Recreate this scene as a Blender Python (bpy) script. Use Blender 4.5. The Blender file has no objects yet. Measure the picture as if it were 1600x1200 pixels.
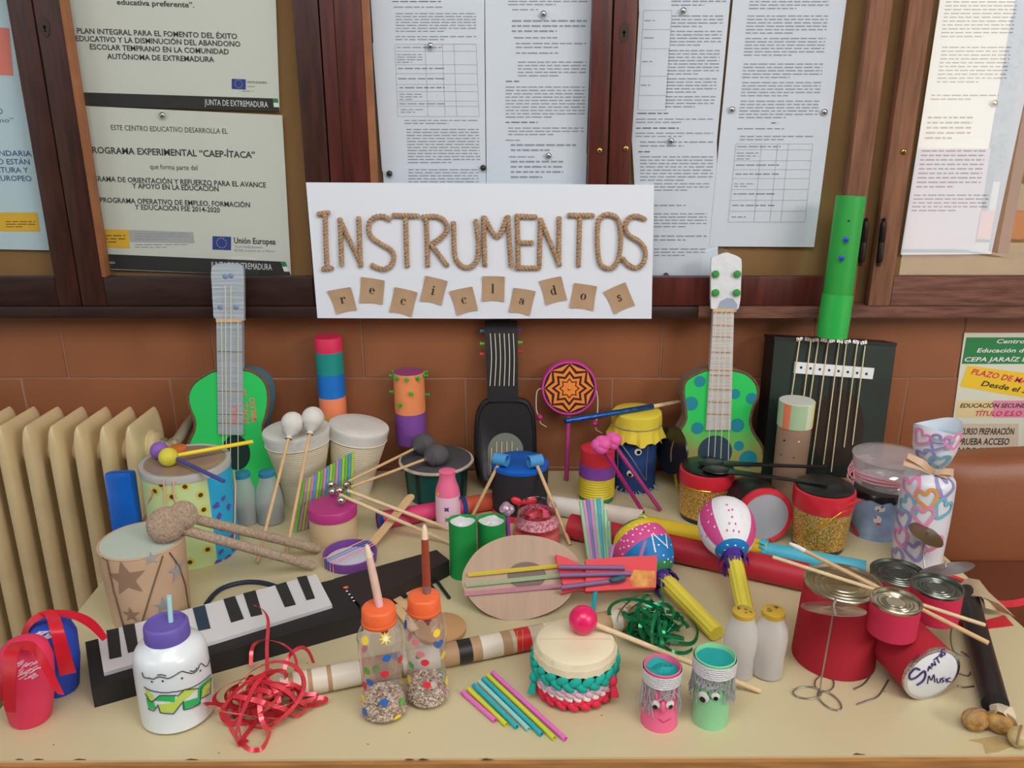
import bpy, bmesh, math, random
from mathutils import Vector as V, Matrix
random.seed(11)
PI = math.pi
sc = bpy.context.scene
COL = sc.collection
# ---------------------------------------------------------------- camera
FPX, PITCH, HCAM = 1263.0, math.radians(17.7), 1.46
TZ = 0.75                                   # table top height
YW = 1.61                                   # face of the tiled wall
YC = 1.556                                  # front of the wall cabinet
cam_d = bpy.data.cameras.new('camera'); cam = bpy.data.objects.new('camera', cam_d); COL.objects.link(cam)
cam_d.sensor_width = 36; cam_d.lens = FPX / 1600 * 36; cam_d.clip_start = 0.01
cam.location = (0, 0, HCAM); cam.rotation_euler = (PI / 2 - PITCH, 0, 0)
sc.camera = cam
# ---------------------------------------------------------------- world, sun, daylight, exposure
w = bpy.data.worlds.new('world'); sc.world = w; w.use_nodes = True
bg = w.node_tree.nodes['Background']; bg.inputs[0].default_value = (0.86, 0.93, 1.0, 1); bg.inputs[1].default_value = 0.5
def area(name, loc, target, size, power, col):
    d = bpy.data.lights.new(name, 'AREA'); d.shape = 'RECTANGLE'; d.size, d.size_y = size; d.energy = power; d.color = col
    o = bpy.data.objects.new(name, d); COL.objects.link(o); o.location = loc
    o.rotation_euler = (V(target) - V(loc)).to_track_quat('-Z', 'Y').to_euler(); return o
area('ceiling_light', (0.1, -0.15, 2.75), (0.05, 1.2, 0.75), (1.8, 1.0), 33, (0.97, 0.98, 1.0))
area('daylight', (2.6, -1.3, 2.78), (0.3, 1.3, 0.9), (1.6, 1.2), 70, (1.0, 0.975, 0.955))
area('daylight_far', (-2.4, -1.3, 2.78), (-0.3, 1.3, 0.9), (1.6, 1.2), 26, (0.84, 0.94, 1.0))
sun_d = bpy.data.lights.new('sun', 'SUN'); sun_d.energy = 13; sun_d.angle = math.radians(0.6); sun_d.color = (1, 0.95, 0.86)
sun = bpy.data.objects.new('sun', sun_d); COL.objects.link(sun); sun.rotation_euler = (V((-0.25, -1, -0.95))).to_track_quat('-Z', 'Y').to_euler()
sc.cycles.transparent_max_bounces = 40
vs = sc.view_settings
vs.view_transform = 'Standard'; vs.look = 'None'; vs.gamma = 1; vs.use_curve_mapping = False; vs.exposure = 0.10
# ---------------------------------------------------------------- measuring: photo pixel -> point in the room
CP, SP = math.cos(PITCH), math.sin(PITCH)
CAM = V((0, 0, HCAM))
def ray(px, py):
    u = (px - 800) / FPX; v = (600 - py) / FPX
    return V((u, CP + v * SP, -SP + v * CP))
def G(px, py, z=TZ):
    d = ray(px, py); return CAM + d * ((z - HCAM) / d.z)
def S(px, py, y):
    d = ray(px, py); return CAM + d * (y / d.y)
def mpp(p):
    return (p[1] * CP - (p[2] - HCAM) * SP) / FPX
def pix(p):
    zc = p[2] - HCAM; dF = p[1] * CP - zc * SP; dU = p[1] * SP + zc * CP
    return (800 + FPX * p[0] / dF, 600 - FPX * dU / dF)
def zrow(y, py):
    k = (600 - py) / FPX
    return HCAM + y * (k * CP - SP) / (CP + k * SP)
def stand(cx, by, w, z=TZ):
    """centre and radius of a round foot whose front edge shows at (cx,by) and is w px wide"""
    p = G(cx, by, z); r = w / 2 * mpp(p)
    d = V((p.x, p.y, 0)).normalized()
    for _ in range(4):
        c = p + d * r; r = w / 2 * mpp(c)
    return c, r
class PL:                                   # a plane that a leaning thing lies in
    def __init__(s, o, n, up=V((0, 0, 1))):
        s.o = V(o); s.n = V(n).normalized(); s.y = (up - s.n * up.dot(s.n)).normalized(); s.x = s.y.cross(s.n).normalized()
    def hit(s, px, py, off=0.0):
        d = ray(px, py); o = s.o + s.n * off
        return CAM + d * ((o - CAM).dot(s.n) / d.dot(s.n))
    def at(s, p, u, v, off=0.0): return V(p) + s.x * u + s.y * v + s.n * off
def plane_y(y): return PL((0, y, 0), (0, -1, 0))
def lean(y0, z0, y1, z1):                   # plane facing the camera that passes (y0,z0) and (y1,z1)
    return PL((0, y0, z0), V((0, -(z1 - z0), (y1 - y0))))
# ---------------------------------------------------------------- materials
def lin(c):
    c /= 255.0
    return c / 12.92 if c <= 0.04045 else ((c + 0.055) / 1.055) ** 2.4
def rgb(c, k=1.12): return tuple(min(0.92, lin(x) * k) for x in c) + (1,)
MATS = {}
def M(name, c, rough=0.6, metal=0.0, bump=0.0, bs=120.0, var=0.0, vs=14.0, alpha=1.0, spec=0.4, c2=None, stretch=None, coat=0.0, trans=0.0):
    if name in MATS: return MATS[name]
    m = bpy.data.materials.new(name); m.use_nodes = True; n = m.node_tree.nodes; l = m.node_tree.links
    b = n['Principled BSDF']; b.inputs['Base Color'].default_value = rgb(c); b.inputs['Roughness'].default_value = rough
    b.inputs['Metallic'].default_value = metal; b.inputs['Specular IOR Level'].default_value = spec
    if coat: b.inputs['Coat Weight'].default_value = coat; b.inputs['Coat Roughness'].default_value = 0.15
    if alpha < 1: b.inputs['Alpha'].default_value = alpha
    if trans: b.inputs['Transmission Weight'].default_value = trans
    if var or bump or c2:
        tc = n.new('ShaderNodeTexCoord'); mp = n.new('ShaderNodeMapping'); l.new(tc.outputs['Object'], mp.inputs[0])
        if stretch: mp.inputs['Scale'].default_value = stretch
    if var or c2:
        t = n.new('ShaderNodeTexNoise'); t.inputs['Scale'].default_value = vs; t.inputs['Detail'].default_value = 5; l.new(mp.outputs[0], t.inputs[0])
        r = n.new('ShaderNodeValToRGB'); r.color_ramp.elements[0].position = 0.33; r.color_ramp.elements[1].position = 0.67
        a = rgb(c); d = rgb(c2) if c2 else tuple(x * (1 - var) for x in a[:3]) + (1,)
        r.color_ramp.elements[0].color = d; r.color_ramp.elements[1].color = a
        l.new(t.outputs[0], r.inputs[0]); l.new(r.outputs[0], b.inputs['Base Color'])
    if bump:
        t = n.new('ShaderNodeTexNoise'); t.inputs['Scale'].default_value = bs; t.inputs['Detail'].default_value = 4; l.new(mp.outputs[0], t.inputs[0])
        q = n.new('ShaderNodeBump'); q.inputs['Strength'].default_value = bump; q.inputs['Distance'].default_value = 0.002
        l.new(t.outputs[0], q.inputs['Height']); l.new(q.outputs[0], b.inputs['Normal'])
    MATS[name] = m; return m
def clear(name, tint=(0.93, 0.94, 0.95), base=0.06, rough=0.03, film=0.0, fcol=(200, 200, 205), ex=5):
    """thin clear sheet: straight transparency + a Fresnel gloss (+ a faint milky film)"""
    if name in MATS: return MATS[name]
    m = bpy.data.materials.new(name); m.use_nodes = True; n = m.node_tree.nodes; l = m.node_tree.links
    n.remove(n['Principled BSDF']); out = n['Material Output']
    t = n.new('ShaderNodeBsdfTransparent'); t.inputs[0].default_value = tint + (1,)
    g = n.new('ShaderNodeBsdfGlossy'); g.inputs['Roughness'].default_value = rough; g.inputs[0].default_value = (1, 1, 1, 1)
    f = n.new('ShaderNodeLayerWeight'); pw = n.new('ShaderNodeMath'); pw.operation = 'POWER'; pw.inputs[1].default_value = ex; l.new(f.outputs['Facing'], pw.inputs[0])
    a = n.new('ShaderNodeMath'); a.operation = 'MULTIPLY_ADD'; a.use_clamp = True; a.inputs[1].default_value = 0.7; a.inputs[2].default_value = base; l.new(pw.outputs[0], a.inputs[0])
    x = n.new('ShaderNodeMixShader'); l.new(a.outputs[0], x.inputs[0]); l.new(g.outputs[0], x.inputs[2])
    if film:
        d0 = n.new('ShaderNodeBsdfDiffuse'); d0.inputs[0].default_value = rgb(fcol); d1 = n.new('ShaderNodeBsdfTranslucent'); d1.inputs[0].default_value = rgb(fcol); d = n.new('ShaderNodeMixShader'); d.inputs[0].default_value = 0.4; l.new(d0.outputs[0], d.inputs[1]); l.new(d1.outputs[0], d.inputs[2]); y = n.new('ShaderNodeMixShader'); y.inputs[0].default_value = film
        l.new(t.outputs[0], y.inputs[1]); l.new(d.outputs[0], y.inputs[2]); l.new(y.outputs[0], x.inputs[1])
    else: l.new(t.outputs[0], x.inputs[1])
    l.new(x.outputs[0], out.inputs[0]); MATS[name] = m; return m
def glitter(name, c, dark, scale=900.0, rough=0.35):
    if name in MATS: return MATS[name]
    m = M(name, c, rough, 0.55); n = m.node_tree.nodes; l = m.node_tree.links; b = n['Principled BSDF']
    tc = n.new('ShaderNodeTexCoord'); t = n.new('ShaderNodeTexVoronoi'); t.inputs['Scale'].default_value = scale; l.new(tc.outputs['Object'], t.inputs['Vector'])
    s = n.new('ShaderNodeSeparateColor'); l.new(t.outputs['Color'], s.inputs[0])
    r = n.new('ShaderNodeValToRGB'); e = r.color_ramp.elements; e[0].color = rgb(dark); e[0].position = 0.15; e[1].color = rgb(c); e[1].position = 0.7
    q = e.new(0.95); q.color = (0.95, 0.85, 0.55, 1) if c[2] < 120 else (0.95, 0.95, 0.95, 1)  # flake sparkle put into the base colour as dark to bright cells
    l.new(s.outputs[0], r.inputs[0]); l.new(r.outputs[0], b.inputs['Base Color'])
    q = n.new('ShaderNodeBump'); q.inputs['Strength'].default_value = 0.9; q.inputs['Distance'].default_value = 0.002
    l.new(s.outputs[1], q.inputs['Height']); l.new(q.outputs[0], b.inputs['Normal']); return m
# ---------------------------------------------------------------- mesh builder
def catmull(P, n=8, closed=False):
    P = [V(p) for p in P]; out = []; N = len(P)
    if N < 3: return P
    for i in range(N if closed else N - 1):
        if closed: a, b, c, d = P[i - 1], P[i], P[(i + 1) % N], P[(i + 2) % N]
        else: a, b, c, d = P[max(i - 1, 0)], P[i], P[i + 1], P[min(i + 2, N - 1)]
        for k in range(n):
            t = k / n; out.append(0.5 * ((2 * b) + (c - a) * t + (2 * a - 5 * b + 4 * c - d) * t * t + (3 * b - a - 3 * c + d) * t ** 3))
    if not closed: out.append(P[-1])
    return out
def frame(a):
    a = V(a).normalized(); h = V((1, 0, 0)) if abs(a.x) < 0.9 else V((0, 1, 0))
    x = (h - a * h.dot(a)).normalized(); return x, a.cross(x), a
class Lat:
    """surface of revolution; prof = [(t, r)] along the axis from o"""
    def __init__(s, o, prof, axis=(0, 0, 1)):
        s.o = V(o); s.p = prof; s.ex, s.ey, s.a = frame(axis)
        if tuple(axis) == (0, 0, 1): s.ex, s.ey = V((1, 0, 0)), V((0, 1, 0))
    def r(s, t):
        p = s.p
        if t <= p[0][0]: return p[0][1]
        for (t0, r0), (t1, r1) in zip(p, p[1:]):
            if t0 <= t <= t1 and t1 > t0: return r0 + (r1 - r0) * (t - t0) / (t1 - t0)
        return p[-1][1]
    def pt(s, ang, t, off=0.0):
        q = s.r(t) + off; return s.o + s.a * t + s.ex * (q * math.cos(ang)) + s.ey * (q * math.sin(ang))
    def hit(s, px, py):
        d = ray(px, py).normalized(); k = (s.o - CAM).length - 0.6; best = None
        for i in range(1500):
            q = CAM + d * (k + i * 0.0008) - s.o; t = q.dot(s.a); x, y = q.dot(s.ex), q.dot(s.ey); R = math.hypot(x, y) - s.r(t)
            if s.p[0][0] <= t <= s.p[-1][0]:
                if best is None or R < best[0]: best = (R, math.atan2(y, x), t)
                if R <= 0: break
        return best[1], best[2]
class MB:
    def __init__(s): s.v = []; s.f = []; s.m = []; s.mats = []
    def add(s, v, f, mat):
        if mat not in s.mats: s.mats.append(mat)
        i = s.mats.index(mat); n = len(s.v); s.v += [V(p) for p in v]; s.f += [tuple(k + n for k in q) for q in f]; s.m += [i] * len(f); return s
    def rings(s, R, mat, caps=(True, True), mats=None, closed=True):
        n = len(R[0]); v = [p for r in R for p in r]; groups = {}
        for i in range(len(R) - 1):
            mm = mats[i] if mats else mat
            groups.setdefault(mm, []).extend((i * n + k, i * n + (k + 1) % n, (i + 1) * n + (k + 1) % n, (i + 1) * n + k) for k in range(n if closed else n - 1))
        if caps[0]: groups.setdefault(mats[0] if mats else mat, []).append(tuple(range(n))[::-1])
        if caps[1]: groups.setdefault(mats[-1] if mats else mat, []).append(tuple((len(R) - 1) * n + k for k in range(n)))
        base = len(s.v); s.v += [V(p) for p in v]
        for mm, fs in groups.items():
            if mm not in s.mats: s.mats.append(mm)
            i = s.mats.index(mm); s.f += [tuple(k + base for k in q) for q in fs]; s.m += [i] * len(fs)
        return s
    def lathe(s, L, mat=None, seg=36, caps=(True, True), mats=None):
        R = [[L.o + L.a * t + L.ex * (r * math.cos(2 * PI * k / seg)) + L.ey * (r * math.sin(2 * PI * k / seg)) for k in range(seg)] for t, r in L.p]
        return s.rings(R, mat, caps, mats)
    def cyl(s, a, b, r, mat, seg=20, r2=None, caps=(True, True), bev=0.0):
        a, b = V(a), V(b); h = (b - a).length; r2 = r if r2 is None else r2
        p = [(0, r), (h, r2)] if not bev else [(0, r - bev), (bev * .3, r - bev * .3), (bev, r), (h - bev, r2), (h - bev * .3, r2 - bev * .3), (h, r2 - bev)]
        return s.lathe(Lat(a, p, b - a), mat, seg, caps)
    def tube(s, P, r, mat, seg=8, closed=False, caps=True, smooth=0, flat=None, twist=0.0, tw0=0.0):
        """round tube; flat=(w,th) makes a ribbon instead"""
        P = [V(p) for p in P]
        if smooth: P = catmull(P, smooth, closed)
        N = len(P); T = [((P[(i + 1) % N] - P[i - 1]) if closed else (P[min(i + 1, N - 1)] - P[max(i - 1, 0)])).normalized() for i in range(N)]
        x = frame(T[0])[0]; R = []
        for i in range(N):
            x = (x - T[i] * x.dot(T[i])).normalized(); y = T[i].cross(x); q = r[i] if isinstance(r, (list, tuple)) else r
            if flat:
                a = tw0 + twist * i / N; X = x * math.cos(a) + y * math.sin(a); Y = T[i].cross(X); w, t = flat
                R.append([P[i] + X * (w / 2 * sx) + Y * (t / 2 * sy) for sx, sy in ((-1, -1), (1, -1), (1, 1), (-1, 1))])
            else: R.append([P[i] + x * (q * math.cos(2 * PI * k / seg)) + y * (q * math.sin(2 * PI * k / seg)) for k in range(seg)])
        if closed: R.append(R[0])
        return s.rings(R, mat, (caps and not closed,) * 2)
    def rope(s, P, r, mat, strands=2, pitch=0.006, seg=6, closed=False, smooth=6):
        P = catmull(P, smooth, closed) if len(P) > 2 else [V(P[0]).lerp(V(P[1]), i / 16) for i in range(17)]
        # resample
        D = [0.0]
        for a, b in zip(P, P[1:]): D.append(D[-1] + (b - a).length)
        n = max(4, int(D[-1] / (pitch / 6))); Q = []; j = 0
        for i in range(n + 1):
            t = D[-1] * i / n
            while j < len(P) - 2 and D[j + 1] < t: j += 1
            Q.append(P[j].lerp(P[j + 1], (t - D[j]) / max(1e-9, D[j + 1] - D[j])))
        x = None; F = []
        for i in range(len(Q)):
            t = (Q[min(i + 1, n)] - Q[max(i - 1, 0)]).normalized(); x = frame(t)[0] if x is None else (x - t * x.dot(t)).normalized(); F.append((x, t.cross(x)))
        for k in range(strands):
            s.tube([q + F[i][0] * (r * .5 * math.cos(i * PI / 3 + 2 * PI * k / strands)) + F[i][1] * (r * .5 * math.sin(i * PI / 3 + 2 * PI * k / strands)) for i, q in enumerate(Q)], r * .62, mat, seg)
        return s
    def box(s, c, size, mat, rot=None, bev=0.0, seg=2):
        bm = bmesh.new(); bmesh.ops.create_cube(bm, size=1); bmesh.ops.scale(bm, vec=size, verts=bm.verts)
        if bev: bmesh.ops.bevel(bm, geom=bm.edges[:], offset=bev, segments=seg, profile=0.6, affect='EDGES')
        if rot is not None: bmesh.ops.rotate(bm, verts=bm.verts, cent=(0, 0, 0), matrix=rot)
        bm.verts.index_update(); c = V(c)
        s.add([v.co + c for v in bm.verts], [[v.index for v in f.verts] for f in bm.faces], mat); bm.free(); return s
    def bar(s, a, b, w, h, mat, up=(0, 0, 1), bev=0.0):
        a, b = V(a), V(b); d = (b - a); L = d.length; d.normalize(); u = V(up); z = (u - d * u.dot(d)).normalized(); y = z.cross(d)
        return s.box((a + b) / 2, (L, w, h), mat, Matrix((d, y, z)).transposed(), bev)
    def ball(s, c, r, mat, u=20, v=12, sc=(1, 1, 1), rot=None):
        c = V(c); R = []
        for i in range(v + 1):
            th = PI * i / v; th = min(max(th, 0.02), PI - 0.02); ring = []
            for k in range(u):
                p = V((r * sc[0] * math.sin(th) * math.cos(2 * PI * k / u), r * sc[1] * math.sin(th) * math.sin(2 * PI * k / u), -r * sc[2] * math.cos(th)))
                ring.append(c + (rot @ p if rot is not None else p))
            R.append(ring)
        return s.rings(R, mat)
    def prism(s, poly, d, mat, side=None, back=None):
        """flat outline (world points) pushed by vector d"""
        n = len(poly); d = V(d); P = [V(p) for p in poly]; base = P + [p + d for p in P]
        s.add(base, [tuple(range(n))], mat); s.add(base, [tuple(range(2 * n - 1, n - 1, -1))], back or mat)
        s.add(base, [(k, n + k, n + (k + 1) % n, (k + 1) % n) for k in range(n)], side or mat); return s
    def shape(s, sh, fn, mat):
        v, f = sh; return s.add([fn(x, y) for x, y in v], f, mat)
    def on_lat(s, sh, L, ang, t, mat, off=0.0006, scl=1.0):
        r = max(L.r(t), 1e-4); return s.shape(sh, lambda x, y: L.pt(ang + x * scl / r, t + y * scl, off), mat)
    def on_pl(s, sh, pl, p, mat, off=0.0004, rot=0.0):
        c, q = math.cos(rot), math.sin(rot); return s.shape(sh, lambda x, y: pl.at(p, x * c - y * q, x * q + y * c, off), mat)
# ---------------------------------------------------------------- flat shapes for printed and glued marks
def s_circ(r, n=14, ry=None): return ([(0, 0)] + [(r * math.cos(2 * PI * k / n), (ry or r) * math.sin(2 * PI * k / n)) for k in range(n)], [(0, 1 + k, 1 + (k + 1) % n) for k in range(n)])
def s_star(k, r1, r2, rot=PI / 2):
    n = 2 * k; return ([(0, 0)] + [((r1 if i % 2 == 0 else r2) * math.cos(rot + PI * i / k), (r1 if i % 2 == 0 else r2) * math.sin(rot + PI * i / k)) for i in range(n)], [(0, 1 + i, 1 + (i + 1) % n) for i in range(n)])
def s_rect(x0, y0, x1, y1, nx=1, ny=1):
    v = [(x0 + (x1 - x0) * i / nx, y0 + (y1 - y0) * j / ny) for j in range(ny + 1) for i in range(nx + 1)]
    return (v, [(j * (nx + 1) + i, j * (nx + 1) + i + 1, (j + 1) * (nx + 1) + i + 1, (j + 1) * (nx + 1) + i) for j in range(ny) for i in range(nx)])
def s_poly(p):
    cx = sum(a for a, b in p) / len(p); cy = sum(b for a, b in p) / len(p); n = len(p)
    return ([(cx, cy)] + list(p), [(0, 1 + k, 1 + (k + 1) % n) for k in range(n)])
def s_line(p, w, closed=False):
    n = len(p); v = []; f = []
    for i in range(n):
        a = p[i - 1] if (i or closed) else p[i]; b = p[(i + 1) % n] if (i < n - 1 or closed) else p[i]
        dx, dy = b[0] - a[0], b[1] - a[1]; L = math.hypot(dx, dy) or 1; v += [(p[i][0] - dy / L * w / 2, p[i][1] + dx / L * w / 2), (p[i][0] + dy / L * w / 2, p[i][1] - dx / L * w / 2)]
    for i in range(n if closed else n - 1):
        j = (i + 1) % n; f.append((2 * i, 2 * i + 1, 2 * j + 1, 2 * j))
    return v, f
def s_sm(p, n=6, closed=False): return [(q.x, q.y) for q in catmull([V((a, b, 0)) for a, b in p], n, closed)]
def s_heart(h): return [(h * x, h * y) for x, y in s_sm([(0, -.5), (-.28, -.2), (-.48, .12), (-.42, .4), (-.2, .47), (0, .25), (.2, .47), (.42, .4), (.48, .12), (.28, -.2)], 3, True)]
def s_join(*S):
    v = []; f = []
    for a, b in S: n = len(v); v += a; f += [tuple(k + n for k in q) for q in b]
    return v, f
def s_fine(sh, n=2):
    for _ in range(n):
        v = list(sh[0]); f = []; E = {}
        def mid(a, b):
            k = (min(a, b), max(a, b))
            if k not in E: E[k] = len(v); v.append(((v[a][0] + v[b][0]) / 2, (v[a][1] + v[b][1]) / 2))
            return E[k]
        for q in sh[1]:
            for i in range(1, len(q) - 1):
                a, b, c = q[0], q[i], q[i + 1]; x, y, z = mid(a, b), mid(b, c), mid(c, a); f += [(a, x, z), (x, b, y), (z, y, c), (x, y, z)]
        sh = (v, f)
    return sh
def s_xf(sh, x=0, y=0, rot=0.0, k=1.0):
    c, q = math.cos(rot) * k, math.sin(rot) * k; return [(x + a * c - b * q, y + a * q + b * c) for a, b in sh[0]], sh[1]
TXT = {}
def s_text(body, bold=0.0, shear=0.0):
    key = (body, bold, shear)
    if key in TXT: return TXT[key]
    cu = bpy.data.curves.new('lettering', 'FONT'); cu.body = body; cu.size = 1; cu.offset = bold; cu.shear = shear; cu.resolution_u = 2; cu.fill_mode = 'FRONT'
    o = bpy.data.objects.new('lettering', cu); COL.objects.link(o); dg = bpy.context.evaluated_depsgraph_get(); dg.update()
    me = bpy.data.meshes.new_from_object(o.evaluated_get(dg)); v = [(p.co.x, p.co.y) for p in me.vertices]; f = [tuple(p.vertices) for p in me.polygons]
    bpy.data.objects.remove(o); bpy.data.curves.remove(cu); bpy.data.meshes.remove(me)
    TXT[key] = (v, f); return TXT[key]
def s_fit(body, w, h=None, bold=0.0, shear=0.0, center=False):
    """lettering scaled to width w (and cap height h), starting at x=0 on the baseline"""
    v, f = s_text(body, bold, shear); x0 = min(a for a, b in v); x1 = max(a for a, b in v); k = w / (x1 - x0); ky = k if h is None else h / 0.72
    o = (x0 + x1) / 2 if center else x0
    return [((a - o) * k, b * ky) for a, b in v], f
# ---------------------------------------------------------------- things and their parts
WO = {}
def thing(name, label, cat, base, group=None):
    e = bpy.data.objects.new(name, None); COL.objects.link(e); e.empty_display_size = 0.02; e.location = V(base); WO[e.name] = V(base)
    e['label'] = label; e['category'] = cat
    if group: e['group'] = group
    return e
def mesh_of(name, mb, org):
    me = bpy.data.meshes.new(name); me.from_pydata([tuple(p - org) for p in mb.v], [], mb.f)
    for m in mb.mats: me.materials.append(m)
    me.polygons.foreach_set('material_index', mb.m); me.polygons.foreach_set('use_smooth', [True] * len(mb.f)); me.update()
    bm = bmesh.new(); bm.from_mesh(me); bmesh.ops.recalc_face_normals(bm, faces=bm.faces); bm.to_mesh(me); bm.free()
    me.set_sharp_from_angle(angle=math.radians(40)); return me
def part(name, mb, parent, label=None, stuff=False):
    org = WO[parent.name]; o = bpy.data.objects.new(name, mesh_of(name, mb, org)); COL.objects.link(o); o.parent = parent; WO[o.name] = org
    if label: o['label'] = label
    if stuff: o['kind'] = 'stuff'
    return o
def solo(name, mb, label, cat, base, group=None):
    base = V(base); o = bpy.data.objects.new(name, mesh_of(name, mb, base)); COL.objects.link(o); o.location = base; WO[o.name] = base
    o['label'] = label; o['category'] = cat
    if group: o['group'] = group
    return o
def structure(name, mb, base=(0, 0, 0)):
    base = V(base); o = bpy.data.objects.new(name, mesh_of(name, mb, base)); COL.objects.link(o); o.location = base; o['kind'] = 'structure'; WO[o.name] = base; return o
def prof(c, pts):
    """[(row, width px)] -> lathe profile above the foot centre c"""
    out = []
    for y, wd in pts:
        z = zrow(c.y, y); out.append((z - c.z, wd / 2 * mpp((c.x, c.y, z))))
    return sorted(out)
# ================================================================ THE ROOM
tile_m = M('glazed_terracotta', (150, 94, 62), 0.38, var=0.2, vs=5, bump=0.05, bs=30, spec=0.5)
grout_m = M('grout', (146, 112, 90), 0.9)
def xw(px, py, y=YW): return S(px, py, y).x
mb = MB()
mb.box((0, YW + 0.0614, 1.45), (8, 0.12, 2.9), grout_m)
zj = zrow(YW, 591)                                      # joint between the two visible tile rows
TW = xw(1268, 540) - xw(1034, 540)
for row, (z0, xa) in enumerate([(zj, xw(1034, 540)), (zj - 0.2, xw(956, 640)), (zj - 0.4, xw(1034, 540)), (zj - 0.6, xw(956, 640)), (zj + 0.2, xw(956, 640))]):
    for k in range(-12, 12):
        x = xa + k * TW
        mb.box((x + TW / 2, YW + 0.006, z0 + 0.1), (TW - 0.0026, 0.012, 0.1974), tile_m, bev=0.0015, seg=1)
structure('wall_back', mb)
floor_m = M('floor_terrazzo', (120, 95, 75), 0.5, var=0.3, vs=40)
structure('floor', MB().box((0, -0.85, -0.03), (9, 5.0, 0.06), floor_m))
plaster = M('plaster_cream', (205, 195, 172), 0.9)
structure('ceiling', MB().box((0, -0.85, 2.93), (9, 5.0, 0.06), plaster))
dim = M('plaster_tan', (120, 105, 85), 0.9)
# the wall behind the photographer: a doorway to the sunny yard on one side and a slit window
mb = MB(); YB = -3.25; VY = 2 * 1.566 - YB              # VY: where that wall's mirror image stands
xo = S(1424, 250, VY).x; xs0, xs1 = S(1306, 60, VY).x, S(1318, 60, VY).x
zs0, zs1 = zrow(VY, 118), zrow(VY, 18)
mb.box(((xs0 - 4.5) / 2, YB, 1.45), (xs0 + 4.5, 0.16, 2.9), dim)
mb.box(((xs1 + xo) / 2, YB, 1.45), (xo - xs1, 0.16, 2.9), dim)
mb.box(((xs0 + xs1) / 2, YB, zs0 / 2), (xs1 - xs0, 0.16, zs0), dim)
mb.box(((xs0 + xs1) / 2, YB, (zs1 + 2.9) / 2), (xs1 - xs0, 0.16, 2.9 - zs1), dim)
structure('wall_front', mb)
YO = -7.0; VO = 2 * 1.566 - YO
cream = M('yard_plaster', (226, 212, 184), 0.9); mauve = M('yard_dado', (176, 150, 150), 0.9); terra = M('yard_terracotta', (196, 120, 90), 0.9)
gravel = M('yard_gravel', (212, 205, 190), 0.9, var=0.2, vs=6)
structure('ground', MB().box((0, -12, -0.08), (60, 17.2, 0.05), gravel))
x0, x1 = S(1380, 200, VO).x, S(1552, 200, VO).x; zd = zrow(VO, 232)
mb = MB(); mb.box(((x0 + x1) / 2 - 3, YO - 0.1, 2.4), (x1 - x0 + 6, 0.2, 4.8), cream); mb.box(((x0 + x1) / 2 - 3, YO + 0.01, zd / 2), (x1 - x0 + 6, 0.06, zd), mauve)
structure('wall_yard', mb)
pm = M('yard_pillar', (165, 152, 165), 0.8)
mb = MB(); xp = S(1572, 200, VO).x; mb.box((xp, YO + 0.3, 1.5), (0.13, 0.2, 3.0), pm)
solo('porch_pillar', mb, 'grey porch pillar mirrored in the rightmost cabinet pane', 'pillar', (xp, YO + 0.3, 0))
mb = MB(); mb.box((xp + 2.2, YO - 1, zrow(2 * 1.566 - YO + 1, 330) / 2), (3.6, 0.2, zrow(2 * 1.566 - YO + 1, 330)), terra); structure('wall_garden', mb)
leafm = M('leaves', (96, 128, 62), 0.7, var=0.5, vs=3); leafd = M('leaves_dark', (52, 80, 40), 0.7)
mb = MB(); rl = random.Random(5); bc = V((xp + 1.3, YO - 2.4, 0))
mb.cyl(bc, bc + V((0, 0, 1.2)), 0.05, M('bark', (90, 70, 50)))
for i in range(900):
    a, b_, r = rl.uniform(0, 2 * PI), rl.uniform(-1, 1), rl.uniform(0.3, 1) ** 0.5; c = bc + V((1.1 * r * math.cos(a) * math.sqrt(1 - b_ * b_), 0.8 * r * math.sin(a), 1.7 + 1.1 * r * b_))
    u = V((rl.gauss(0, 1), rl.gauss(0, 1), rl.gauss(0, 1))).normalized(); x, y, _ = frame(u); s_ = rl.uniform(.05, .11)
    mb.add([c - x * s_, c - y * s_ * .5, c + x * s_, c + y * s_ * .5], [(0, 1, 2, 3)], leafm if i % 3 else leafd)
solo('garden_shrub', mb, 'leafy green shrub outdoors mirrored at the right edge of the cabinet glass', 'shrub', bc)
# ================================================================ WALL CABINET
wd = M('stained_wood', (66, 34, 27), 0.42, var=0.5, vs=9, stretch=(10, 10, 1.2), bump=0.15, bs=60)
wdd = M('stained_wood_dark', (52, 30, 24), 0.45, var=0.45, vs=9, stretch=(1.5, 10, 10), bump=0.15, bs=60)
wdm = M('stained_wood_red', (88, 36, 29), 0.4, var=0.5, vs=8, stretch=(10, 10, 1.0), bump=0.15, bs=60)
wdw = M('weathered_wood', (140, 96, 72), 0.75, var=0.45, vs=10, stretch=(12, 12, 0.9), bump=0.5, bs=70)
wdx = M('weathered_rail', (128, 88, 74), 0.8, c2=(92, 58, 48), vs=14, stretch=(1, 8, 8), bump=0.5, bs=60)
wded = M('lit_edge', (150, 96, 60), 0.55, var=0.3, vs=20)  # paler strip: light on the doors' inner bevels put into the wood colour
cork = M('tan_backboard', (146, 110, 66), 0.8, var=0.12, vs=9)
glass = clear('cabinet_glass', (0.985, 0.99, 0.99), 0.055, 0.0)
brass = M('brass', (190, 160, 90), 0.3, 1.0); steel = M('pin_steel', (190, 190, 188), 0.25, 1.0); iron = M('hinge_iron', (40, 30, 26), 0.5, 0.3)
def xc(px, py=250, y=YC): return S(px, py, y).x
ZG, ZR, ZB = zrow(YC, 433), zrow(YC, 478), zrow(YC, 497)
ZT = 1.95
cab = thing('display_cabinet', 'long glazed wooden notice cabinet fixed to the tiled wall', 'cabinet', (0, YW, ZB))
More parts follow.
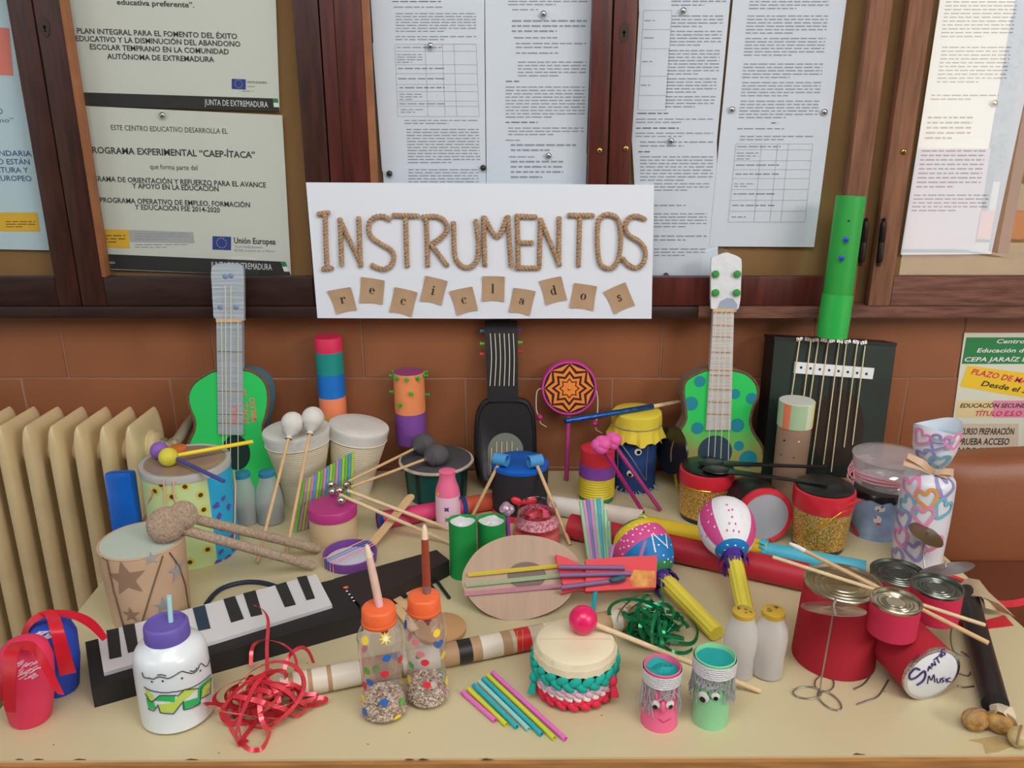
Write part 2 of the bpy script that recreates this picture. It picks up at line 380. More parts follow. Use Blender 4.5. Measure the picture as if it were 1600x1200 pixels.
mb = MB(); mb.box((0, YW - 0.004, (ZB + ZT) / 2), (3.6, 0.008, ZT - ZB), cork); part('back_panel', mb, cab)
xr = xc(1090, 488)
mb = MB(); mb.box(((xr - 1.8) / 2, YC + 0.022, (ZB + ZR) / 2), (xr + 1.8, 0.056, ZR - ZB - 0.001), wdd, bev=0.003); part('bottom_rail', mb, cab)
mb = MB(); mb.box(((xr + 1.8) / 2, YC + 0.022, (ZB + ZR) / 2), (1.8 - xr, 0.056, ZR - ZB - 0.001), wdx, bev=0.003); part('bottom_rail', mb, cab, 'weathered reddish right part of the bottom rail')
mb = MB(); mb.box((0, YC + 0.022, ZT + 0.03), (3.6, 0.056, 0.06), wdd, bev=0.003); part('top_rail', mb, cab)
#        glass left, glass right, stile outer left, stile outer right, woods
DOORS = [(-900, 52, -960, 90, wd, wd, wdd), (132, 474, 91, 513, wd, wd, wdd), (577, 919, 514, 949, wdm, wdm, wdm), (986, 1330, 951, 1364, wdm, wdw, wdm), (1424, 2300, 1387, 2360, wdw, wdw, wdx)]
panes = []
for k, (a, b_, c, d, ml, mr, mbm) in enumerate(DOORS):
    ga, gb, oa, ob = xc(a), xc(b_), xc(c), xc(d); yf = YC + 0.011; t = 0.022
    mb = MB()
    for u, v_, m_ in ((oa, ga, ml), (gb, ob, mr)): mb.box(((u + v_) / 2, yf, (ZR + ZT) / 2), (v_ - u - 0.0012, t, ZT - ZR), m_, bev=0.002)
    mb.box(((ga + gb) / 2, yf, (ZG + ZR) / 2), (gb - ga, t - .001, ZG - ZR), mbm, bev=0.002); mb.box(((ga + gb) / 2, yf, ZT - 0.03), (gb - ga, t - .001, 0.06), mbm)
    if k == 1: mb.box((ga + 0.004, yf - 0.003, (ZG + ZT) / 2), (0.009, 0.022, ZT - ZG), wded, bev=0.002)
    if k == 2:
        xg = xc(536); mb.box((xg, YC - 0.0002, (ZR + ZT) / 2), (0.0015, 0.001, ZT - ZR), M('groove', (30, 14, 12), 0.9))
        mb.box((ga + 0.006, yf, (ZG + ZT) / 2), (0.012, 0.018, ZT - ZG), wded)
    door = part('door', mb, cab)
    p = MB(); p.box(((ga + gb) / 2, 1.570, (ZG + ZT - .06) / 2), (gb - ga + .004, 0.002, ZT - .06 - ZG), glass); part('glass_pane', p, door)
    if k in (1, 3):
        q = S(70 if k == 1 else 975, 42 if k == 1 else 50, YC)
        p = MB(); pf = plane_y(YC); p.prism([pf.at(q, x, y, 0) for x, y in s_circ(0.0085, 20, 0.017)[0][1:]], (0, -0.0012, 0), M('keyhole_plate', (70, 42, 32) if k == 3 else (60, 44, 34), 0.45, 0.3))
        p.on_pl(s_join(s_circ(0.003, 12), s_rect(-0.0016, -0.009, 0.0016, 0)), pf, q, M('keyhole_black', (12, 8, 8), 0.9), 0.0015); part('keyhole_plate', p, door)
    for sx, sy, kk in ((978, 232, 3), (937, 235, 2), (1412, 237, 4)):
        if kk == k:
            q = S(sx, sy, YC); p = MB(); p.ball(q + V((0, -0.001, 0)), 0.0055, brass, 16, 8, (1, .55, 1)); p.box(q + V((0, -0.004, 0)), (0.007, .001, .001), iron); p.box(q + V((0, -0.004, 0)), (0.001, .001, .007), iron); part('screw', p, door)
    for hx, kk in ((1349, 3), (1377, 4)):
        if kk == k:
            p = MB(); a0, b0 = S(hx - 4, 416, YC - .004), S(hx + 5, 340, YC - .004); L = (b0 - a0).length
            p.lathe(Lat(a0, [(0, .001), (.003, .004), (.006, .0025), (.010, .0055), (.018, .006), (L / 2 - .002, .006), (L / 2, .0048), (L / 2 + .002, .006), (L - .018, .006), (L - .01, .0055), (L - .006, .0025), (L - .003, .004), (L, .001)], b0 - a0), iron, 14); part('hinge', p, door)
# ---------------------------------------------------------------- the papers inside
ink = M('print_grey', (150, 154, 164), 0.9); inkd = M('print_black', (104, 106, 114), 0.9); inkp = M('print_table', (186, 190, 198), 0.9)
paper = M('white_paper', (214, 222, 232), 0.75); paperw = M('poster_paper', (206, 210, 200), 0.6)
rw = random.Random(3)
def tl(mb, pl, body, x0, y0, x1, y1, mat, h=None, bold=0.0, shear=0.0, off=0.0006):
    a, b_ = pl.hit(x0, y0), pl.hit(x1, y1); ex = (b_ - a); wd_ = ex.length; ex.normalize(); ey = pl.n.cross(ex)
    sh = s_fit(body, wd_, h * mpp(a) if h else None, bold, shear); mb.shape(sh, lambda x, y: a + ex * x + ey * y + pl.n * off, mat)
def sub_mb(mb, name):
    d = mb.__dict__.setdefault('subs', []); q = MB(); d.append((name, q)); return q
def quad(mb, pl, P, mat, off=0.0): mb.add([pl.hit(x, y, off) for x, y in P], [(0, 1, 2, 3)], mat)
def para(mb, pl, x0, y0, x1, y1, pitch, mat, sk=0.0, th=0.34, last=0.6):
    y = y0
    while y < y1:
        x = x0 + sk * (y - y0); xe = x1 + sk * (y - y0)
        if y + pitch >= y1: xe = x + (xe - x) * last
        while x < xe:
            ww = rw.uniform(5, 16); e = min(x + ww, xe); quad(mb, pl, [(x, y), (e, y), (e, y - pitch * th), (x, y - pitch * th)], mat, 0.0005); x = e + rw.uniform(1.8, 3)
        y += pitch
def grid(mb, pl, xs, ys, mat, sk=0.0):
    t = 0.5
    for y in ys: quad(mb, pl, [(xs[0] + sk * (y - ys[0]), y - t), (xs[-1] + sk * (y - ys[0]), y - t), (xs[-1] + sk * (y - ys[0]), y + t), (xs[0] + sk * (y - ys[0]), y + t)], mat, 0.0005)
    for x in xs: e = sk * (ys[-1] - ys[0]); quad(mb, pl, [(x - t, ys[0]), (x + t, ys[0]), (x + t + e, ys[-1]), (x - t + e, ys[-1])], mat, 0.0005)
def sheet(name, P, y, mat, label, cat, draw, group=None, printed='printed_text'):
    pl = plane_y(y); c = pl.hit(*P[0]); t = thing(name, label, cat, c, group)
    mb = MB(); mb.prism([pl.hit(*p) for p in P], (0, 0.0006, 0), mat); part('paper', mb, t)
    mb = MB(); draw(mb, pl)
    if mb.f: part(printed, mb, t)
    for nm, q in mb.__dict__.get('subs', []): part(nm, q, t)
    return t
YP = 1.594
eu = M('flag_blue', (40, 66, 140), 0.7); eus = M('flag_star', (230, 200, 70), 0.7); blackp = M('footer_black', (44, 46, 46), 0.7); wh = M('print_white', (225, 228, 225), 0.7)
yel = M('logo_yellow', (226, 180, 58), 0.7); flg = M('flag_green', (52, 128, 84), 0.7); txt = M('poster_text', (62, 66, 66), 0.8)
def flag(mb, pl, x0, y0, x1, y1):
    mb = sub_mb(mb, 'printed_flag')
    quad(mb, pl, [(x0, y0), (x1, y0 + 1), (x1, y1 + 1), (x0, y1)], eu, 0.0005); c = pl.hit((x0 + x1) / 2, (y0 + y1) / 2); r = (y1 - y0) * .36 * mpp(c)
    for k in range(12): mb.on_pl(s_xf(s_star(5, r * .16, r * .07), r * math.cos(PI * k / 6), r * math.sin(PI * k / 6)), pl, c, eus, 0.0009)
def junta(mb, pl, a, b_, c, d, tx0, tx1, ty, h):
    mb = sub_mb(mb, 'footer_band')
    quad(mb, pl, [a, b_, c, d], blackp, 0.0004)
    tl(mb, pl, 'JUNTA DE EXTREMADURA', tx0, ty, tx1, ty + 4, wh, h, off=0.0009)
    for k, m_ in enumerate((flg, wh, blackp)):
        f0, f1 = k / 3, (k + 1) / 3; L = lambda f: (b_[0] - 8 + (c[0] - b_[0]) * f, b_[1] + (c[1] - b_[1]) * f); R = lambda f: (b_[0] + (c[0] - b_[0]) * f, b_[1] + (c[1] - b_[1]) * f)
        quad(mb, pl, [L(f0), R(f0), R(f1), L(f1)], m_, 0.0008)
def d1(mb, pl):
    q_ = sub_mb(mb, 'printed_picture')
    quad(q_, pl, [(-40, 40), (14, 44), (21, 118), (-40, 116)], M('coral_print', (226, 130, 116), 0.7), 0.0004)
    blu = M('text_blue', (72, 100, 140), 0.8)
    for s_, x0, x1, y in (('CENTRO', -40, 5, 178), ('SECUNDARIA', -34, 50, 244), ('EDUCATIVO ESTÁN', -62, 47, 257), ('CULTURA Y', -22, 45, 270), ('SOCIAL EUROPEO', -50, 50, 283)): tl(mb, pl, s_, x0, y - 1, x1, y, blu, 8.5, 0.01)
    tl(mb, pl, '“urbano”', -36, 192, 22, 191, blu, 7)
    q_ = sub_mb(mb, 'logo_block')
    quad(q_, pl, [(-60, 332), (58, 332), (63, 362), (-60, 361)], yel, 0.0004); para(q_, pl, 9, 347, 55, 357, 4, M('logo_print', (120, 96, 40), .8))
sheet('poster', [(-90, -60), (6, -60), (77, 391), (-90, 388)], YP, M('pale_blue_paper', (190, 214, 222), 0.6), 'pale blue poster with coral print behind the leftmost cabinet pane', 'poster', d1)
def d2(mb, pl):
    for s_, x0, y0, x1, y1, h in (('educativa preferente”.', 183, 7, 304, 12, 8), ('PLAN INTEGRAL PARA EL FOMENTO DEL ÉXITO', 121, 52, 371, 61, 8), ('EDUCATIVO Y LA DISMINUCIÓN DEL ABANDONO', 119, 64, 376, 73, 8), ('ESCOLAR TEMPRANO EN LA COMUNIDAD', 141, 77, 358, 85, 8), ('AUTÓNOMA DE EXTREMADURA', 168, 92, 335, 97, 8)):
        tl(mb, pl, s_, x0, y0, x1, y1, txt, h, 0.018)
    flag(mb, pl, 362, 123, 384, 139); tl(mb, pl, 'UNIÓN EUROPEA', 386, 130, 417, 131, txt, 3.5); para(mb, pl, 386, 136, 408, 137, 4, ink); para(mb, pl, 378, 143, 408, 144, 4, ink)
    junta(mb, pl, (121, 144), (434, 154), (437, 174), (124, 165), 320, 419, 164, 9)
sheet('notice_poster', [(60, -80), (428, -80), (437, 174), (100, 164)], YP, paperw, 'off-white notice about the plan integral, upper of two left of the sign', 'poster', d2)
def d3(mb, pl):
    for s_, x0, y0, x1, y1, h, bo in (('ESTE CENTRO EDUCATIVO DESARROLLA EL', 174, 203, 356, 209, 8, 0.0), ('PROGRAMA EXPERIMENTAL “CAEP-ÍTACA”', 138, 239, 399, 247, 10, .02), ('que forma parte del', 235, 264, 309, 266, 8, 0), ('PROGRAMA DE ORIENTACIÓN Y REFUERZO PARA EL AVANCE', 126, 282, 416, 293, 8, .018), ('Y APOYO EN LA EDUCACIÓN', 207, 294, 342, 299, 8, .018), ('PROGRAMA OPERATIVO DE EMPLEO, FORMACIÓN', 157, 316, 391, 324, 8, .018), ('Y EDUCACIÓN FSE 2014-2020', 211, 327, 344, 332, 8, .018)):
        tl(mb, pl, s_, x0, y0, x1, y1, txt, h, bo)
    q_ = sub_mb(mb, 'logo_block')
    quad(q_, pl, [(150, 358), (201, 359), (203, 388), (150, 386)], yel, 0.0004); para(q_, pl, 160, 369, 196, 380, 5, M('logo_print', (120, 96, 40), .8)); quad(q_, pl, [(201, 359), (302, 363), (304, 380), (203, 378)], M('logo_grey', (168, 172, 172), .8), 0.0004)
    para(mb, pl, 210, 366, 295, 378, 4, ink, 0.1); para(mb, pl, 211, 383, 294, 388, 4, ink)
    flag(mb, pl, 332, 369, 361, 390); tl(mb, pl, 'Unión Europea', 366, 380, 431, 382, txt, 9.5, .02); tl(mb, pl, 'Fondo Social Europeo', 367, 387, 410, 388, ink, 4); tl(mb, pl, 'El FSE invierte en tu futuro', 367, 393, 430, 394, ink, 4)
    junta(mb, pl, (120, 395), (446, 409), (455, 432), (120, 418), 330, 425, 418, 10); tl(mb, pl, 'Empleo', 155, 411, 180, 412, wh, 5, off=.0009)
sheet('notice_poster', [(100, 164), (441, 180), (455, 432), (120, 419)], YP - 0.0012, paperw, 'off-white notice about the experimental programme, lower of two left of the sign', 'poster', d3)
GP = 'printed sheets pinned in the cabinet'
def pd(*blocks):
    def f(mb, pl):
        for b_ in blocks:
            if b_[0] == 'g': grid(mb, pl, b_[1], b_[2], inkp, b_[3])
            else: para(mb, pl, *b_[1:5], b_[5], inkd if b_[0] == 'b' else ink, b_[6] if len(b_) > 6 else 0)
    return f
sheet('document_sheet', [(575, -70), (757, -70), (757, 74), (584, 76)], YP, paper, 'printed sheet at the top left of the middle pane, mostly cut by the photo edge', 'paper', pd(('b', 613, 3, 740, 5, 4), ('p', 615, 12, 742, 13, 5), ('p', 618, 22, 744, 50, 4.6), ('p', 618, 58, 744, 65, 4.6)), GP)
sheet('document_sheet', [(582, 67), (757, 65), (759, 268), (597, 268)], YP - 0.001, paper, 'printed sheet with a date table above the sign, left in the middle pane', 'paper',
      pd(('g', [617, 664, 691, 709, 744], [69, 80, 101, 115, 132, 143, 158, 166, 182], 0.04), ('p', 620, 75, 740, 77, 5), ('p', 620, 86, 660, 99, 4), ('p', 622, 108, 742, 111, 6), ('p', 622, 124, 742, 128, 6), ('p', 624, 138, 742, 141, 6), ('p', 624, 148, 660, 157, 4), ('p', 624, 163, 742, 165, 5), ('p', 626, 172, 664, 180, 4), ('p', 632, 189, 746, 195, 4.6), ('p', 635, 203, 748, 258, 4.7, 0.05)), GP)
sheet('document_sheet', [(598, 261), (759, 260), (760, 330), (602, 330)], YP - 0.002, paper, 'printed sheet running down behind the sign, left in the middle pane', 'paper', pd(('p', 638, 266, 748, 320, 4.7)), GP)
sheet('document_sheet', [(758, -70), (926, -70), (924, 22), (758, 22)], YP - 0.0002, paper, 'printed sheet at the top right of the middle pane, only its foot showing', 'paper', pd(('p', 794, 3, 918, 9, 5), ('p', 800, 16, 868, 17, 5)), GP)
sheet('document_sheet', [(758, 17), (924, 18), (916, 245), (760, 245)], YP - 0.0012, paper, 'closely printed sheet above the sign, right in the middle pane', 'paper',
      pd(('p', 800, 34, 917, 51, 8, -.02), ('p', 803, 60, 916, 62, 6), ('p', 806, 69, 916, 76, 6), ('p', 806, 84, 916, 90, 6), ('p', 809, 98, 916, 121, 5.3), ('b', 790, 128, 825, 129, 5), ('p', 790, 137, 914, 186, 5.2), ('b', 790, 192, 874, 193, 5), ('p', 794, 201, 912, 213, 5), ('p', 790, 220, 832, 221, 5), ('p', 798, 228, 900, 237, 8)), GP)
sheet('document_sheet', [(760, 240), (917, 240), (914, 330), (760, 330)], YP - 0.0022, paper, 'printed sheet half hidden by the sign, right in the middle pane', 'paper', pd(('p', 795, 246, 862, 247, 5), ('p', 798, 254, 880, 284, 8)), GP)
sheet('document_sheet', [(1000, -70), (1150, -70), (1139, 18), (998, 18)], YP, paper, 'printed sheet at the top of the fourth pane, only its foot showing', 'paper', pd(('p', 1049, 3, 1135, 10, 6)), GP)
sheet('document_sheet', [(999, 13), (1140, 12), (1120, 222), (987, 222)], YP - 0.001, paper, 'printed timetable sheet right of the keyhole in the fourth pane', 'paper',
      pd(('g', [1006, 1050], [16, 46, 76, 119, 149, 172], -0.06), ('p', 1050, 26, 1130, 43, 5.4, -.06), ('p', 1048, 50, 1128, 72, 5.3, -.06), ('p', 1045, 80, 1125, 118, 5.2, -.06), ('p', 1042, 124, 1120, 147, 5.2, -.06), ('p', 1040, 152, 1118, 170, 5.2, -.06), ('p', 1007, 33, 1034, 34, 5), ('p', 1006, 60, 1032, 61, 5), ('p', 1003, 97, 1030, 98, 5), ('p', 1001, 134, 1026, 135, 5), ('b', 996, 178, 1076, 179, 5), ('p', 994, 187, 1116, 194, 5), ('b', 994, 201, 1105, 202, 5), ('p', 993, 209, 1114, 216, 5)), GP)
sheet('document_sheet', [(987, 216), (1120, 216), (1122, 431), (1000, 431)], YP - 0.002, paper, 'long printed sheet just right of the sign, lowest in the fourth pane', 'paper',
      pd(('p', 1000, 223, 1114, 230, 6), ('b', 997, 238, 1028, 239, 5), ('p', 1000, 246, 1114, 283, 5.2), ('p', 1022, 288, 1108, 300, 5), ('p', 1022, 322, 1104, 325, 6), ('p', 1022, 335, 1104, 360, 5), ('p', 1022, 370, 1104, 382, 6), ('p', 1022, 390, 1102, 402, 5)), GP)
sheet('document_sheet', [(1152, -70), (1332, -70), (1272, 386), (1108, 385)], YP - 0.003, paper, 'long printed sheet with a table at its foot, right in the fourth pane', 'paper',
      pd(('p', 1172, -2, 1296, 18, 5.4, -.12), ('p', 1168, 26, 1294, 53, 5.3, -.12), ('p', 1165, 61, 1290, 92, 5.2, -.12), ('p', 1162, 101, 1286, 122, 5.2, -.12), ('p', 1160, 130, 1283, 152, 5.1, -.12), ('p', 1157, 159, 1280, 186, 5.1, -.12), ('b', 1205, 193, 1223, 194, 5), ('p', 1152, 202, 1274, 207, 5), ('p', 1156, 214, 1270, 220, 5), ('g', [1150, 1190, 1215, 1232, 1270], [225, 234, 251, 265, 279, 296, 313, 330, 347], -.1), ('p', 1152, 230, 1265, 232, 5), ('p', 1151, 240, 1185, 250, 4.5), ('p', 1150, 259, 1262, 261, 6), ('p', 1149, 273, 1262, 275, 6), ('p', 1147, 288, 1180, 293, 4), ('p', 1146, 304, 1258, 306, 6), ('p', 1144, 322, 1255, 324, 6), ('p', 1143, 340, 1180, 344, 5)), GP)
sheet('document_sheet', [(1480, -70), (1650, -70), (1549, 397), (1407, 398)], YP - 0.003, paper, 'printed sheet in the rightmost pane, paled by the reflected yard', 'paper',
      pd(('p', 1478, 4, 1590, 60, 6, -.15), ('p', 1472, 75, 1580, 130, 6, -.15), ('p', 1455, 150, 1560, 160, 6, -.15), ('p', 1450, 185, 1520, 225, 8, -.15), ('p', 1440, 237, 1540, 300, 7, -.15), ('p', 1428, 306, 1545, 335, 6, -.15)), GP)
# thumbtacks
mb = MB(); c = S(673, 72, YP - 0.003); mb.lathe(Lat(c, [(0, .0012), (.003, .0012), (.0035, .0056), (.005, .0056), (.0068, .0045), (.0078, .002)], (0, -1, 0)), steel, 18)
pin0 = None
dark = M('pin_dark', (70, 68, 64), 0.35, 0.8)
for px, py, what, dk in ((673, 72, 'on the sheet with the date table left in the middle pane', 0), (849, 22, 'at the top right of the middle pane', 0), (857, 243, 'low on the right-hand sheets of the middle pane', 0), (609, 271, 'just above the upper left corner of the sign', 1), (755, 262, 'above the sign between the two columns of sheets', 1),
                     (1067, 17, 'at the top of the timetable sheet in the fourth pane', 0), (1048, 220, 'between the two sheets right of the keyhole', 0), (1143, 171, 'on the left edge of the long sheet in the fourth pane', 0), (1287, 175, 'on the right edge of the long sheet in the fourth pane', 0), (1040, 430, 'at the foot of the sheet right of the sign', 1), (255, 180, 'between the two off-white notices left of the sign', 0), (1552, 161, 'on the sheet in the rightmost pane', 0)):
    if pin0 is None: o = pin0 = solo('thumbtack', mb, '', 'pin', c, 'thumbtacks in the cabinet')
    else: o = pin0.copy(); COL.objects.link(o)
    o.location = S(px, py, YP - 0.0034); o['label'] = ('dark' if dk else 'shiny') + ' round thumbtack ' + what
    if dk: o.data = o.data.copy(); o.data.materials[0] = dark
# ================================================================ THE SIGN
YS = 1.5495; ps = plane_y(YS)
kraft = M('kraft_card', (178, 148, 118), 0.8, var=0.08, vs=40); twine = M('jute_twine', (186, 154, 122), 0.95, var=0.35, vs=160, bump=0.6, bs=500)
sg = thing('banner_sign', 'white paper sign reading instrumentos in jute rope letters', 'sign', ps.hit(750, 497))
mb = MB(); P = [(478, 285), (560, 285.5), (1022, 289), (1018, 498), (880, 497.5), (755, 498), (496, 497)]; mb.prism([ps.hit(*p) for p in P], (0, 0.0015, 0), M('sign_paper', (218, 224, 236), 0.7)); part('paper', mb, sg)
def zc(X, Y): return 450 + .375 * X, 270 + .375 * Y
LET = [[[(155, 170), (158, 300), (163, 398)], [(124, 172), (172, 165)], [(142, 401), (188, 396)]], [[(218, 192), (224, 388)], [(214, 190), (260, 290), (308, 386)], [(295, 185), (302, 390)]],
       [[(425, 197), (400, 182), (365, 184), (338, 212), (343, 262), (385, 295), (425, 318), (441, 345), (430, 385), (395, 402), (348, 384)]], [[(436, 177), (545, 180)], [(490, 188), (493, 300), (497, 392)]],
       [[(575, 188), (580, 300), (582, 390)], [(558, 185), (620, 182), (655, 205), (661, 240), (632, 275), (590, 300)], [(598, 300), (632, 345), (664, 388)]], [[(690, 205), (695, 340), (720, 385), (755, 394), (785, 367), (794, 300), (782, 195)]],
       [[(815, 182), (820, 388)], [(818, 185), (872, 268), (915, 180)], [(917, 180), (922, 280), (930, 392)]], [[(955, 184), (960, 390)], [(948, 180), (1036, 184)], [(966, 291), (1020, 292)], [(948, 396), (1050, 396)]],
       [[(1052, 192), (1047, 385)], [(1052, 192), (1092, 290), (1132, 385)], [(1130, 185), (1128, 388)]], [[(1167, 177), (1275, 178)], [(1216, 188), (1210, 390)]],
       [[(1330, 172), (1372, 190), (1386, 260), (1379, 350), (1355, 393), (1325, 397), (1298, 370), (1289, 290), (1292, 210), (1308, 182), (1330, 172)]], [[(1490, 195), (1450, 180), (1418, 192), (1405, 225), (1420, 260), (1462, 285), (1487, 320), (1484, 368), (1455, 396), (1420, 385), (1393, 355)]]]
for g in LET:
    mb = MB()
    for st in g: mb.rope([ps.hit(*zc(*q), off=0.0045) for q in st], 0.0049, twine, 2, 0.013, 6, smooth=5)
    part('rope_letter', mb, sg)
CARDS = [('r', (165, 492), (262, 475), (288, 570), (203, 587)), ('e', (305, 433), (403, 448), (395, 547), (298, 540)), ('c', (445, 475), (540, 497), (515, 598), (423, 577)), ('i', (573, 428), (665, 450), (640, 550), (550, 532)), ('c', (672, 493), (768, 473), (792, 570), (705, 593)),
         ('l', (810, 430), (903, 432), (901, 535), (808, 533)), ('a', (940, 478), (1032, 492), (1008, 593), (920, 578)), ('d', (1047, 450), (1138, 430), (1163, 528), (1075, 550)), ('o', (1192, 458), (1287, 472), (1272, 573), (1172, 560)), ('s', (1315, 495), (1405, 455), (1445, 550), (1360, 587))]
lk = M('letter_ink', (48, 40, 38), 0.8)
def cres(cx, cy, rx, ry, a0, a1, k=.42, kt=.93):
    n = 18; A = [math.radians(a0 + (a1 - a0) * i / n) for i in range(n + 1)]
    v = [p for a in A for p in ((cx + rx * math.cos(a), cy + ry * math.sin(a)), (cx + rx * k * math.cos(a), cy + ry * kt * math.sin(a)))]
    return v, [(2 * i, 2 * i + 1, 2 * i + 3, 2 * i + 2) for i in range(n)]
stem = lambda x, h, y=0: s_join(s_rect(x, y, x + .24, h), s_rect(x - .17, y, x + .41, y + .06), s_poly([(x - .17, h - .07), (x, h - .12), (x + .05, h), (x - .02, h)]))
dot = lambda x, y, r: s_xf(s_circ(r, 12), x, y)
GLY = dict(o=cres(.5, .5, .45, .52, 0, 360), c=s_join(cres(.5, .5, .43, .52, 48, 318), dot(.76, .78, .13)), e=s_join(cres(.5, .5, .43, .52, 0, 320), s_rect(.2, .5, .9, .57)), l=stem(.3, 1.5), i=s_join(stem(.3, 1), dot(.42, 1.32, .15)),
           r=s_join(stem(.2, 1), dot(.82, .84, .15), s_line([(.42, .7), (.52, .88), (.66, .97), (.8, .95)], .07)), d=s_join(cres(.42, .5, .38, .52, 40, 320), s_rect(.6, 0, .84, 1.5), s_rect(.6, 0, .98, .06), s_poly([(.43, 1.43), (.6, 1.38), (.65, 1.5), (.58, 1.5)])),
           a=s_join(s_rect(.56, .12, .8, .78), cres(.38, .28, .32, .28, 30, 330), s_line([(.74, .74), (.6, .97), (.42, .98), (.3, .9)], .08), dot(.27, .8, .14), s_line([(.7, .16), (.8, .03), (.95, .08)], .08), s_line([(.36, .53), (.6, .6)], .06)),
           s=s_join(s_line(s_sm([(.74, .80), (.52, .96), (.27, .82), (.36, .62), (.62, .42), (.73, .22), (.5, .03), (.24, .18)], 4), .17), s_rect(.73, .68, .79, 1.0), s_rect(.18, 0, .24, .32)))
for ch, *Q in CARDS:
    q = [ps.hit(*zc(*a), off=0.0012) for a in Q]; n_ = 6; v = []; mb = MB()
    for j in range(n_ + 1):
        for i in range(n_ + 1):
            a = q[0].lerp(q[1], i / n_).lerp(q[3].lerp(q[2], i / n_), j / n_); b_ = abs(i / n_ - .5) * 2 * abs(j / n_ - .5) * 2; v.append(a + V((0, -0.0035 * b_ ** 2, 0)))
    v += [a + V((0, .0005, 0)) for a in v]; m_ = (n_ + 1) ** 2
    f = [(j * (n_ + 1) + i, j * (n_ + 1) + i + 1, (j + 1) * (n_ + 1) + i + 1, (j + 1) * (n_ + 1) + i) for j in range(n_) for i in range(n_)]
    mb.add(v, f + [tuple(k + m_ for k in reversed(a)) for a in f], kraft)
    ex = (q[1] - q[0]); ang = math.atan2(ex.z, ex.x); c = (q[0] + q[1] + q[2] + q[3]) / 4
    card = part('letter_card', mb, sg)
    mb = MB(); k = .0122; sh = s_xf(GLY[ch], -.5 * k, -(.72 if ch in 'ldi' else .5) * k, 0, k); mb.on_pl(sh, ps, c, lk, 0.0006, ang); part('printed_letter', mb, card)
# ================================================================ POSTER ON THE TILES
pw = plane_y(YW - 0.002)
def d9(mb, pl):
    grn = M('poster_green', (46, 128, 74), 0.6); yl = M('poster_yellow', (236, 196, 50), 0.6); mg = M('poster_magenta', (205, 46, 96), 0.6); dk = M('poster_dark', (62, 52, 44), 0.7)
    z = lambda X, Y: (1400 + X * .2, 480 + Y * .2)
    quad(mb, pl, [z(550, 236), z(1500, 236), z(1500, 443), z(514, 443)], grn, 0.0004)
    quad(mb, pl, [z(560, 455), z(1500, 580), z(1500, 790), z(500, 620)], yl, 0.0004)
    quad(mb, pl, [z(480, 730), z(760, 730), z(760, 862), z(465, 862)], M('poster_pale_yellow', (222, 204, 150), 0.6), 0.0004); quad(mb, pl, [z(760, 730), z(1500, 730), z(1500, 862), z(760, 862)], M('poster_pink', (220, 140, 166), 0.6), 0.0004)
    quad(mb, pl, [z(500, 910), z(960, 910), z(950, 1190), z(440, 1190)], M('poster_tan', (206, 190, 172), 0.6), 0.0004)
    for s_, x0, y0, x1, y1, h, m_, sh_ in (('Centro de', 783, 281, 1100, 281, 34, wh, .2), ('Educación de Adultos', 628, 352, 1290, 352, 34, wh, .2), ('CEPA JARAÍZ DE LA VERA', 532, 423, 1375, 423, 36, wh, .2), ('PLAZO DE MATRÍCULA', 582, 520, 1290, 650, 46, mg, .2), ('Desde el 5 de', 660, 612, 1125, 690, 44, dk, .2),
                                   ('EDUCACIÓN SECUNDARIA', 497, 783, 1130, 783, 35, dk, .2), ('TÍTULO E.S.O', 615, 848, 978, 848, 42, mg, .2), ('CURSO PREPARACIÓN', 496, 993, 916, 993, 54, dk, 0), ('PRUEBA ACCESO', 484, 1073, 880, 1073, 56, dk, 0), ('GRADO SUPERIOR', 430, 1146, 880, 1146, 56, dk, 0)):
        a, b_ = z(x0, y0), z(x1, y1); tl(mb, pl, s_, *a, *b_, m_, h * .2, .018, sh_, .0009)
sheet('enrolment_poster', [(1507, 520), (1760, 520), (1740, 800), (1470, 800)], YW - 0.002, M('poster_stock', (214, 216, 200), 0.55), 'green and yellow enrolment poster on the tiles behind the leather chair', 'poster', d9)
# ================================================================ RADIATOR
rad_m = M('radiator_enamel', (216, 194, 150), 0.35, var=0.12, vs=12, spec=0.5)
rb = S(241, 632, 1.55); ztop = rb.z; xr_ = rb.x + 0.004
rad = thing('radiator', 'cream cast iron column radiator under the cabinet, left of the table', 'radiator', (xr_ - .25, 1.48, 0.0))
def section(x):
    R = []; n = 32
    for z, hx, hy, e in ((.17, .004, .045, 0), (.18, .012, .06, 1), (.22, .0165, .067, 1), (.30, .0165, .067, 1), (ztop - .10, .0165, .067, 1), (ztop - .055, .0165, .0665, .6), (ztop - .03, .0135, .066, .3), (ztop - .012, .0085, .064, 0), (ztop - .003, .0045, .060, 0), (ztop, .0015, .056, 0)):
        ring = []
        for k in range(n):
            a = 2 * PI * k / n; cx, sy = math.cos(a), math.sin(a); yy = math.copysign(abs(sy) ** .55, sy); xx = math.copysign(abs(cx) ** .6, cx)
            wst = 1 - e * .55 * max(0, 1 - (abs(yy) / .72) ** 3); ring.append(V((x + hx * xx * wst, 1.482 + hy * yy, z)))
        R.append(ring)
    return MB().rings(R, rad_m)
for k in range(10):
    x = xr_ - k * 0.0485; mb = section(x)
    if k < 9:
        for z in (ztop - .07, .26): mb.cyl((x - .0485, 1.482, z), (x, 1.482, z), .024, rad_m, 20)
    part('radiator_section', mb, rad)
vb = V((xr_ + .009, 1.482, ztop - .062)); mb = MB()
mb.lathe(Lat(vb, [(-.01, .032), (.006, .031), (.008, .027), (.016, .027), (.018, .023), (.019, .012), (.022, .011)], (1, 0, 0)), rad_m, 28)
part('end_plug', mb, rad)
mb = MB(); n0 = vb + V((.021, 0, 0)); grey = M('valve_grey', (150, 142, 118), 0.5, 0.3)
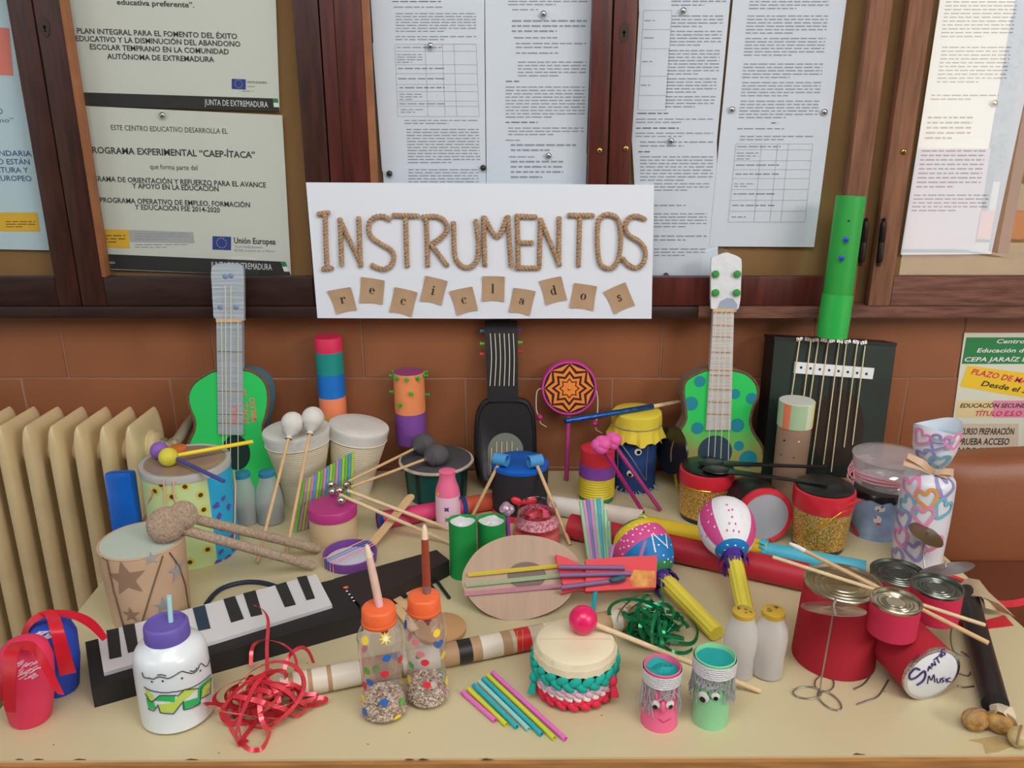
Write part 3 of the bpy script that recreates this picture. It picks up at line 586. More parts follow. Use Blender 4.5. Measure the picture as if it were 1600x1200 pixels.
mb.lathe(Lat(n0, [(0, .012), (.001, .0145), (.011, .0145), (.012, .011), (.016, .010)], (1, 0, 0)), grey, 6); mb.tube([n0 + V((.014, 0, 0)), n0 + V((.022, .002, 0)), n0 + V((.030, .02, .010)), n0 + V((.032, .07, .022)), n0 + V((.032, .118, .024))], .0105, grey, 12, smooth=5)
mb.lathe(Lat(n0 + V((.024, .004, -.010)), [(-.008, .009), (.0, .0125), (.015, .0125), (.022, .009)], (0, 0, 1)), grey, 16); part('valve', mb, rad)
for k in (0, 8):
    mb = MB(); x = xr_ - k * .0485; mb.cyl((x, 1.45, 0), (x, 1.45, .2), .014, rad_m, 14, .018); mb.cyl((x, 1.515, 0), (x, 1.515, .2), .014, rad_m, 14, .018); part('foot', mb, rad)
# ================================================================ CHAIR
lea = M('brown_leather', (142, 84, 54), 0.42, var=0.12, vs=8, bump=0.15, bs=160, spec=0.5); lead = M('brown_leather_seat', (112, 62, 40), 0.5, var=0.15, vs=6, bump=0.15, bs=160)
a = S(1478, 722, 1.40); chx = a.x
ch = thing('armchair', 'brown leather chair standing right of the table', 'chair', (chx + .3, 1.2, 0))
mb = MB(); zt = zrow(1.40, 727); zb = .56
R = []
for i, (z, d_) in enumerate(((zb, .02), (zb + .01, .035), (zb + .05, .045), ((zb + zt) / 2, .05), (zt - .05, .045), (zt - .015, .036), (zt, .018))):
    ring = []; n = 40
    for k in range(n):
        an = 2 * PI * k / n; cx, sy = math.cos(an), math.sin(an); xx = math.copysign(abs(cx) ** .3, cx); yy = math.copysign(abs(sy) ** .5, sy)
        ring.append(V((chx + .30 + .30 * xx * (1 if 0 < i < 6 else .96), 1.44 + d_ * yy - .0 + (z - zb) * .05, z + .03 * (xx + 1) / 2 * (z - zb) / (zt - zb))))
    R.append(ring)
mb.rings(R, lea); part('backrest', mb, ch)
mb = MB(); mb.box((chx + .30, 1.10, .585), (.60, .62, .15), lead, bev=.04, seg=4); part('seat', mb, ch, 'darker brown seat cushion')
for sx in (.06, .54):
    for yy in (.9, 1.38): part('leg', MB().cyl((chx + sx, yy, 0), (chx + sx, yy, .44), .016, M('chair_steel', (60, 58, 56), .4, .8), 12), ch)
# ================================================================ TABLE
lam = M('cream_laminate', (200, 188, 150), 0.33, var=0.04, vs=5, spec=0.45); wedge = M('table_edge_wood', (184, 132, 76), 0.6, var=0.35, vs=7, stretch=(2, 20, 20)); chip = M('chipped_core', (78, 58, 44), 0.95)
BL, BR = G(165, 902), G(1467, 861); dl, dr = (G(125, 952) - BL).normalized(), (G(1600, 981) - BR).normalized()
F0, F1 = G(200, 1187.5), G(1450, 1180); fd = (F1 - F0).normalized()
def isect(p, d, q, e):
    t = ((q.x - p.x) * e.y - (q.y - p.y) * e.x) / (d.x * e.y - d.y * e.x); return p + d * t
FL, FR = isect(BL, dl, F0, fd), isect(BR, dr, F0, fd); yb = V((0, YW - .003, TZ)); TL, TR = isect(BL, dl, yb, V((1, 0, 0))), isect(BR, dr, yb, V((1, 0, 0)))
tb = thing('table', 'long cream laminate table with a worn wooden front edge', 'table', ((FL.x + FR.x) / 2, 1.2, 0))
mb = MB(); mb.prism([TL, TR, FR, FL], (0, 0, -.003), lam)
for px in (30, 60, 125, 300, 640, 662, 762, 1343):
    c = G(px, 1188 if px < 1300 else 1180); r_ = .004 + (px % 7) * .0007; mb.shape(s_poly([(-r_, 0), (-r_ * .8, .0012), (-r_ * .3, .0024 + (px % 5) * .0003), (r_ * .2, .0019), (r_ * .7, .0013), (r_, 0)]), lambda x, y: c + V((x, y + .0001, .0003)), chip)
for px, py in ((545, 1042), (575, 1163), (640, 1145), (1382, 1081), (84, 1164), (342, 1177), (940, 1118), (480, 1037)):
    c = G(px, py); mb.shape(s_circ(.0012, 8, .0008), lambda x, y: c + V((x, y, .0003)), chip)
part('tabletop', mb, tb)
mb = MB(); q = [TL, TR, FR + V((0, -.006, 0)), FL + V((0, -.006, 0))]; mb.prism([p + V((0, 0, -.0031)) for p in q], (0, 0, -.03), wedge); part('edge_board', mb, tb)
for p, sx, sy in ((TL, 1, -1), (TR, -1, -1), (FL, 1, 1), (FR, -1, 1)): part('leg', MB().box((p.x + sx * .06, p.y + sy * .06, (TZ - .033) / 2), (.045, .045, TZ - .034), wedge, bev=.004), tb)
# ================================================================ helpers for the instruments
def tilt(cx, by, wb, tx, ty, f, dy=0.0):
    """leaning surface of revolution: foot front edge (cx,by), width wb px; axis passes pixel (tx,ty); f = [(fraction, width px)]"""
    c, r = stand(cx, by, wb); top = S(tx, ty, c.y + dy); ax = top - c; L = ax.length
    return Lat(c, [(L * k, wd / 2 * mpp(c + ax * k)) for k, wd in f], ax), c, top
def upright(cx, by, wb, rows, z=TZ):
    c, r = stand(cx, by, wb, z); p = prof(c, rows); p[0] = (0.0, p[0][1]); return Lat(c, p), c
def zof(c, y): return zrow(c.y, y)
def sub(L, t0, t1, grow=0.0, n=10):
    p = [(t0 + (t1 - t0) * k / n, L.r(t0 + (t1 - t0) * k / n) + grow) for k in range(n + 1)]; q = Lat(L.o, p, L.a); q.ex, q.ey = L.ex, L.ey; return q
def ring(L, t, r, mat, mb, off=0.0, seg=40, th=6, R=None):
    q = (R or L.r(t)) + off; mb.tube([L.o + L.a * t + L.ex * (q * math.cos(2 * PI * k / seg)) + L.ey * (q * math.sin(2 * PI * k / seg)) for k in range(seg)], r, mat, th, closed=True)
def pxline(L, pts, off=0.0008):
    out = []
    for (x0, y0), (x1, y1) in zip(pts, pts[1:]):
        n = max(2, int(math.hypot(x1 - x0, y1 - y0) / 6))
        for k in range(n): out.append(L.pt(*L.hit(x0 + (x1 - x0) * k / n, y0 + (y1 - y0) * k / n), off))
    out.append(L.pt(*L.hit(*pts[-1]), off)); return out
def pxpatch(mb, L, Q, mat, off=0.0006, nx=5, ny=3):
    v = []
    for j in range(ny + 1):
        for i in range(nx + 1):
            a, b_ = i / nx, j / ny; x = (Q[0][0] * (1 - a) + Q[1][0] * a) * (1 - b_) + (Q[3][0] * (1 - a) + Q[2][0] * a) * b_; y = (Q[0][1] * (1 - a) + Q[1][1] * a) * (1 - b_) + (Q[3][1] * (1 - a) + Q[2][1] * a) * b_
            v.append(L.pt(*L.hit(x, y), off))
    mb.add(v, [(j * (nx + 1) + i, j * (nx + 1) + i + 1, (j + 1) * (nx + 1) + i + 1, (j + 1) * (nx + 1) + i) for j in range(ny) for i in range(nx)], mat)
def mark(mb, L, px, py, sh, mat, off=0.0006): a, t = L.hit(px, py); mb.on_lat(sh, L, a, t, mat, off)
def side_band(mb, L, t0, t1, mat, off=0.0006, seg=40):
    q = sub(L, t0, t1, off, 2); mb.lathe(q, mat, seg, (False, False))
def crumple(mb, c, r, mat, seed, h=0.006, n=14):
    g = random.Random(seed); v = [V(c) + V((0, 0, g.uniform(0, h)))]; f = []
    for j in (1, 2, 3):
        for k in range(n): a = 2 * PI * k / n; q = r * j / 3; v.append(V(c) + V((q * math.cos(a), q * math.sin(a), g.uniform(-h, h))))
    f += [(0, 1 + k, 1 + (k + 1) % n) for k in range(n)]
    for j in range(2): f += [(1 + j * n + k, 1 + (j + 1) * n + k, 1 + (j + 1) * n + (k + 1) % n, 1 + j * n + (k + 1) % n) for k in range(n)]
    mb.add(v, f, mat)
def wound(L, amp, pitch, n=None):
    """same profile with ridges of wound cord"""
    t0, t1 = L.p[0][0], L.p[-1][0]; n = n or int((t1 - t0) / pitch * 4); q = []
    for k in range(n + 1): t = t0 + (t1 - t0) * k / n; q.append((t, L.r(t) + amp * abs(math.sin(PI * (t - t0) / pitch))))
    W_ = Lat(L.o, q, L.a); W_.ex, W_.ey = L.ex, L.ey; return W_
def pushpin(mb, p, d, mat, k=1.0):
    mb.lathe(Lat(V(p), [(-.002, .0008), (.001, .0008), (.0012, .0042 * k), (.0022, .0042 * k), (.003, .0024 * k), (.0062, .0022 * k), (.007, .0036 * k), (.0085, .0036 * k), (.009, .003 * k)], d), mat, 12)
wood = M('dowel_wood', (214, 178, 132), 0.6, var=0.15, vs=60); woodp = M('dowel_pale', (222, 196, 156), 0.6, var=0.15, vs=60)
card = M('brown_cardboard', (178, 142, 112), 0.8, var=0.1, vs=30); cardg = M('grey_cardboard', (142, 122, 104), 0.85, var=0.2, vs=60)
string = M('string_white', (214, 206, 188), 0.7); blk = M('black_paint', (28, 27, 29), 0.35, bump=0.2, bs=60, spec=0.5); blkm = M('black_matt', (40, 38, 40), 0.75); wht = M('white_plain', (218, 222, 226), 0.7); silver = M('foil_silver', (200, 202, 206), 0.22, 1.0, bump=0.4, bs=300)
# ================================================================ GUITARS
def flat_guitar(t, pl, body, neck, head, mats, th_b=0.045, th_n=0.009, sm=5):
    mf, ms, mn, mh = mats; d = -pl.n
    mb = MB(); P = [pl.hit(q.x, q.y) for q in catmull([V((a, b_, 0)) for a, b_ in body], sm, True)]; mb.prism(P, d * th_b, mf, ms, ms); bo = part('body', mb, t)
    mb = MB(); P = [pl.hit(*q, off=.006) for q in neck]; mb.prism(P, d * (th_n + .004), mn); ne = part('neck', mb, t)
    mb = MB(); P = [pl.hit(q.x, q.y, .007) for q in catmull([V((a, b_, 0)) for a, b_ in head], 4, True)]; mb.prism(P, d * th_n, mh); he = part('headstock', mb, t)
    return bo, ne, he
edge_c = M('corrugated_edge', (120, 92, 66), 0.9, var=0.5, vs=300)
# --- green ukulele on the left
pl = lean(1.478, TZ, 1.540, 1.25); b0 = pl.hit(370, 778); grn = M('bright_green_paint', (44, 196, 96), 0.45, bump=0.1, bs=80); foilw = M('silver_tape', (184, 196, 204), 0.35, 0.35, bump=0.6, bs=45, stretch=(.2, 1, 4), var=.12, vs=30)
t = thing('toy_ukulele', 'green cardboard ukulele with pink handwriting, leaning left of the sign', 'guitar', b0, 'green cardboard ukuleles')
BODY = [(340, 578), (319, 587), (302, 600), (294, 619), (297, 638), (304, 655), (304, 671), (296, 690), (288, 715), (284, 740), (292, 762), (320, 776), (365, 780), (408, 776), (432, 762), (439, 742), (434, 726), (426, 710), (415, 688), (411, 668), (416, 649), (420, 622), (415, 598), (400, 583), (379, 577)]
mbk = MB(); P = [pl.hit(q.x, q.y, -.0025) for q in catmull([V((a, b_, 0)) for a, b_ in BODY], 5, True)]
flat_guitar(t, pl, [(356 + (x - 360) * .97, 680 + (y - 680) * .985) if False else (x, y) for x, y in BODY], [(338, 498), (378, 500), (380, 680), (341, 679)], [(338, 499), (333, 482), (331, 450), (330, 424), (335, 414), (355, 411), (374, 414), (380, 423), (381, 460), (381, 495), (378, 501)], (grn, M('teal_side', (78, 118, 138), .6), foilw, foilw))
mb = MB()   # ragged corrugated rim
Q = [pl.hit(q.x, q.y, -.001) for q in catmull([V((a, b_, 0)) for a, b_ in BODY], 5, True)]; mb.tube(Q, .0032, edge_c, 6, closed=True); part('rim', mb, t, 'ragged brown corrugated rim')
mb = MB(); c = pl.hit(369, 707); mb.on_pl(s_circ(.028, 28, .036), pl, c, M('soundhole_dark', (22, 50, 44), .9), .0008); part('sound_hole', mb, t)
mb = MB(); a, b_ = pl.hit(338, 501, .0085), pl.hit(378, 501, .0085); mb.bar(a, b_, .006, .004, wood, -pl.n); part('nut', mb, t, 'light wooden nut')
for x0, x1 in ((346, 349), (352, 354), (361, 360), (372, 372)): part('string', MB().tube([pl.hit(x0 if x0 != 352 else 352, 446 if x0 in (352, 361) else 500, .0115), pl.hit(x1, 742, .0105)], .0008, string, 6), t)
for y in (549, 611, 647, 661): part('fret', MB().bar(pl.hit(340, y, .0062), pl.hit(379, y + 1, .0062), .0016, .001, cardg, -pl.n), t)
for x, y in ((352, 432), (361, 431), (344, 480), (369, 480)): part('tuning_peg', MB().ball(pl.hit(x, y, .0075), .0052, M('peg_bluegrey', (120, 138, 176), .5), 10, 6, (1, .4, 1)), t)
pk = M('pink_marker', (232, 120, 112), .6); mb = MB()
for s_, a, b_ in (('PAULA', (373, 662), (372, 632)), ('FDEZ', (390, 661), (387, 628)), ('MIELGO', (402, 659), (398, 621)), ('23', (386, 619), (383, 606))): tl(mb, pl, s_, *a, *b_, pk, 9, .012, off=.0009 if s_ != 'PAULA' else .0066)
part('handwriting', mb, t)
# --- green ukulele with blue dots on the right
pl = lean(1.482, TZ, 1.540, 1.25); b0 = pl.hit(1122, 748)
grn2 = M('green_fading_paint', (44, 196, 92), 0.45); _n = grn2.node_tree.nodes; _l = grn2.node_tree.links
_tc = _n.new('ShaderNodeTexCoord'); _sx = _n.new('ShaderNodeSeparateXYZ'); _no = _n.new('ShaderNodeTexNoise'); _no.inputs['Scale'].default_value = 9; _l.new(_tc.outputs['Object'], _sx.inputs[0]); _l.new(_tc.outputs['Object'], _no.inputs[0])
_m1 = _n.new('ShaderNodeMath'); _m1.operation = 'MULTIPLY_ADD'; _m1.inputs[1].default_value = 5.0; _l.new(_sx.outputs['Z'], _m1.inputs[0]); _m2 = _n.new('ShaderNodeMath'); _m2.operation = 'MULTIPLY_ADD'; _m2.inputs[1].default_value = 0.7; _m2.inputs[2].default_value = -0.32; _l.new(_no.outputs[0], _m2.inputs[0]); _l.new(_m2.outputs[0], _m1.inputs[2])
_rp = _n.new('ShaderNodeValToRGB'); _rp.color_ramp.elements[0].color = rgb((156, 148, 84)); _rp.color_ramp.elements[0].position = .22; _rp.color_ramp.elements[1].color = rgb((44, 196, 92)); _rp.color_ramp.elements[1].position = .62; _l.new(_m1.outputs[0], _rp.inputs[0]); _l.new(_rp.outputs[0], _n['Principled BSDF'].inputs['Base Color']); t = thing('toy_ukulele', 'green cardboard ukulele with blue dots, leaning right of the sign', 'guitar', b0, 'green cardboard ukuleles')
BODY = [(1109, 577), (1088, 584), (1071, 596), (1068, 614), (1071, 638), (1071, 657), (1058, 680), (1050, 702), (1051, 725), (1068, 743), (1125, 748), (1180, 743), (1193, 730), (1193, 708), (1189, 694), (1177, 676), (1172, 659), (1176, 638), (1184, 617), (1181, 599), (1166, 584), (1143, 578)]
BK = [(x - 1, y) for x, y in BODY]
flat_guitar(t, pl, BODY, [(1115, 486), (1147, 486), (1142, 672), (1103, 672)], [(1115, 484), (1111, 474), (1111, 440), (1112, 406), (1118, 401), (1134, 395), (1141, 396), (1155, 402), (1159, 410), (1158, 440), (1156, 474), (1148, 485)], (grn2, M('brown_board_side', (124, 104, 92), .8), M('white_tape', (206, 204, 202), .4, 0.2, bump=.6, bs=45, stretch=(.2, 1, 4), var=.12, vs=30), M('white_tape_head', (216, 220, 224), .4, .2, bump=.5, bs=60)))
mb = MB(); mb.tube([pl.hit(q.x, q.y, -.001) for q in catmull([V((a, b_, 0)) for a, b_ in BODY], 5, True)], .003, edge_c, 6, closed=True); part('rim', mb, t, 'ragged brown corrugated rim')
bd = M('blue_dot_paint', (28, 132, 148), .5)
for X, Y, r in ((178, 720, 28), (132, 835, 35), (362, 785, 25), (448, 808, 28), (165, 963, 30), (372, 948, 35), (382, 1055, 25), (430, 1125, 45), (95, 1090, 25)): mb = MB(); mb.on_pl(s_circ(r * .3 * .00133, 20), pl, pl.hit(1040 + .3 * X, 380 + .3 * Y), bd, .0007); part('painted_dot', mb, t)
mb = MB(); mb.on_pl(s_circ(.034, 28, .034), pl, pl.hit(1117, 706), M('soundhole_slate', (44, 66, 84), .8), .001); part('sound_hole', mb, t)
mb = MB(); mb.bar(pl.hit(1114, 485, .009), pl.hit(1148, 485, .009), .006, .004, wood, -pl.n); part('nut', mb, t, 'light wooden nut')
for x0, x1 in ((1119, 1106), (1128, 1116), (1135, 1126), (1143, 1138)): part('string', MB().tube([pl.hit(x0, 485, .0125), pl.hit(x1, 722, .010)], .0008, string, 6), t)
for y, x0, x1 in ((508, 1115, 1145), (526, 1114, 1144), (550, 1112, 1143), (578, 1110, 1143), (586, 1110, 1142), (608, 1108, 1142), (628, 1107, 1141), (647, 1105, 1141)): part('fret', MB().bar(pl.hit(x0, y, .0063), pl.hit(x1, y + 1, .0063), .0022, .0012, card, -pl.n), t)
for x, y in ((1117, 428), (1151, 428), (1117, 457), (1150, 457)): part('tuning_peg', MB().lathe(Lat(pl.hit(x, y, .0065), [(0, .002), (.001, .0062), (.006, .0072), (.009, .006), (.010, .003)], pl.n), M('peg_green', (54, 140, 62), .6, bump=.3, bs=300), 14), t, 'green bottle-cap peg')
mb = MB(); mb.on_pl(s_poly([(-.02, -.014), (.02, -.014), (.021, .0), (.012, .012), (0, .013), (-.012, .006)]), pl, pl.hit(1135, 476, .0072), M('grey_smudge', (150, 160, 178), .5), .0006); part('tape_patch', mb, t)
# --- black tray guitar in the middle
pl = lean(1.495, TZ, 1.588, 1.06); t = thing('tray_guitar', 'black painted tray guitar with coloured pegs under the sign', 'guitar', pl.hit(795, 762))
mb = MB(); P = [pl.hit(q.x, q.y, .0) for q in catmull([V((a, b_, 0)) for a, b_ in [(775, 620), (757, 624), (748, 634), (742, 652), (740, 700), (745, 745), (758, 760), (798, 764), (830, 758), (838, 740), (839, 700), (837, 652), (831, 634), (822, 624), (800, 620)]], 5, True)]
cc_ = sum(P, V()) / len(P); R = [[p - pl.n * .03 for p in P], [p - pl.n * .006 for p in P], [cc_ + (p - cc_) * .97 for p in P], [cc_ + (p - cc_) * .9 + pl.n * .003 for p in P], [cc_ + (p - cc_) * .86 + pl.n * .0 for p in P]]; mb.rings(R, blk); part('body', mb, t)
mb = MB(); mb.prism([pl.hit(*q, off=.006) for q in ((757, 501), (808, 501), (810, 628), (762, 628))], -pl.n * .012, blk); part('neck', mb, t)
mb = MB(); a = pl.hit(790, 704, .0006); sh = ([(0, 0)] + [(.036 * math.cos(PI * k / 16), .036 * math.sin(PI * k / 16) - 0.0) for k in range(17)] + [(-.036, -.05), (.036, -.05)], [(0, 1 + k, 2 + k) for k in range(16)] + [(0, 17, 18), (0, 18, 19), (0, 19, 1)])
mb.on_pl(sh, pl, a, M('striped_hole', (112, 116, 106), .8), .0005); part('sound_hole', mb, t)
for k in range(6): part('string', MB().tube([pl.hit(q[0], q[1], .0075 if q[1] < 630 else .003) for q in ((766 + 7.2 * k, 521), (768 + 7.1 * k, 560), (765.5 + 7.4 * k, 603))], .0009, string, 6, smooth=4), t)
for k in range(6): part('string', MB().tube([pl.hit(768 + 8 * k, 690 if 0 < k < 5 else 700, .0025), pl.hit(767 + 8.2 * k, 738, .0025)], .0011, M('hole_string', (206, 186, 150), .7), 6), t)
for x, y, s_, c_ in ((757, 517, -1, (60, 130, 180)), (757, 537, -1, (90, 190, 70)), (757, 553, -1, (210, 60, 60)), (808, 516, 1, (50, 80, 170)), (809, 535, 1, (90, 190, 70)), (809, 549, 1, (190, 50, 50))): mb = MB(); pushpin(mb, pl.hit(x, y, .0), pl.x * s_, M('pin_%d_%d' % (c_[0], c_[1]), c_, .35)); part('tuning_peg', mb, t)
# --- box guitar with the green neck
pl = lean(1.470, TZ, 1.522, 1.06); t = thing('box_guitar', 'dark green shoebox guitar with a bright green tube neck, right of the sign', 'guitar', pl.hit(1285, 745))
dkg = M('dark_green_box', (14, 44, 32), .5, c2=(12, 18, 17), vs=9, spec=.5); dkb = M('box_edge_black', (18, 21, 21), .5)
mb = MB(); F = [pl.hit(*q) for q in ((1211, 527), (1401, 537), (1373, 747), (1191, 745))]; mb.prism(F, -pl.n * .062, dkg, dkb, dkb); part('box', mb, t)
mb = MB(); q = [pl.hit(*p, off=.0015) for p in ((1210, 526), (1402, 536), (1401, 541), (1210, 531))]; mb.prism(q, -pl.n * .065, dkb); part('lid_edge', mb, t)
mb = MB(); mb.on_pl(s_circ(.052, 32, .078), pl, pl.hit(1309, 670), M('box_hole_brown', (44, 32, 24), .8), .0006); part('sound_hole', mb, t)
gn = M('neck_green_paper', (36, 150, 56), .5, bump=.25, bs=40); gt = M('neck_green_tape', (44, 172, 74), .35, bump=.5, bs=60)
n0, n1 = S(1300, 524, pl.hit(1300, 524).y - .03 + .03), S(1330, 306, 1.512); n0 = S(1300, 524, 1.498)
L = Lat(n0, [(0, .0265), ((n1 - n0).length, .0265)], n1 - n0); ln = (n1 - n0).length
mb = MB(); mb.lathe(Lat(n0, [(0, .0262), (ln * .99, .0262), (ln, .0255), (ln, .0235), (ln * .9, .0235)], n1 - n0), gn, 32); ne = part('neck', mb, t, 'bright green paper tube neck')
mb = MB(); q = Lat(n0 - L.a * .003, [(0, .0275), (ln * .15, .0285), (ln * .32, .0275)], n1 - n0); mb.lathe(q, gt, 32, (False, False)); part('tape_wrap', mb, ne)
for x, y in ((1322, 374), (1315, 403)): mb = MB(); a, tt = L.hit(x, y); pushpin(mb, L.pt(a, tt), (L.pt(a, tt, .01) - L.pt(a, tt)), M('pin_blue', (36, 60, 190), .35), 1.15); part('tuning_peg', mb, ne)
mb = MB(); mark(mb, L, 1326, 345, s_circ(.002, 8), blkm); part('pin_hole', mb, ne)
z8 = lambda X, Y: (1180 + .3835 * X, 300 + .3835 * Y)
for X0, Y0, X1, Y1 in ((182, 597, 130, 960), (228, 602, 175, 1010), (258, 606, 195, 1040), (298, 606, 230, 1110), (342, 613, 278, 1110), (372, 616, 310, 1140), (416, 620, 362, 1040), (448, 626, 396, 1030)): part('string', MB().tube([pl.hit(*z8(X0, Y0), off=.003), pl.hit(*z8((X0 * .72 + X1 * .28), (Y0 * .72 + Y1 * .28)), off=.0065), pl.hit(*z8(X1, Y1), off=.003)], .0012, M('box_string', (216, 200, 160), .7), 6), t)
mb = MB(); mb.prism([pl.hit(*z8(*q), off=.0045) for q in ((163, 692), (486, 718), (478, 763), (158, 738))], -pl.n * .004, wht)
for k in range(8): mb.on_pl(s_circ(.0026, 10), pl, pl.hit(*z8(187 + 38 * k, 715 + 3.7 * k), off=.0046), blkm, .0005)
part('bridge', mb, t, 'white card bridge with black dots')
mb = MB()
for k in range(9): x = 1250 + k * 12.5; mb.on_pl(s_rect(-.007, -.003, .006, .004), pl, pl.hit(x, 529 + .055 * (x - 1250) + 1, .0021), silver, .0004, .2 * (-1) ** k)
part('foil_tape', mb, t)
# ================================================================ TUBES AGAINST THE WALL
ys = 1.565; c = S(522, 660, ys); c.z = TZ; rows = [(518 + 8, 42), (548, 41.5), (582, 41), (618, 40.5), (646, 40), (700, 40)]
zz = [zrow(ys, y) for y, _ in rows]; r = 21 * mpp((c.x, ys, .95))
def pm_(n, c): return M(n, c, .55, bump=.15, bs=60, var=.08, vs=30)
mb = MB(); cols = [pm_('rain_yellow', (206, 176, 60)), pm_('rain_orange', (236, 136, 92)), pm_('rain_blue', (20, 110, 196)), pm_('rain_teal', (24, 140, 132)), pm_('rain_red', (214, 46, 84))]
zs = [TZ, zz[4], zz[3], zz[2], zz[1], zz[0] - .002, zz[0], zz[0] + .0002]
mb.lathe(Lat((c.x, c.y, 0), list(zip(zs, [r, r, r, r, r, r, r - .001, r - .004]))), None, 32, mats=[cols[0], cols[1], cols[2], cols[3], cols[4], cols[4], cols[4]])
solo('rainstick', mb, 'tall tube painted in red, teal, blue and orange bands, standing against the tiles', 'rainstick', c)
c = S(643, 690, YW - .034); r = 23.5 * mpp(c); zt_ = zrow(c.y, 581); zp = zrow(c.y, 642)
t = thing('spiked_tube', 'orange and purple tube studded with green push pins, against the tiles', 'shaker', c)
mb = MB(); L = Lat(c, [(0, r), (zp - c.z, r), (zt_ - c.z - .001, r), (zt_ - c.z, r - .001)]); pur = M('purple_card', (128, 74, 160), .7)
mb.lathe(L, None, 36, (True, False), mats=[pur, M('orange_card', (240, 142, 90), .7), M('orange_card', (240, 142, 90), .7)]); part('tube', mb, t)
mb = MB(); mb.lathe(Lat(c + V((0, 0, zt_ - c.z - .0005)), [(0, r - .001), (.0012, r - .002)]), M('plum_disc', (150, 70, 122), .6), 36); part('end_cap', mb, t, 'plum coloured end disc')
pg = M('pin_green', (46, 170, 54), .35); z6 = lambda X, Y: (450 + .375 * X, 270 + .375 * Y)
for k in range(9): a = -PI / 2 + (k - 4) * .68; mb = MB(); pushpin(mb, L.pt(a, zt_ - c.z - .006), (math.cos(a), math.sin(a), 0.1), pg); part('push_pin', mb, t)
for X, Y in ((441, 912), (513, 918), (575, 925), (470, 966)): mb = MB(); a, tt = L.hit(*z6(X, Y)); pushpin(mb, L.pt(a, tt), (math.cos(a), math.sin(a), .05), pg); part('push_pin', mb, t)
# ================================================================ WOUND WHITE BONGOS AND THEIR MALLETS
cord = M('cream_cord', (214, 202, 178), .9, bump=.4, bs=400); mus = M('white_muslin', (214, 212, 206), .85, bump=.25, bs=260, var=.06, vs=60)
def bongo(cx, by, wb, tx, ty, wt, label):
    L, c, top = tilt(cx, by, wb, tx, ty, [(0, wb), (.12, wb * 1.02), (.35, wb + (wt - wb) * .22), (.6, wb + (wt - wb) * .55), (.8, wb + (wt - wb) * .82), (1, wt)]); H = L.p[-1][0]
    t = thing('bongo_drum', label, 'drum', c, 'white cord-wound bongos')
    mb = MB(); mb.lathe(wound(sub(L, 0, H * .86), .0011, .0042), cord, 44); part('body', mb, t)
    q = sub(L, H * .84, H, .0012, 5); q.p += [(H + .0025, q.p[-1][1] - .0008), (H + .0045, q.p[-1][1] - .004), (H + .005, q.p[-1][1] * .5)]
    mb = MB(); mb.lathe(q, mus, 44); part('drumhead', mb, t, 'white muslin drumhead'); mb = MB(); ring(L, H * .85, .0016, cord, mb, .0012); part('cord_ring', mb, t)
    return L, c, top, H
LB1 = bongo(478, 797, 58, 463, 672, 102, 'white cord-wound bongo drum, the left one, with two white mallets leaning on it')
LB2 = bongo(549, 784, 60, 561, 666, 92, 'white cord-wound bongo drum, the right one, in front of the painted tube')
def mallet(name, label, head, tail, rh, rs, mh, ms, group=None, hs=(1, 1, 1), collar=None, over=0.6, cat='mallet'):
    t = thing(name, label, cat, tail, group); d = (head - tail).normalized()
    mb = MB(); mb.ball(head, rh, mh, 22, 14, hs)
    if collar: mb.lathe(Lat(head - d * (rh * 1.55), [(0, rs * 2.2), (rh * .25, rs * 1.6), (rh * .7, rh * .75)], d), collar, 14, (False, False))
    part('head', mb, t); mb = MB(); mb.cyl(tail, head - d * rh * over, rs, ms, 12, bev=rs * .3); part('stick', mb, t); return t
yh = LB1[2].y - .052
for (hx, hy), (sx, sy), yy, lab in (((457, 661), (402, 879), yh - .004, 'white-headed mallet leaning on the left bongo, nearer the radiator'), ((489, 653), (447, 866), yh + .004, 'white-headed mallet leaning on the left bongo, nearer the right bongo')):
    mallet('drum_mallet', lab, S(hx, hy, yy), G(sx, sy, TZ + .003), .0208, .0032, mus, wood, 'white-headed mallets', (1, 1, 1.02), mus)
# ================================================================ STRAW PANPIPE AGAINST THE BONGOS
STR = {k: M('straw_' + k, c, .3, spec=.5) for k, c in dict(lime=(176, 206, 78), green=(120, 188, 72), pink=(206, 142, 190), blue=(90, 164, 200), teal=(42, 172, 186), paleteal=(150, 208, 202), hot=(226, 112, 196), lemon=(204, 210, 60), lilac=(172, 136, 190), mint=(150, 200, 160), steel=(120, 130, 176)).items()}
def straw(a, b_, r, mat, parent, name='straw'):
    a, b_ = V(a), V(b_); L = (b_ - a).length; mb = MB()
    mb.lathe(Lat(a, [(.012, r * .78), (0, r * .8), (0, r), (L, r), (L, r * .8), (L - .012, r * .78)], b_ - a), mat, 12, (True, True)); return part(name, mb, parent)
A, B = G(462, 831, TZ + .001), G(548, 803, TZ + .001); t = thing('panpipe', 'upright panpipe of lime, pink and blue straws in front of the white bongos', 'panpipe', (A + B) / 2, 'drinking-straw panpipes'); seq = ['green', 'pink', 'lime', 'pink', 'blue', 'lime', 'green', 'pink', 'blue', 'lime', 'green', 'pink', 'blue', 'lime', 'green', 'blue', 'lime']; n = len(seq); tops = []
for k, cname in enumerate(seq):
    a = A.lerp(B, k / (n - 1)); px, py = 475 + (551 - 475) * k / (n - 1), 752 - 46 * (k / (n - 1)); b_ = S(px, py, a.y + .012); straw(a, b_, .0031, STR[cname], t); tops.append((a, b_))
mb = MB(); tape = clear('clear_tape', (.95, .96, .95), .08, .08, .12); nn = (B - A).cross(V((0, 0, 1))).normalized() * .0042
if nn.y > 0: nn = -nn
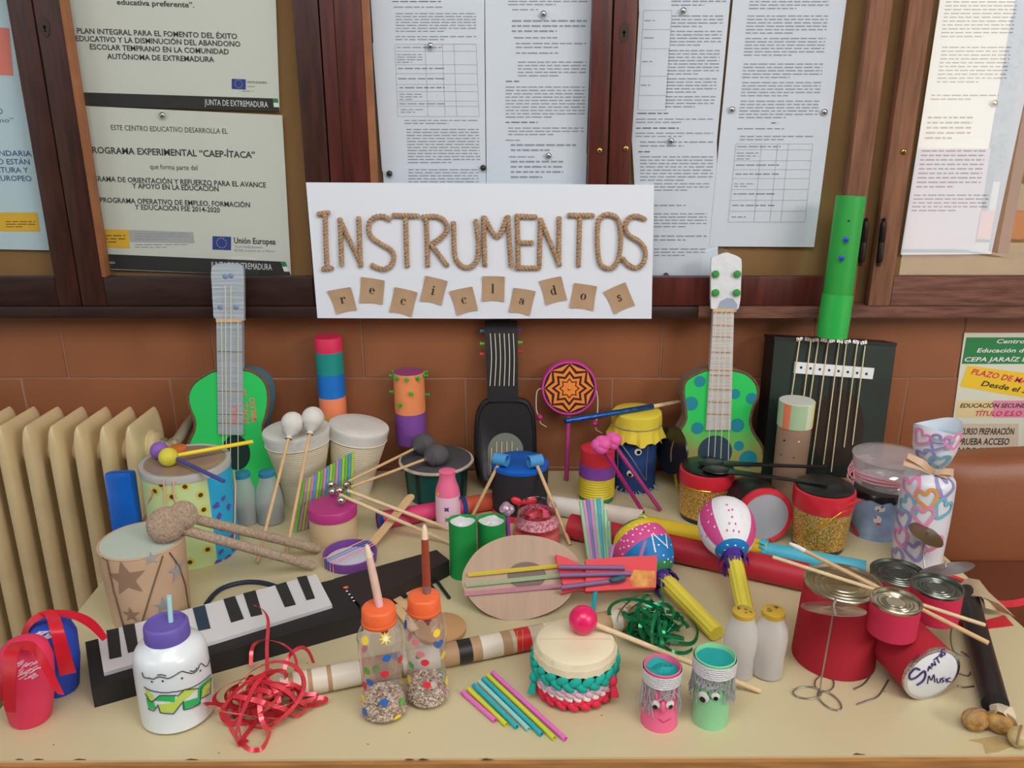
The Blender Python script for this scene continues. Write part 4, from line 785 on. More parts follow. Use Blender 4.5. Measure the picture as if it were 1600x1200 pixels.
mb.add([tops[0][0].lerp(tops[0][1], .55) + nn, tops[-1][0].lerp(tops[-1][1], .36) + nn, tops[-1][0].lerp(tops[-1][1], .52) + nn, tops[0][0].lerp(tops[0][1], .8) + nn], [(0, 1, 2, 3)], tape); part('tape', mb, t)
# ================================================================ FROSTED BOTTLES WITH BLUE CAPS
def frosted(name): return clear(name, (.90, .93, .94), .05, .25, .55, (226, 230, 234))
def shaker_bottle(cx, by, rows, cap_row, cap_w, capm, fill, fy, label, group, gm, seedtext=None):
    L, c = upright(cx, by, rows[0][1], [(by, rows[0][1])] + rows); t = thing('shaker_bottle', label, 'shaker', c, group); H = L.p[-1][0]; r0 = L.p[0][1]
    p = [(0.001, r0 * .8), (.003, r0)] + [q for q in L.p if q[0] > .004]; Lb = Lat(c, p); mb = MB(); mb.lathe(Lb, gm, 32, (True, False)); part('bottle', mb, t)
    zc = zof(c, cap_row) - c.z; rc = cap_w / 2 * mpp((c.x, c.y, c.z + H)); mb = MB(); mb.lathe(Lat(c, [(H - .001, rc), (max(zc, H + .0015), rc), (max(zc, H + .0015) + .0008, rc - .001)]), capm, 28); part('cap', mb, t)
    if fill: zf = zof(c, fy) - c.z; q = [(.002, r0 * .78), (.005, r0 * .94)] + [(tt, Lb.r(tt) * .95) for tt in (zf * .5, zf)]; mb = MB(); mb.lathe(Lat(c, q), fill, 24); part('filling', mb, t)
    return t, L, c
lent = M('dark_seeds', (96, 84, 78), .9, c2=(60, 52, 48), vs=300); tealcap = M('teal_cap', (46, 132, 166), .6); fr = frosted('frosted_blue')
shaker_bottle(387, 823, [(812, 36), (790, 37), (775, 37), (760, 33), (750, 25), (744, 24)], 739, 25, tealcap, lent, 798, 'frosted bottle shaker with a blue cap beside the flower drum, the left of two', 'frosted bottles with blue caps', fr)
shaker_bottle(425, 823, [(812, 42), (790, 42), (775, 41), (760, 35), (750, 26), (742, 24)], 737, 25, tealcap, lent, 796, 'frosted bottle shaker with a blue cap beside the left bongo, the right of two', 'frosted bottles with blue caps', fr)
# ================================================================ FLOWER DRUM
L, c = upright(312, 888, 128, [(888, 126), (719, 132)]); H = L.p[-1][0]; lime = M('lime_paper', (190, 212, 150), .6, spec=.4)
t = thing('paper_drum', 'round drum papered in lime sunflowers and blue with a clear lid, beside the radiator', 'drum', c)
mb = MB(); mb.lathe(L, lime, 48)
a0 = L.hit(330, 800)[0]; w_ = L.p[0][1]
v = []; nx = 16
for j in range(5):
    for i in range(nx + 1): v.append(L.pt(a0 + (1.9) * i / nx, .001 + (H - .002) * j / 4, .0005))
mb.add(v, [(j * (nx + 1) + i, j * (nx + 1) + i + 1, (j + 1) * (nx + 1) + i + 1, (j + 1) * (nx + 1) + i) for j in range(4) for i in range(nx)], M('cyan_paper', (40, 168, 214), .6))
sy, sb = M('sunflower_yellow', (212, 196, 82), .7), M('sunflower_brown', (78, 56, 36), .8)
for x, y in ((252, 757), (289, 760), (313, 773), (318, 796), (269, 776), (243, 767), (324, 858), (297, 878), (253, 800), (300, 830), (262, 868), (280, 845), (310, 905 - 20)):
    if y > 882: continue
    mark(mb, L, x, y, s_star(11, .0092, .0058), sy, .0007); mark(mb, L, x, y, s_circ(.004, 10), sb, .0011)
vi = M('violet_print', (90, 76, 176), .7); rv = random.Random(8)
for x, y in ((349, 778), (342, 806), (356, 792), (366, 806), (347, 826), (370, 822), (350, 843), (345, 862), (362, 838), (343, 880), (357, 872), (338, 790), (369, 780), (365, 858), (339, 845)):
    pts = [(.0075 * rv.uniform(.5, 1.2) * math.cos(2 * PI * k / 9), .0065 * rv.uniform(.35, 1.2) * math.sin(2 * PI * k / 9)) for k in range(9)]; mark(mb, L, x, y, s_poly(pts), vi, .0009)
part('body', mb, t)
zl = c.z + H; rl_ = L.p[-1][1]; mb = MB(); lidm = M('lid_plastic', (178, 178, 176), .25, spec=.6); mb.lathe(Lat(c, [(H - .012, rl_ + .0015), (H - .002, rl_ + .002), (H + .001, rl_ + .001), (H + .001, rl_ - .004), (H - .0005, rl_ - .006), (H - .0005, rl_ * .5)]), lidm, 48, (False, False)); part('lid', mb, t, 'greyish clear plastic lid')
mb = MB(); mb.lathe(Lat(c, [(H - .0005, rl_ - .0055), (H + .0006, rl_ - .006)]), M('lid_centre', (158, 134, 118), .2, var=.25, vs=12, spec=.7), 40); part('drumhead', mb, t, 'brownish shiny drumhead')
el = M('pink_elastic', (226, 170, 150), .7)
for pts in ([(257, 748), (260, 780), (259, 800)], [(272, 749), (273, 775), (282, 795), (293, 810)], [(365, 735), (364, 790), (363, 850)], [(240, 762), (237, 776)]): part('elastic_cord', MB().tube(pxline(L, pts, .0035), .0013, el, 6), t)
part('elastic_cord', MB().tube([L.pt(L.hit(237, 776)[0], L.hit(237, 776)[1], .003), G(221, 826, TZ + .04)], .0013, el, 6), t)
yl_ = M('mallet_yellow', (214, 204, 70), .6, var=.15, vs=60); mallet('drum_mallet', 'yellow painted mallet resting on the lid of the flower drum', G(263, 714, zl + .0165), G(395, 690, zl + .012), .0158, .0036, yl_, M('stick_yellow', (232, 206, 52), .5))
mallet('drum_mallet', 'violet mallet lying under the yellow one on the flower drum', G(249, 704, zl + .017), G(350, 752, zl + .006), .0150, .0034, M('mallet_violet', (134, 92, 176), .6), M('stick_indigo', (70, 70, 138), .5))
mb = MB(); q = G(277, 702, zl + .001); mb.lathe(Lat(q, [(0, .016), (.004, .016), (.005, .0145)]), M('orange_cap', (206, 110, 50), .5), 24); solo('bottle_cap', mb, 'flat orange cap on the far side of the flower drum lid', 'cap', q)
# blue box
a = G(207, 876); b_ = S(187, 736, a.y + .02); mb = MB(); d = (b_ - a).normalized(); bl = M('blue_tape', (14, 94, 190), .3, bump=1.0, bs=28, spec=.6, var=.15, vs=30)
mb.bar(a + d * .008, b_, .047, .024, bl, (0, -1, 0), bev=.008); solo('blue_block', mb, 'blue tape-wrapped upright block between radiator and flower drum', 'block', a)
# ================================================================ CARDBOARD DRUM WITH STARS
L, c = upright(243, 986, 108, [(986, 108), (960, 112), (900, 120), (848, 126), (844, 126)]); H = L.p[-1][0]; kd = M('kraft_wrap', (200, 168, 138), .6, var=.12, vs=18, bump=.25, bs=30)
t = thing('cardboard_drum', 'brown paper drum with painted stars and a pale grey top, left of the keyboard', 'drum', c); mb = MB(); mb.lathe(L, kd, 44); gst = M('star_brown', (146, 118, 96), .6)
mark(mb, L, 197, 905, s_fine(s_star(5, .030, .013, PI / 2 + .1)), gst, .0006)
for x, y, s_ in ((277, 890, 1), (236, 872, .6), (255, 945, .8), (205, 960, .7)): mark(mb, L, x, y, s_fine(s_star(5, .020 * s_, .007 * s_, .3)), M('star_silver', (172, 172, 176), .35, .3) if s_ != .7 else gst, .001)
part('body', mb, t); rt = L.p[-1][1]; mb = MB(); mb.lathe(Lat(c, [(H - .002, rt - .002), (H + .0012, rt - .003), (H + .0015, rt - .006)]), M('grey_green_head', (184, 196, 184), .5), 44); part('drumhead', mb, t, 'pale grey-green drumhead')
mb = MB(); ring(L, H, .0018, kd, mb, -.001); part('rim', mb, t)
cd = M('dark_cord', (112, 88, 66), .8)
for pts in ([(254, 868), (240, 912), (222, 972)], [(167, 868), (178, 920), (194, 978)], [(264, 863), (279, 885), (289, 915), (294, 950)]): part('cord', MB().tube(pxline(L, pts, .0012), .0011, cd, 6), t)
zt_ = c.z + H; jute = M('jute_wound', (186, 164, 142), .95, bump=.7, bs=500, var=.35, vs=260)
def jute_mallet(hd, tail, rh, rs, label):
    t = thing('jute_mallet', label, 'mallet', tail, 'jute-wound mallets'); d = (hd - tail).normalized(); L = (hd - tail).length
    mb = MB(); mb.ball(hd, rh, jute, 24, 16)
    for k in range(44):
        u = V((rw.gauss(0, 1), rw.gauss(0, 1), rw.gauss(0, 1))).normalized(); x, y, _ = frame(u); mb.tube([hd + (x * math.cos(2 * PI * i / 20) + y * math.sin(2 * PI * i / 20)) * rh * .995 for i in range(20)], .0014, jute, 5, closed=True)
    part('head', mb, t); mb = MB(); mb.lathe(wound(Lat(tail, [(0, rs), (L - rh * .8, rs)], d), .0008, .0042), jute, 16); part('handle', mb, t)
jute_mallet(G(259, 820, zt_ + .0265), G(489, 884, TZ + .0085), .0258, .0072, 'jute-wound mallet on the cardboard drum, the nearer of two')
jute_mallet(G(285, 806, zt_ + .030), G(497, 858, TZ + .0085), .0215, .0072, 'jute-wound mallet on the cardboard drum, the farther of two')
# ================================================================ JAR DRUM WITH PINK LID, JINGLE STICKS
L, c = upright(524, 858, 70, [(858, 70), (850, 72), (812, 74), (803, 72)]); H = L.p[-1][0]; t = thing('jar_drum', 'beige jar with a magenta lid in front of the straw panpipe', 'jar', c)
mb = MB(); mb.lathe(L, M('beige_jar', (204, 178, 140), .4, spec=.5), 40); part('jar', mb, t); zl = zof(c, 788) - c.z; r = L.p[-1][1]; mag = M('magenta_lid', (176, 52, 122), .4, bump=.1, bs=60)
mb = MB(); mb.lathe(Lat(c, [(H - .001, r), (H, r + .002), (zl - .003, r + .002), (zl - .0005, r), (zl, r - .003)]), mag, 40); part('lid', mb, t); zl += c.z
bell = M('bell_silver', (210, 208, 204), .16, 1.0)
for bells, a, b_, lab in ((((517, 757), (542, 757), (531, 766)), (547, 768), (703, 827), 'wooden stick with silver bells on the magenta lid, the farther one'), (((519, 768), (533, 782)), (535, 775), (705, 849), 'wooden stick with silver bells on the magenta lid, the nearer one')):
    tl_ = G(*b_, TZ + .0035); hd = G(*a, zl + .011); t = thing('jingle_stick', lab, 'bell stick', tl_, 'jingle sticks'); mb = MB(); mb.cyl(tl_, hd + (hd - tl_).normalized() * .006, .0034, woodp, 12, bev=.001); part('stick', mb, t)
    for k, q in enumerate(bells):
        p = G(*q, zl + .0085 + .004 * (k % 2)); mb = MB(); mb.ball(p, .0078, bell, 16, 10); mb.tube([p + V((0, 0, .006)), p.lerp(hd, .5) + V((0, 0, .004)), hd], .0009, bell, 5); part('bell', mb, t)
# ================================================================ PURPLE LID BANJO
L, c = upright(549, 897, 80, [(897, 80), (862, 84)]); H = L.p[-1][0]; rr = L.p[-1][1]; t = thing('lid_banjo', 'purple jar lid banjo strung with rubber bands, with a flat wooden handle', 'banjo', c); mb = MB()
mb.lathe(Lat(c, [(0, L.p[0][1]), (H - .001, rr), (H, rr - .001), (H - .001, rr - .003), (.004, rr - .0035)]), M('purple_lid', (112, 62, 142), .5, spec=.4), 44, (True, False)); part('lid', mb, t)
mb = MB(); mb.lathe(Lat(c, [(.003, rr - .004), (.0045, rr - .0045)]), M('lid_inside', (206, 208, 222), .6), 40); part('inside', mb, t, 'white inside of the lid')
for k, cc__ in enumerate(((226, 150, 160), (226, 160, 190), (90, 140, 190), (90, 110, 180), (220, 180, 110))):
    u = (k - 2) * .0065; th = math.radians(48); ex, ey = V((math.cos(th), math.sin(th), 0)), V((-math.sin(th), math.cos(th), 0)); q = math.sqrt(max(1e-6, (rr + .0005) ** 2 - u * u))
    part('rubber_band', MB().tube([c + ey * u + ex * q + V((0, 0, .002)), c + ey * u + ex * q + V((0, 0, H + .0008)), c + ey * u - ex * q + V((0, 0, H + .0008)), c + ey * u - ex * q + V((0, 0, .002))], .0008, M('band_%d' % k, cc__, .6), 6), t)
a, b_ = G(580, 852, TZ + .010), G(641, 778, TZ + .050); mb = MB(); d = (b_ - a).normalized(); s_ = d.cross(V((0, 0, 1))).normalized(); up = s_.cross(d); n = 10; w2 = .0085
mb.prism([a - s_ * w2, a + s_ * w2] + [b_ + s_ * (w2 * math.cos(PI * k / n)) + d * (w2 * math.sin(PI * k / n)) for k in range(n + 1)], up * .002, wood); part('handle', mb, t, 'flat wooden lolly stick handle')
# ================================================================ PINK TUBE, PINK BOTTLE
a, b_ = G(592, 813, TZ + .0167), G(786, 780, TZ + .0167); ax = b_ - a; Ln = ax.length; t = thing('paper_tube_rattle', 'long pink and orange tube with blue ends, lying behind the pink bottle', 'rainstick', (a + b_) / 2)
mb = MB(); f = (720 - 592) / 194; pk_ = M('pink_tube', (206, 62, 112), .55); orr = M('orange_tube', (196, 84, 56), .6); mb.lathe(Lat(a, [(0, .0165), (Ln * f, .0165), (Ln, .0165)], ax), None, 28, mats=[pk_, orr]); part('tube', mb, t)
by_ = M('blue_yarn', (34, 72, 140), .9)
for tt in (0, f): mb = MB(); [mb.tube([a + ax.normalized() * (Ln * tt + .004 * k) + frame(ax)[0] * (.0175 * math.cos(2 * PI * i / 20)) + frame(ax)[1] * (.0175 * math.sin(2 * PI * i / 20)) for i in range(20)], .0024, by_, 6, closed=True) for k in (0, 1)]; part('yarn_band', mb, t)
L, c = upright(701, 829, 38, [(829, 38), (800, 39), (772, 39), (762, 36), (752, 28), (745, 25), (738, 25)]); H = L.p[-1][0]; t = thing('painted_bottle', 'small pink bottle with painted flowers behind the green paper tubes', 'bottle', c)
mb = MB(); z1 = zof(c, 771) - c.z; q = Lat(c, [(0, L.r(0))] + [(z, L.r(z)) for z in (.02, z1 - .0005, z1)] + [p for p in L.p if p[0] > z1 + .001] + [(H + .003, L.p[-1][1] + .001), (H + .004, L.p[-1][1] - .001), (H + .0035, .004)])
nq = len(q.p) - 1; mb.lathe(q, None, 28, mats=[M('pale_pink_card', (228, 190, 208), .6)] * 3 + [M('candy_pink', (236, 110, 150), .45)] * (nq - 3))
for x, y, cc__ in ((698, 796, (74, 60, 130)), (699, 812, (90, 140, 70)), (718, 778, (90, 110, 60)), (685, 772, (216, 196, 70)), (712, 820, (150, 80, 140))): mark(mb, q, x, y, s_star(4, .0062, .0028, PI / 4), M('flower_%d' % x, cc__, .7), .0008)
part('bottle', mb, t)
# ================================================================ GREY-TOPPED GREEN DRUM
L, c = upright(684, 792, 90, [(792, 90), (720, 100), (716, 104)]); H = L.p[-1][0]; r = L.p[-1][1]; t = thing('bucket_drum', 'dark green drum with a charcoal cloth top and rope rim, beside the black guitar', 'drum', c); gd = M('bottle_green', (20, 84, 76), .5)
mb = MB(); mb.lathe(L, gd, 40)
for k in range(8):
    a = -PI / 2 - .55 + k * .8; v = [L.pt(a + da, z_, .0008) for z_ in (.002, H - .01) for da in (-.07, .07)]; mb.add(v, [(0, 1, 3, 2)], blkm)
part('body', mb, t); chc = M('charcoal_cloth', (74, 72, 76), .85, bump=.3, bs=220); mb = MB(); mb.lathe(Lat(c, [(H - .006, r + .003), (H, r + .0035), (H + .002, r), (H + .003, r * .5)]), chc, 40); part('drumhead', mb, t)
mb = MB(); ringp = [c + V(((r + .005) * math.cos(2 * PI * k / 40), (r + .005) * math.sin(2 * PI * k / 40), H - .004)) for k in range(40)]; mb.rope(ringp, .0034, M('rope_grey', (190, 180, 166), .9), 2, .009, 6, True, 2); part('rope_rim', mb, t)
zt_ = c.z + H + .003; chd = M('grey_foam', (84, 82, 86), .9, bump=.4, bs=120)
for (hx, hy), (sx, sy), rh, yy, lab in (((662, 694), (545, 752), .0235, 1.372, 'grey cloth-headed mallet on the charcoal drum, the farther one'), ((682, 711), (548, 761), .0235, 1.350, 'grey cloth-headed mallet on the charcoal drum, the nearer one')):
    hd = G(hx, hy, zt_ + .0205); tl_ = S(sx, sy, yy); t = mallet('drum_mallet', lab, hd, tl_, rh, .0027, chd, wood, 'grey cloth-headed mallets', (1.05, .95, .9)); d = (hd - tl_).normalized(); q = hd - d * .024
    mb = MB(); mb.lathe(Lat(q - d * .004, [(0, .0045), (.004, .0055), (.009, .014), (.014, .020)], d), chd, 16); part('cloth_tie', mb, t)
# ================================================================ BLACK DRUM WITH BLUE TOP
L, c = upright(812, 818, 84, [(818, 84), (730, 89), (722, 89)]); H = L.p[-1][0]; r = L.p[-1][1]; t = thing('felt_drum', 'black drum with a bright blue top and red ribbon, in front of the black guitar', 'drum', c)
mb = MB(); mb.lathe(L, M('black_felt', (40, 38, 44), .8), 40); part('body', mb, t)
blu = M('blue_top', (16, 92, 184), .35, bump=.35, bs=50); mb = MB(); mb.lathe(Lat(c, [(H - .006, r + .0008), (H, r + .0008), (H + .002, r - .002), (H + .0022, r * .5)]), blu, 40); part('drumhead', mb, t)
rr_ = M('red_ribbon', (222, 44, 62), .35, spec=.5); mb = MB(); z0 = zof(c, 793) - c.z; side_band(mb, L, z0 - .006, z0 + .006, rr_, .001); part('ribbon', mb, t, 'red satin ribbon band')
mb = MB(); a, tt = L.hit(818, 783); p = L.pt(a, tt, .004)
for s_ in (-1, 1): mb.ball(p + V((s_ * .013, -.004, .004)), .012, rr_, 14, 8, (1, .45, .62), Matrix.Rotation(-s_ * .5, 3, 'Y'))
mb.ball(p, .005, rr_, 10, 6); part('bow', mb, t, 'red ribbon bow')
zt_ = c.z + H + .003; bt = M('blue_paper_roll', (74, 148, 206), .6)
for (hx, hy), (sx, sy), rot, lab in (((783, 718), (737, 808), -.5, 'stick with a blue paper roll head on the blue-topped drum, left'), ((836, 720), (891, 851), .45, 'stick with a blue paper roll head on the blue-topped drum, right')):
    hd = G(hx, hy, zt_ + .0135); tl_ = G(sx, sy, TZ + .003); t2 = thing('drum_mallet', lab, 'mallet', tl_, 'mallets with blue paper heads'); ax = V((math.cos(rot), math.sin(rot) * .9, 0)).normalized(); mb = MB()
    q = Lat(hd - ax * .013, [(0, .0115), (.026, .0115), (.026, .0095), (0, .0095), (0, .0115)], ax); mb.lathe(q, bt, 24, (False, False)); part('head', mb, t2); d = (hd - tl_).normalized(); mb = MB(); mb.cyl(tl_, hd - d * .0108, .0033, wood, 12, bev=.001); part('stick', mb, t2)
# ================================================================ PELLET DRUM
pl = lean(1.553, TZ, 1.577, .965); b0 = pl.hit(885, 749); dc = pl.hit(889, 605); t = thing('pellet_drum', 'pink-rimmed twirling drum with an orange and black star pattern, standing on its stick', 'drum', b0); n = pl.n
R = 42.5 * mpp(dc); pkr = M('pink_rim', (206, 62, 158), .4); mb = MB(); mb.lathe(Lat(dc - n * .012, [(0, R), (.024, R), (.025, R - .001), (.025, R - .0035), (.022, R - .004)], n), pkr, 48, (True, False)); part('rim', mb, t)
ob, og = M('star_black', (44, 30, 28), .6), M('star_orange', (240, 132, 50), .6); mb = MB(); p0 = dc + n * .0105; mb.on_pl(s_circ(R - .0036, 48), pl, p0, ob, 0)
for k, (s_, m_) in enumerate(((1.30, og), (1.08, ob), (.90, og), (.72, ob), (.58, og), (.42, ob), (.35, og))):
    sh = s_star(8, (R - .005) * s_, (R - .005) * s_ * .70, PI / 2); sh = ([(a if math.hypot(a, b_) < R - .0045 else a * (R - .0045) / math.hypot(a, b_), b_ if math.hypot(a, b_) < R - .0045 else b_ * (R - .0045) / math.hypot(a, b_)) for a, b_ in sh[0]], sh[1]); mb.on_pl(sh, pl, p0, m_, .0003 * (k + 1))
part('drumhead', mb, t, 'black drumhead with orange eight-pointed stars'); mb = MB(); mb.ball(p0 + n * .003, .0035, silver, 10, 6); part('stud', mb, t)
mb = MB(); mb.cyl(b0, dc - pl.y * (R - .002), .0046, M('pink_stick', (176, 62, 128), .5), 12); part('stick', mb, t)
for pts, (bx, by) in (([(847, 607), (839, 612), (838, 640), (843, 652)], (843, 652)), ([(931, 607), (934, 625), (933, 650), (930, 664)], (930, 662))):
    part('string', MB().tube([pl.hit(*q) for q in pts], .0012, string, 6, smooth=5), t); mb = MB(); mb.ball(pl.hit(bx, by), .0068, M('pink_bead', (176, 52, 112), .35), 14, 10); part('bead', mb, t); part('string', MB().tube([pl.hit(bx, by + 4), pl.hit(bx + 2, by + 10), pl.hit(bx + 11, by + 15)], .001, string, 5), t)
# ================================================================ DENIM DRUM WITH YELLOW TOP
L, c = upright(989, 772, 66, [(772, 66), (700, 66), (660, 70), (646, 74)]); H = L.p[-1][0]; r = L.p[-1][1]; t = thing('denim_drum', 'small drum dressed in denim with googly eyes and a yellow crepe top', 'drum', c)
mb = MB(); mb.lathe(L, M('denim', (34, 66, 124), .85, bump=.4, bs=500, var=.2, vs=60), 36); part('body', mb, t)
yc = M('yellow_crepe', (216, 196, 62), .75, bump=.35, bs=90); zs_ = [zrow(c.y - r, y) - c.z for y in (694, 683, 673)] + [zof(c, y) - c.z for y in (652, 643)]; Rg = []; N = 48; g = random.Random(4)
jit = [g.uniform(-1, 1) for _ in range(N)]
for z, q, am, dz in ((zs_[0], r + .009, .0045, .006), (zs_[1], r + .004, .002, .002), (zs_[2], r + .001, .0008, 0), (zs_[3], r + .0025, .0005, 0), (zs_[4], r + .0015, .0003, 0), (zs_[4] + .003, r - .002, 0, 0), (zs_[4] + .0036, r * .5, 0, 0)):
    Rg.append([c + V(((q + am * (math.sin(k * 2.1) + jit[k])) * math.cos(2 * PI * k / N), (q + am * (math.sin(k * 2.1) + jit[k])) * math.sin(2 * PI * k / N), z + dz * jit[(k * 7) % N])) for k in range(N)])
mb = MB(); mb.rings(Rg, yc, (False, True)); part('drumhead', mb, t, 'yellow crepe paper drumhead with a ragged skirt'); mb = MB(); ring(L, zs_[2], .0012, M('grey_elastic', (150, 140, 110), .6), mb, .0015, R=r + .0012); part('elastic_band', mb, t)
eyb = M('eye_black', (16, 16, 18), .2); eyw = M('eye_white', (222, 222, 218), .15)
def eye(L, px, py, r, parent, dx=0.0, dy=-.25):
    a, tt = L.hit(px, py); p = L.pt(a, tt, .0002); nn = (L.pt(a, tt, .01) - p).normalized(); mb = MB(); mb.lathe(Lat(p, [(0, r), (.0012, r), (.0022, r * .6), (.0024, r * .2)], nn), eyw, 20); q = PL(p, nn); mb.on_pl(s_circ(r * .55, 14), q, q.at(p, dx * r, dy * r), eyb, .0029); return part('googly_eye', mb, parent)
eye(L, 997, 706, .0072, t, .1, 0); eye(L, 985, 740, .0072, t)
for pts in ([(972, 694), (990, 720), (1008, 750)], [(1012, 692), (1010, 720), (1009, 750)], [(966, 694), (966, 745)]): part('cord', MB().tube(pxline(L, pts, .0012), .0009, M('silver_cord', (150, 150, 150), .4, .6), 6), t)
mb = MB(); g = random.Random(9)
for k in range(70): a = 2 * PI * k / 70; z = g.uniform(.002, .012); p = L.pt(a, z, .001); mb.tube([p, L.pt(a + g.uniform(-.1, .1), z * .5, .004), L.pt(a + g.uniform(-.2, .2), .001, g.uniform(.004, .012))], .0007, M('lace_grey', (168, 174, 172), .8), 4)
part('lace_hem', mb, t, stuff=True)
zt_ = c.z + zs_[4] + .0036; a, b_ = G(883, 658, zt_ + .006), G(1062, 628, zt_ + .006); f = (1018 - 883) / 179; t = thing('foil_stick', 'wooden stick half wrapped in blue foil, lying on the yellow drum top', 'stick', a); mb = MB(); mb.cyl(a.lerp(b_, f - .03), b_, .0042, woodp, 12, bev=.001); part('stick', mb, t); mb = MB(); mb.cyl(a, a.lerp(b_, f), .0056, M('blue_foil', (44, 92, 168), .25, .75, bump=.8, bs=180), 16, bev=.0015); part('foil_wrap', mb, t)
# ================================================================ RED, PURPLE AND YELLOW STACKED DRUM, PINK MALLETS
L, c = upright(931, 790, 52, [(790, 52), (773, 53), (740, 53), (722, 53), (703, 53), (699, 53)]); H = L.p[-1][0]; r = L.p[-1][1]; t = thing('stacked_drum', 'small drum with red cap, purple band and yellow bands, beside the denim drum', 'drum', c)
zz = lambda y: zof(c, y) - c.z
mb = MB(); mb.lathe(sub(L, 0, zz(770), 0, 3), M('green_base', (56, 132, 76), .6), 32); part('base', mb, t)
mb = MB(); mb.lathe(wound(sub(L, zz(771), zz(737), .0005), .0016, .0052), M('yellow_bands', (218, 196, 58), .5), 36); part('band_stack', mb, t, 'stack of yellow bands')
mb = MB(); mb.lathe(Lat(c, [(zz(740), r), (zz(740), r + .003), (zz(722), r + .002), (zz(722), r)]), M('purple_band', (132, 74, 168), .5), 36); part('purple_band', mb, t)
mb = MB(); mb.lathe(Lat(c, [(zz(723), r), (H - .001, r), (H, r - .0015)]), M('red_cap', (214, 52, 66), .55), 36); part('cap', mb, t)
ph = M('pink_foam', (222, 92, 162), .6, bump=.3, bs=90); ps_ = M('magenta_glitter', (178, 40, 122), .3, .3, bump=.6, bs=300)
for (hx, hy), (sx, sy), yy, lab, m_ in (((939, 696), (1003, 797), 1.385, 'magenta stick with a pink foam head, the left one beside the stacked drum', ps_), ((956, 690), (1032, 797), 1.407, 'magenta stick with a pink foam head, the right one in front of the denim drum', M('plum_stick', (160, 52, 118), .5))):
    hd = S(hx, hy, yy); tl_ = G(sx, sy, TZ + .0038); t = thing('drum_mallet', lab, 'mallet', tl_, 'pink foam mallets'); d = (hd - tl_).normalized(); mb = MB()
    for k, (dx, dy, dz, q) in enumerate(((-.0045, 0, .001, .0150), (.0045, -.003, .004, .0145), (0, -.004, -.004, .0135), (.001, .002, .007, .0135))): mb.ball(hd + V((dx, dy, dz)), q, ph, 14, 8, (1, .9, .85))
    part('head', mb, t); mb = MB(); mb.tube([hd - d * .006 + frame(d)[0] * (.0125 * math.cos(2 * PI * k / 16)) + frame(d)[1] * (.0125 * math.sin(2 * PI * k / 16)) for k in range(16)], .0014, M('tie_blue', (60, 50, 160), .5), 5, closed=True); part('tie', mb, t); mb = MB(); mb.cyl(tl_, hd, .0040, m_, 12, bev=.001); part('stick', mb, t)
# ================================================================ GREEN PAPER TUBES
gp = M('green_paper', (24, 142, 66), .55, spec=.4); wp = M('white_tissue', (222, 222, 226), .8)
for k, (cx, by, w_, ty, lab) in enumerate(((724, 907, 42, 812, 'green paper tube stuffed with white paper, the left one beside the cardboard lute'), (768, 890, 43, 811, 'green paper tube stuffed with white paper, the right one beside the pink glass jar'))):
    L, c = upright(cx, by, w_, [(by, w_), (ty, w_ + 2)]); H = L.p[-1][0]; t = thing('paper_tube', lab, 'tube', c, 'green paper tubes'); r0, r = L.p[0][1], L.p[-1][1]; R = []
    for z, q in ((0, r0), (H * .5, (r0 + r) / 2), (H, r), (H, r - .0012), (H - .012, r - .0014)): R.append([c + V((q * (1 + .035 * math.cos(3 * a_ + k)) * math.cos(a_), q * (1 + .035 * math.cos(3 * a_ + k)) * math.sin(a_), z + (.002 * math.sin(2 * a_ + 1) if z > H * .6 else 0))) for a_ in [2 * PI * i / 36 for i in range(36)]])
    mb = MB(); mb.rings(R, gp, (True, False)); part('tube', mb, t); mb = MB(); crumple(mb, c + V((0, 0, H - .006)), r - .0008, wp, 5 + k, .0022); part('stuffing', mb, t, 'white tissue paper stuffing')
# ================================================================ GLASS JAR WITH PINK RIBBON
L, c = upright(838, 868, 70, [(868, 68), (862, 74), (830, 76), (819, 73), (812, 62), (805, 58), (797, 59), (791, 60)]); H = L.p[-1][0]; t = thing('glass_jar', 'glass jar of pink ribbons with a lace band, behind the cardboard lute', 'jar', c)
gl = clear('jar_glass', (.93, .9, .91), .05, .02); mb = MB(); r = L.p[-1][1]; p = [(0.001, L.p[0][1] * .9)] + L.p[1:] + [(H + .002, r + .001), (H + .003, r - .0005), (H + .001, r - .002), (H * .8, r - .003)]; mb.lathe(Lat(c, p), gl, 40, (True, False)); part('jar', mb, t)
mb = MB(); zz = lambda y: zof(c, y) - c.z; cor = M('coral_filling', (226, 112, 110), .6); q = sub(L, .004, zz(829), -.002, 5); mb.lathe(q, cor, 32); part('filling', mb, t, 'coral paper filling')
pr = M('pink_satin', (222, 84, 112), .3, bump=.2, bs=60, spec=.6); g = random.Random(2)
for k in range(7):
    a0 = g.uniform(0, 6.28); z0 = g.uniform(zz(828), zz(806)); q = .016 + .012 * g.random(); part('ribbon', MB().tube([c + V((q * math.cos(a0 + i * .9), q * math.sin(a0 + i * .9), z0 + .008 * math.sin(i * 1.7 + k))) for i in range(6)], .003, pr, 6, flat=(.010, .0006), smooth=5, twist=3.0), t)
mb = MB(); side_band(mb, L, zz(816), zz(801), M('lace_pink', (220, 170, 180), .7, c2=(170, 60, 84), vs=260), .0008); part('lace_band', mb, t, 'pink flecked lace band')
a = G(796, 872, TZ + .002); b_ = S(792, 795, a.y + .012); t = thing('wrapped_stick', 'purple stick with a crumpled silver foil head, beside the pink glass jar', 'stick', a); mb = MB(); mb.cyl(a, b_, .004, M('purple_stick', (140, 60, 140), .4), 12, bev=.001); part('stick', mb, t); mb = MB(); [mb.ball(b_ + V((g.uniform(-.005, .005), g.uniform(-.005, .005), g.uniform(-.004, .008))), .0085, M('lilac_foil', (196, 168, 190), .3, .5, bump=.8, bs=200), 10, 7) for _ in range(5)]; part('head', mb, t)
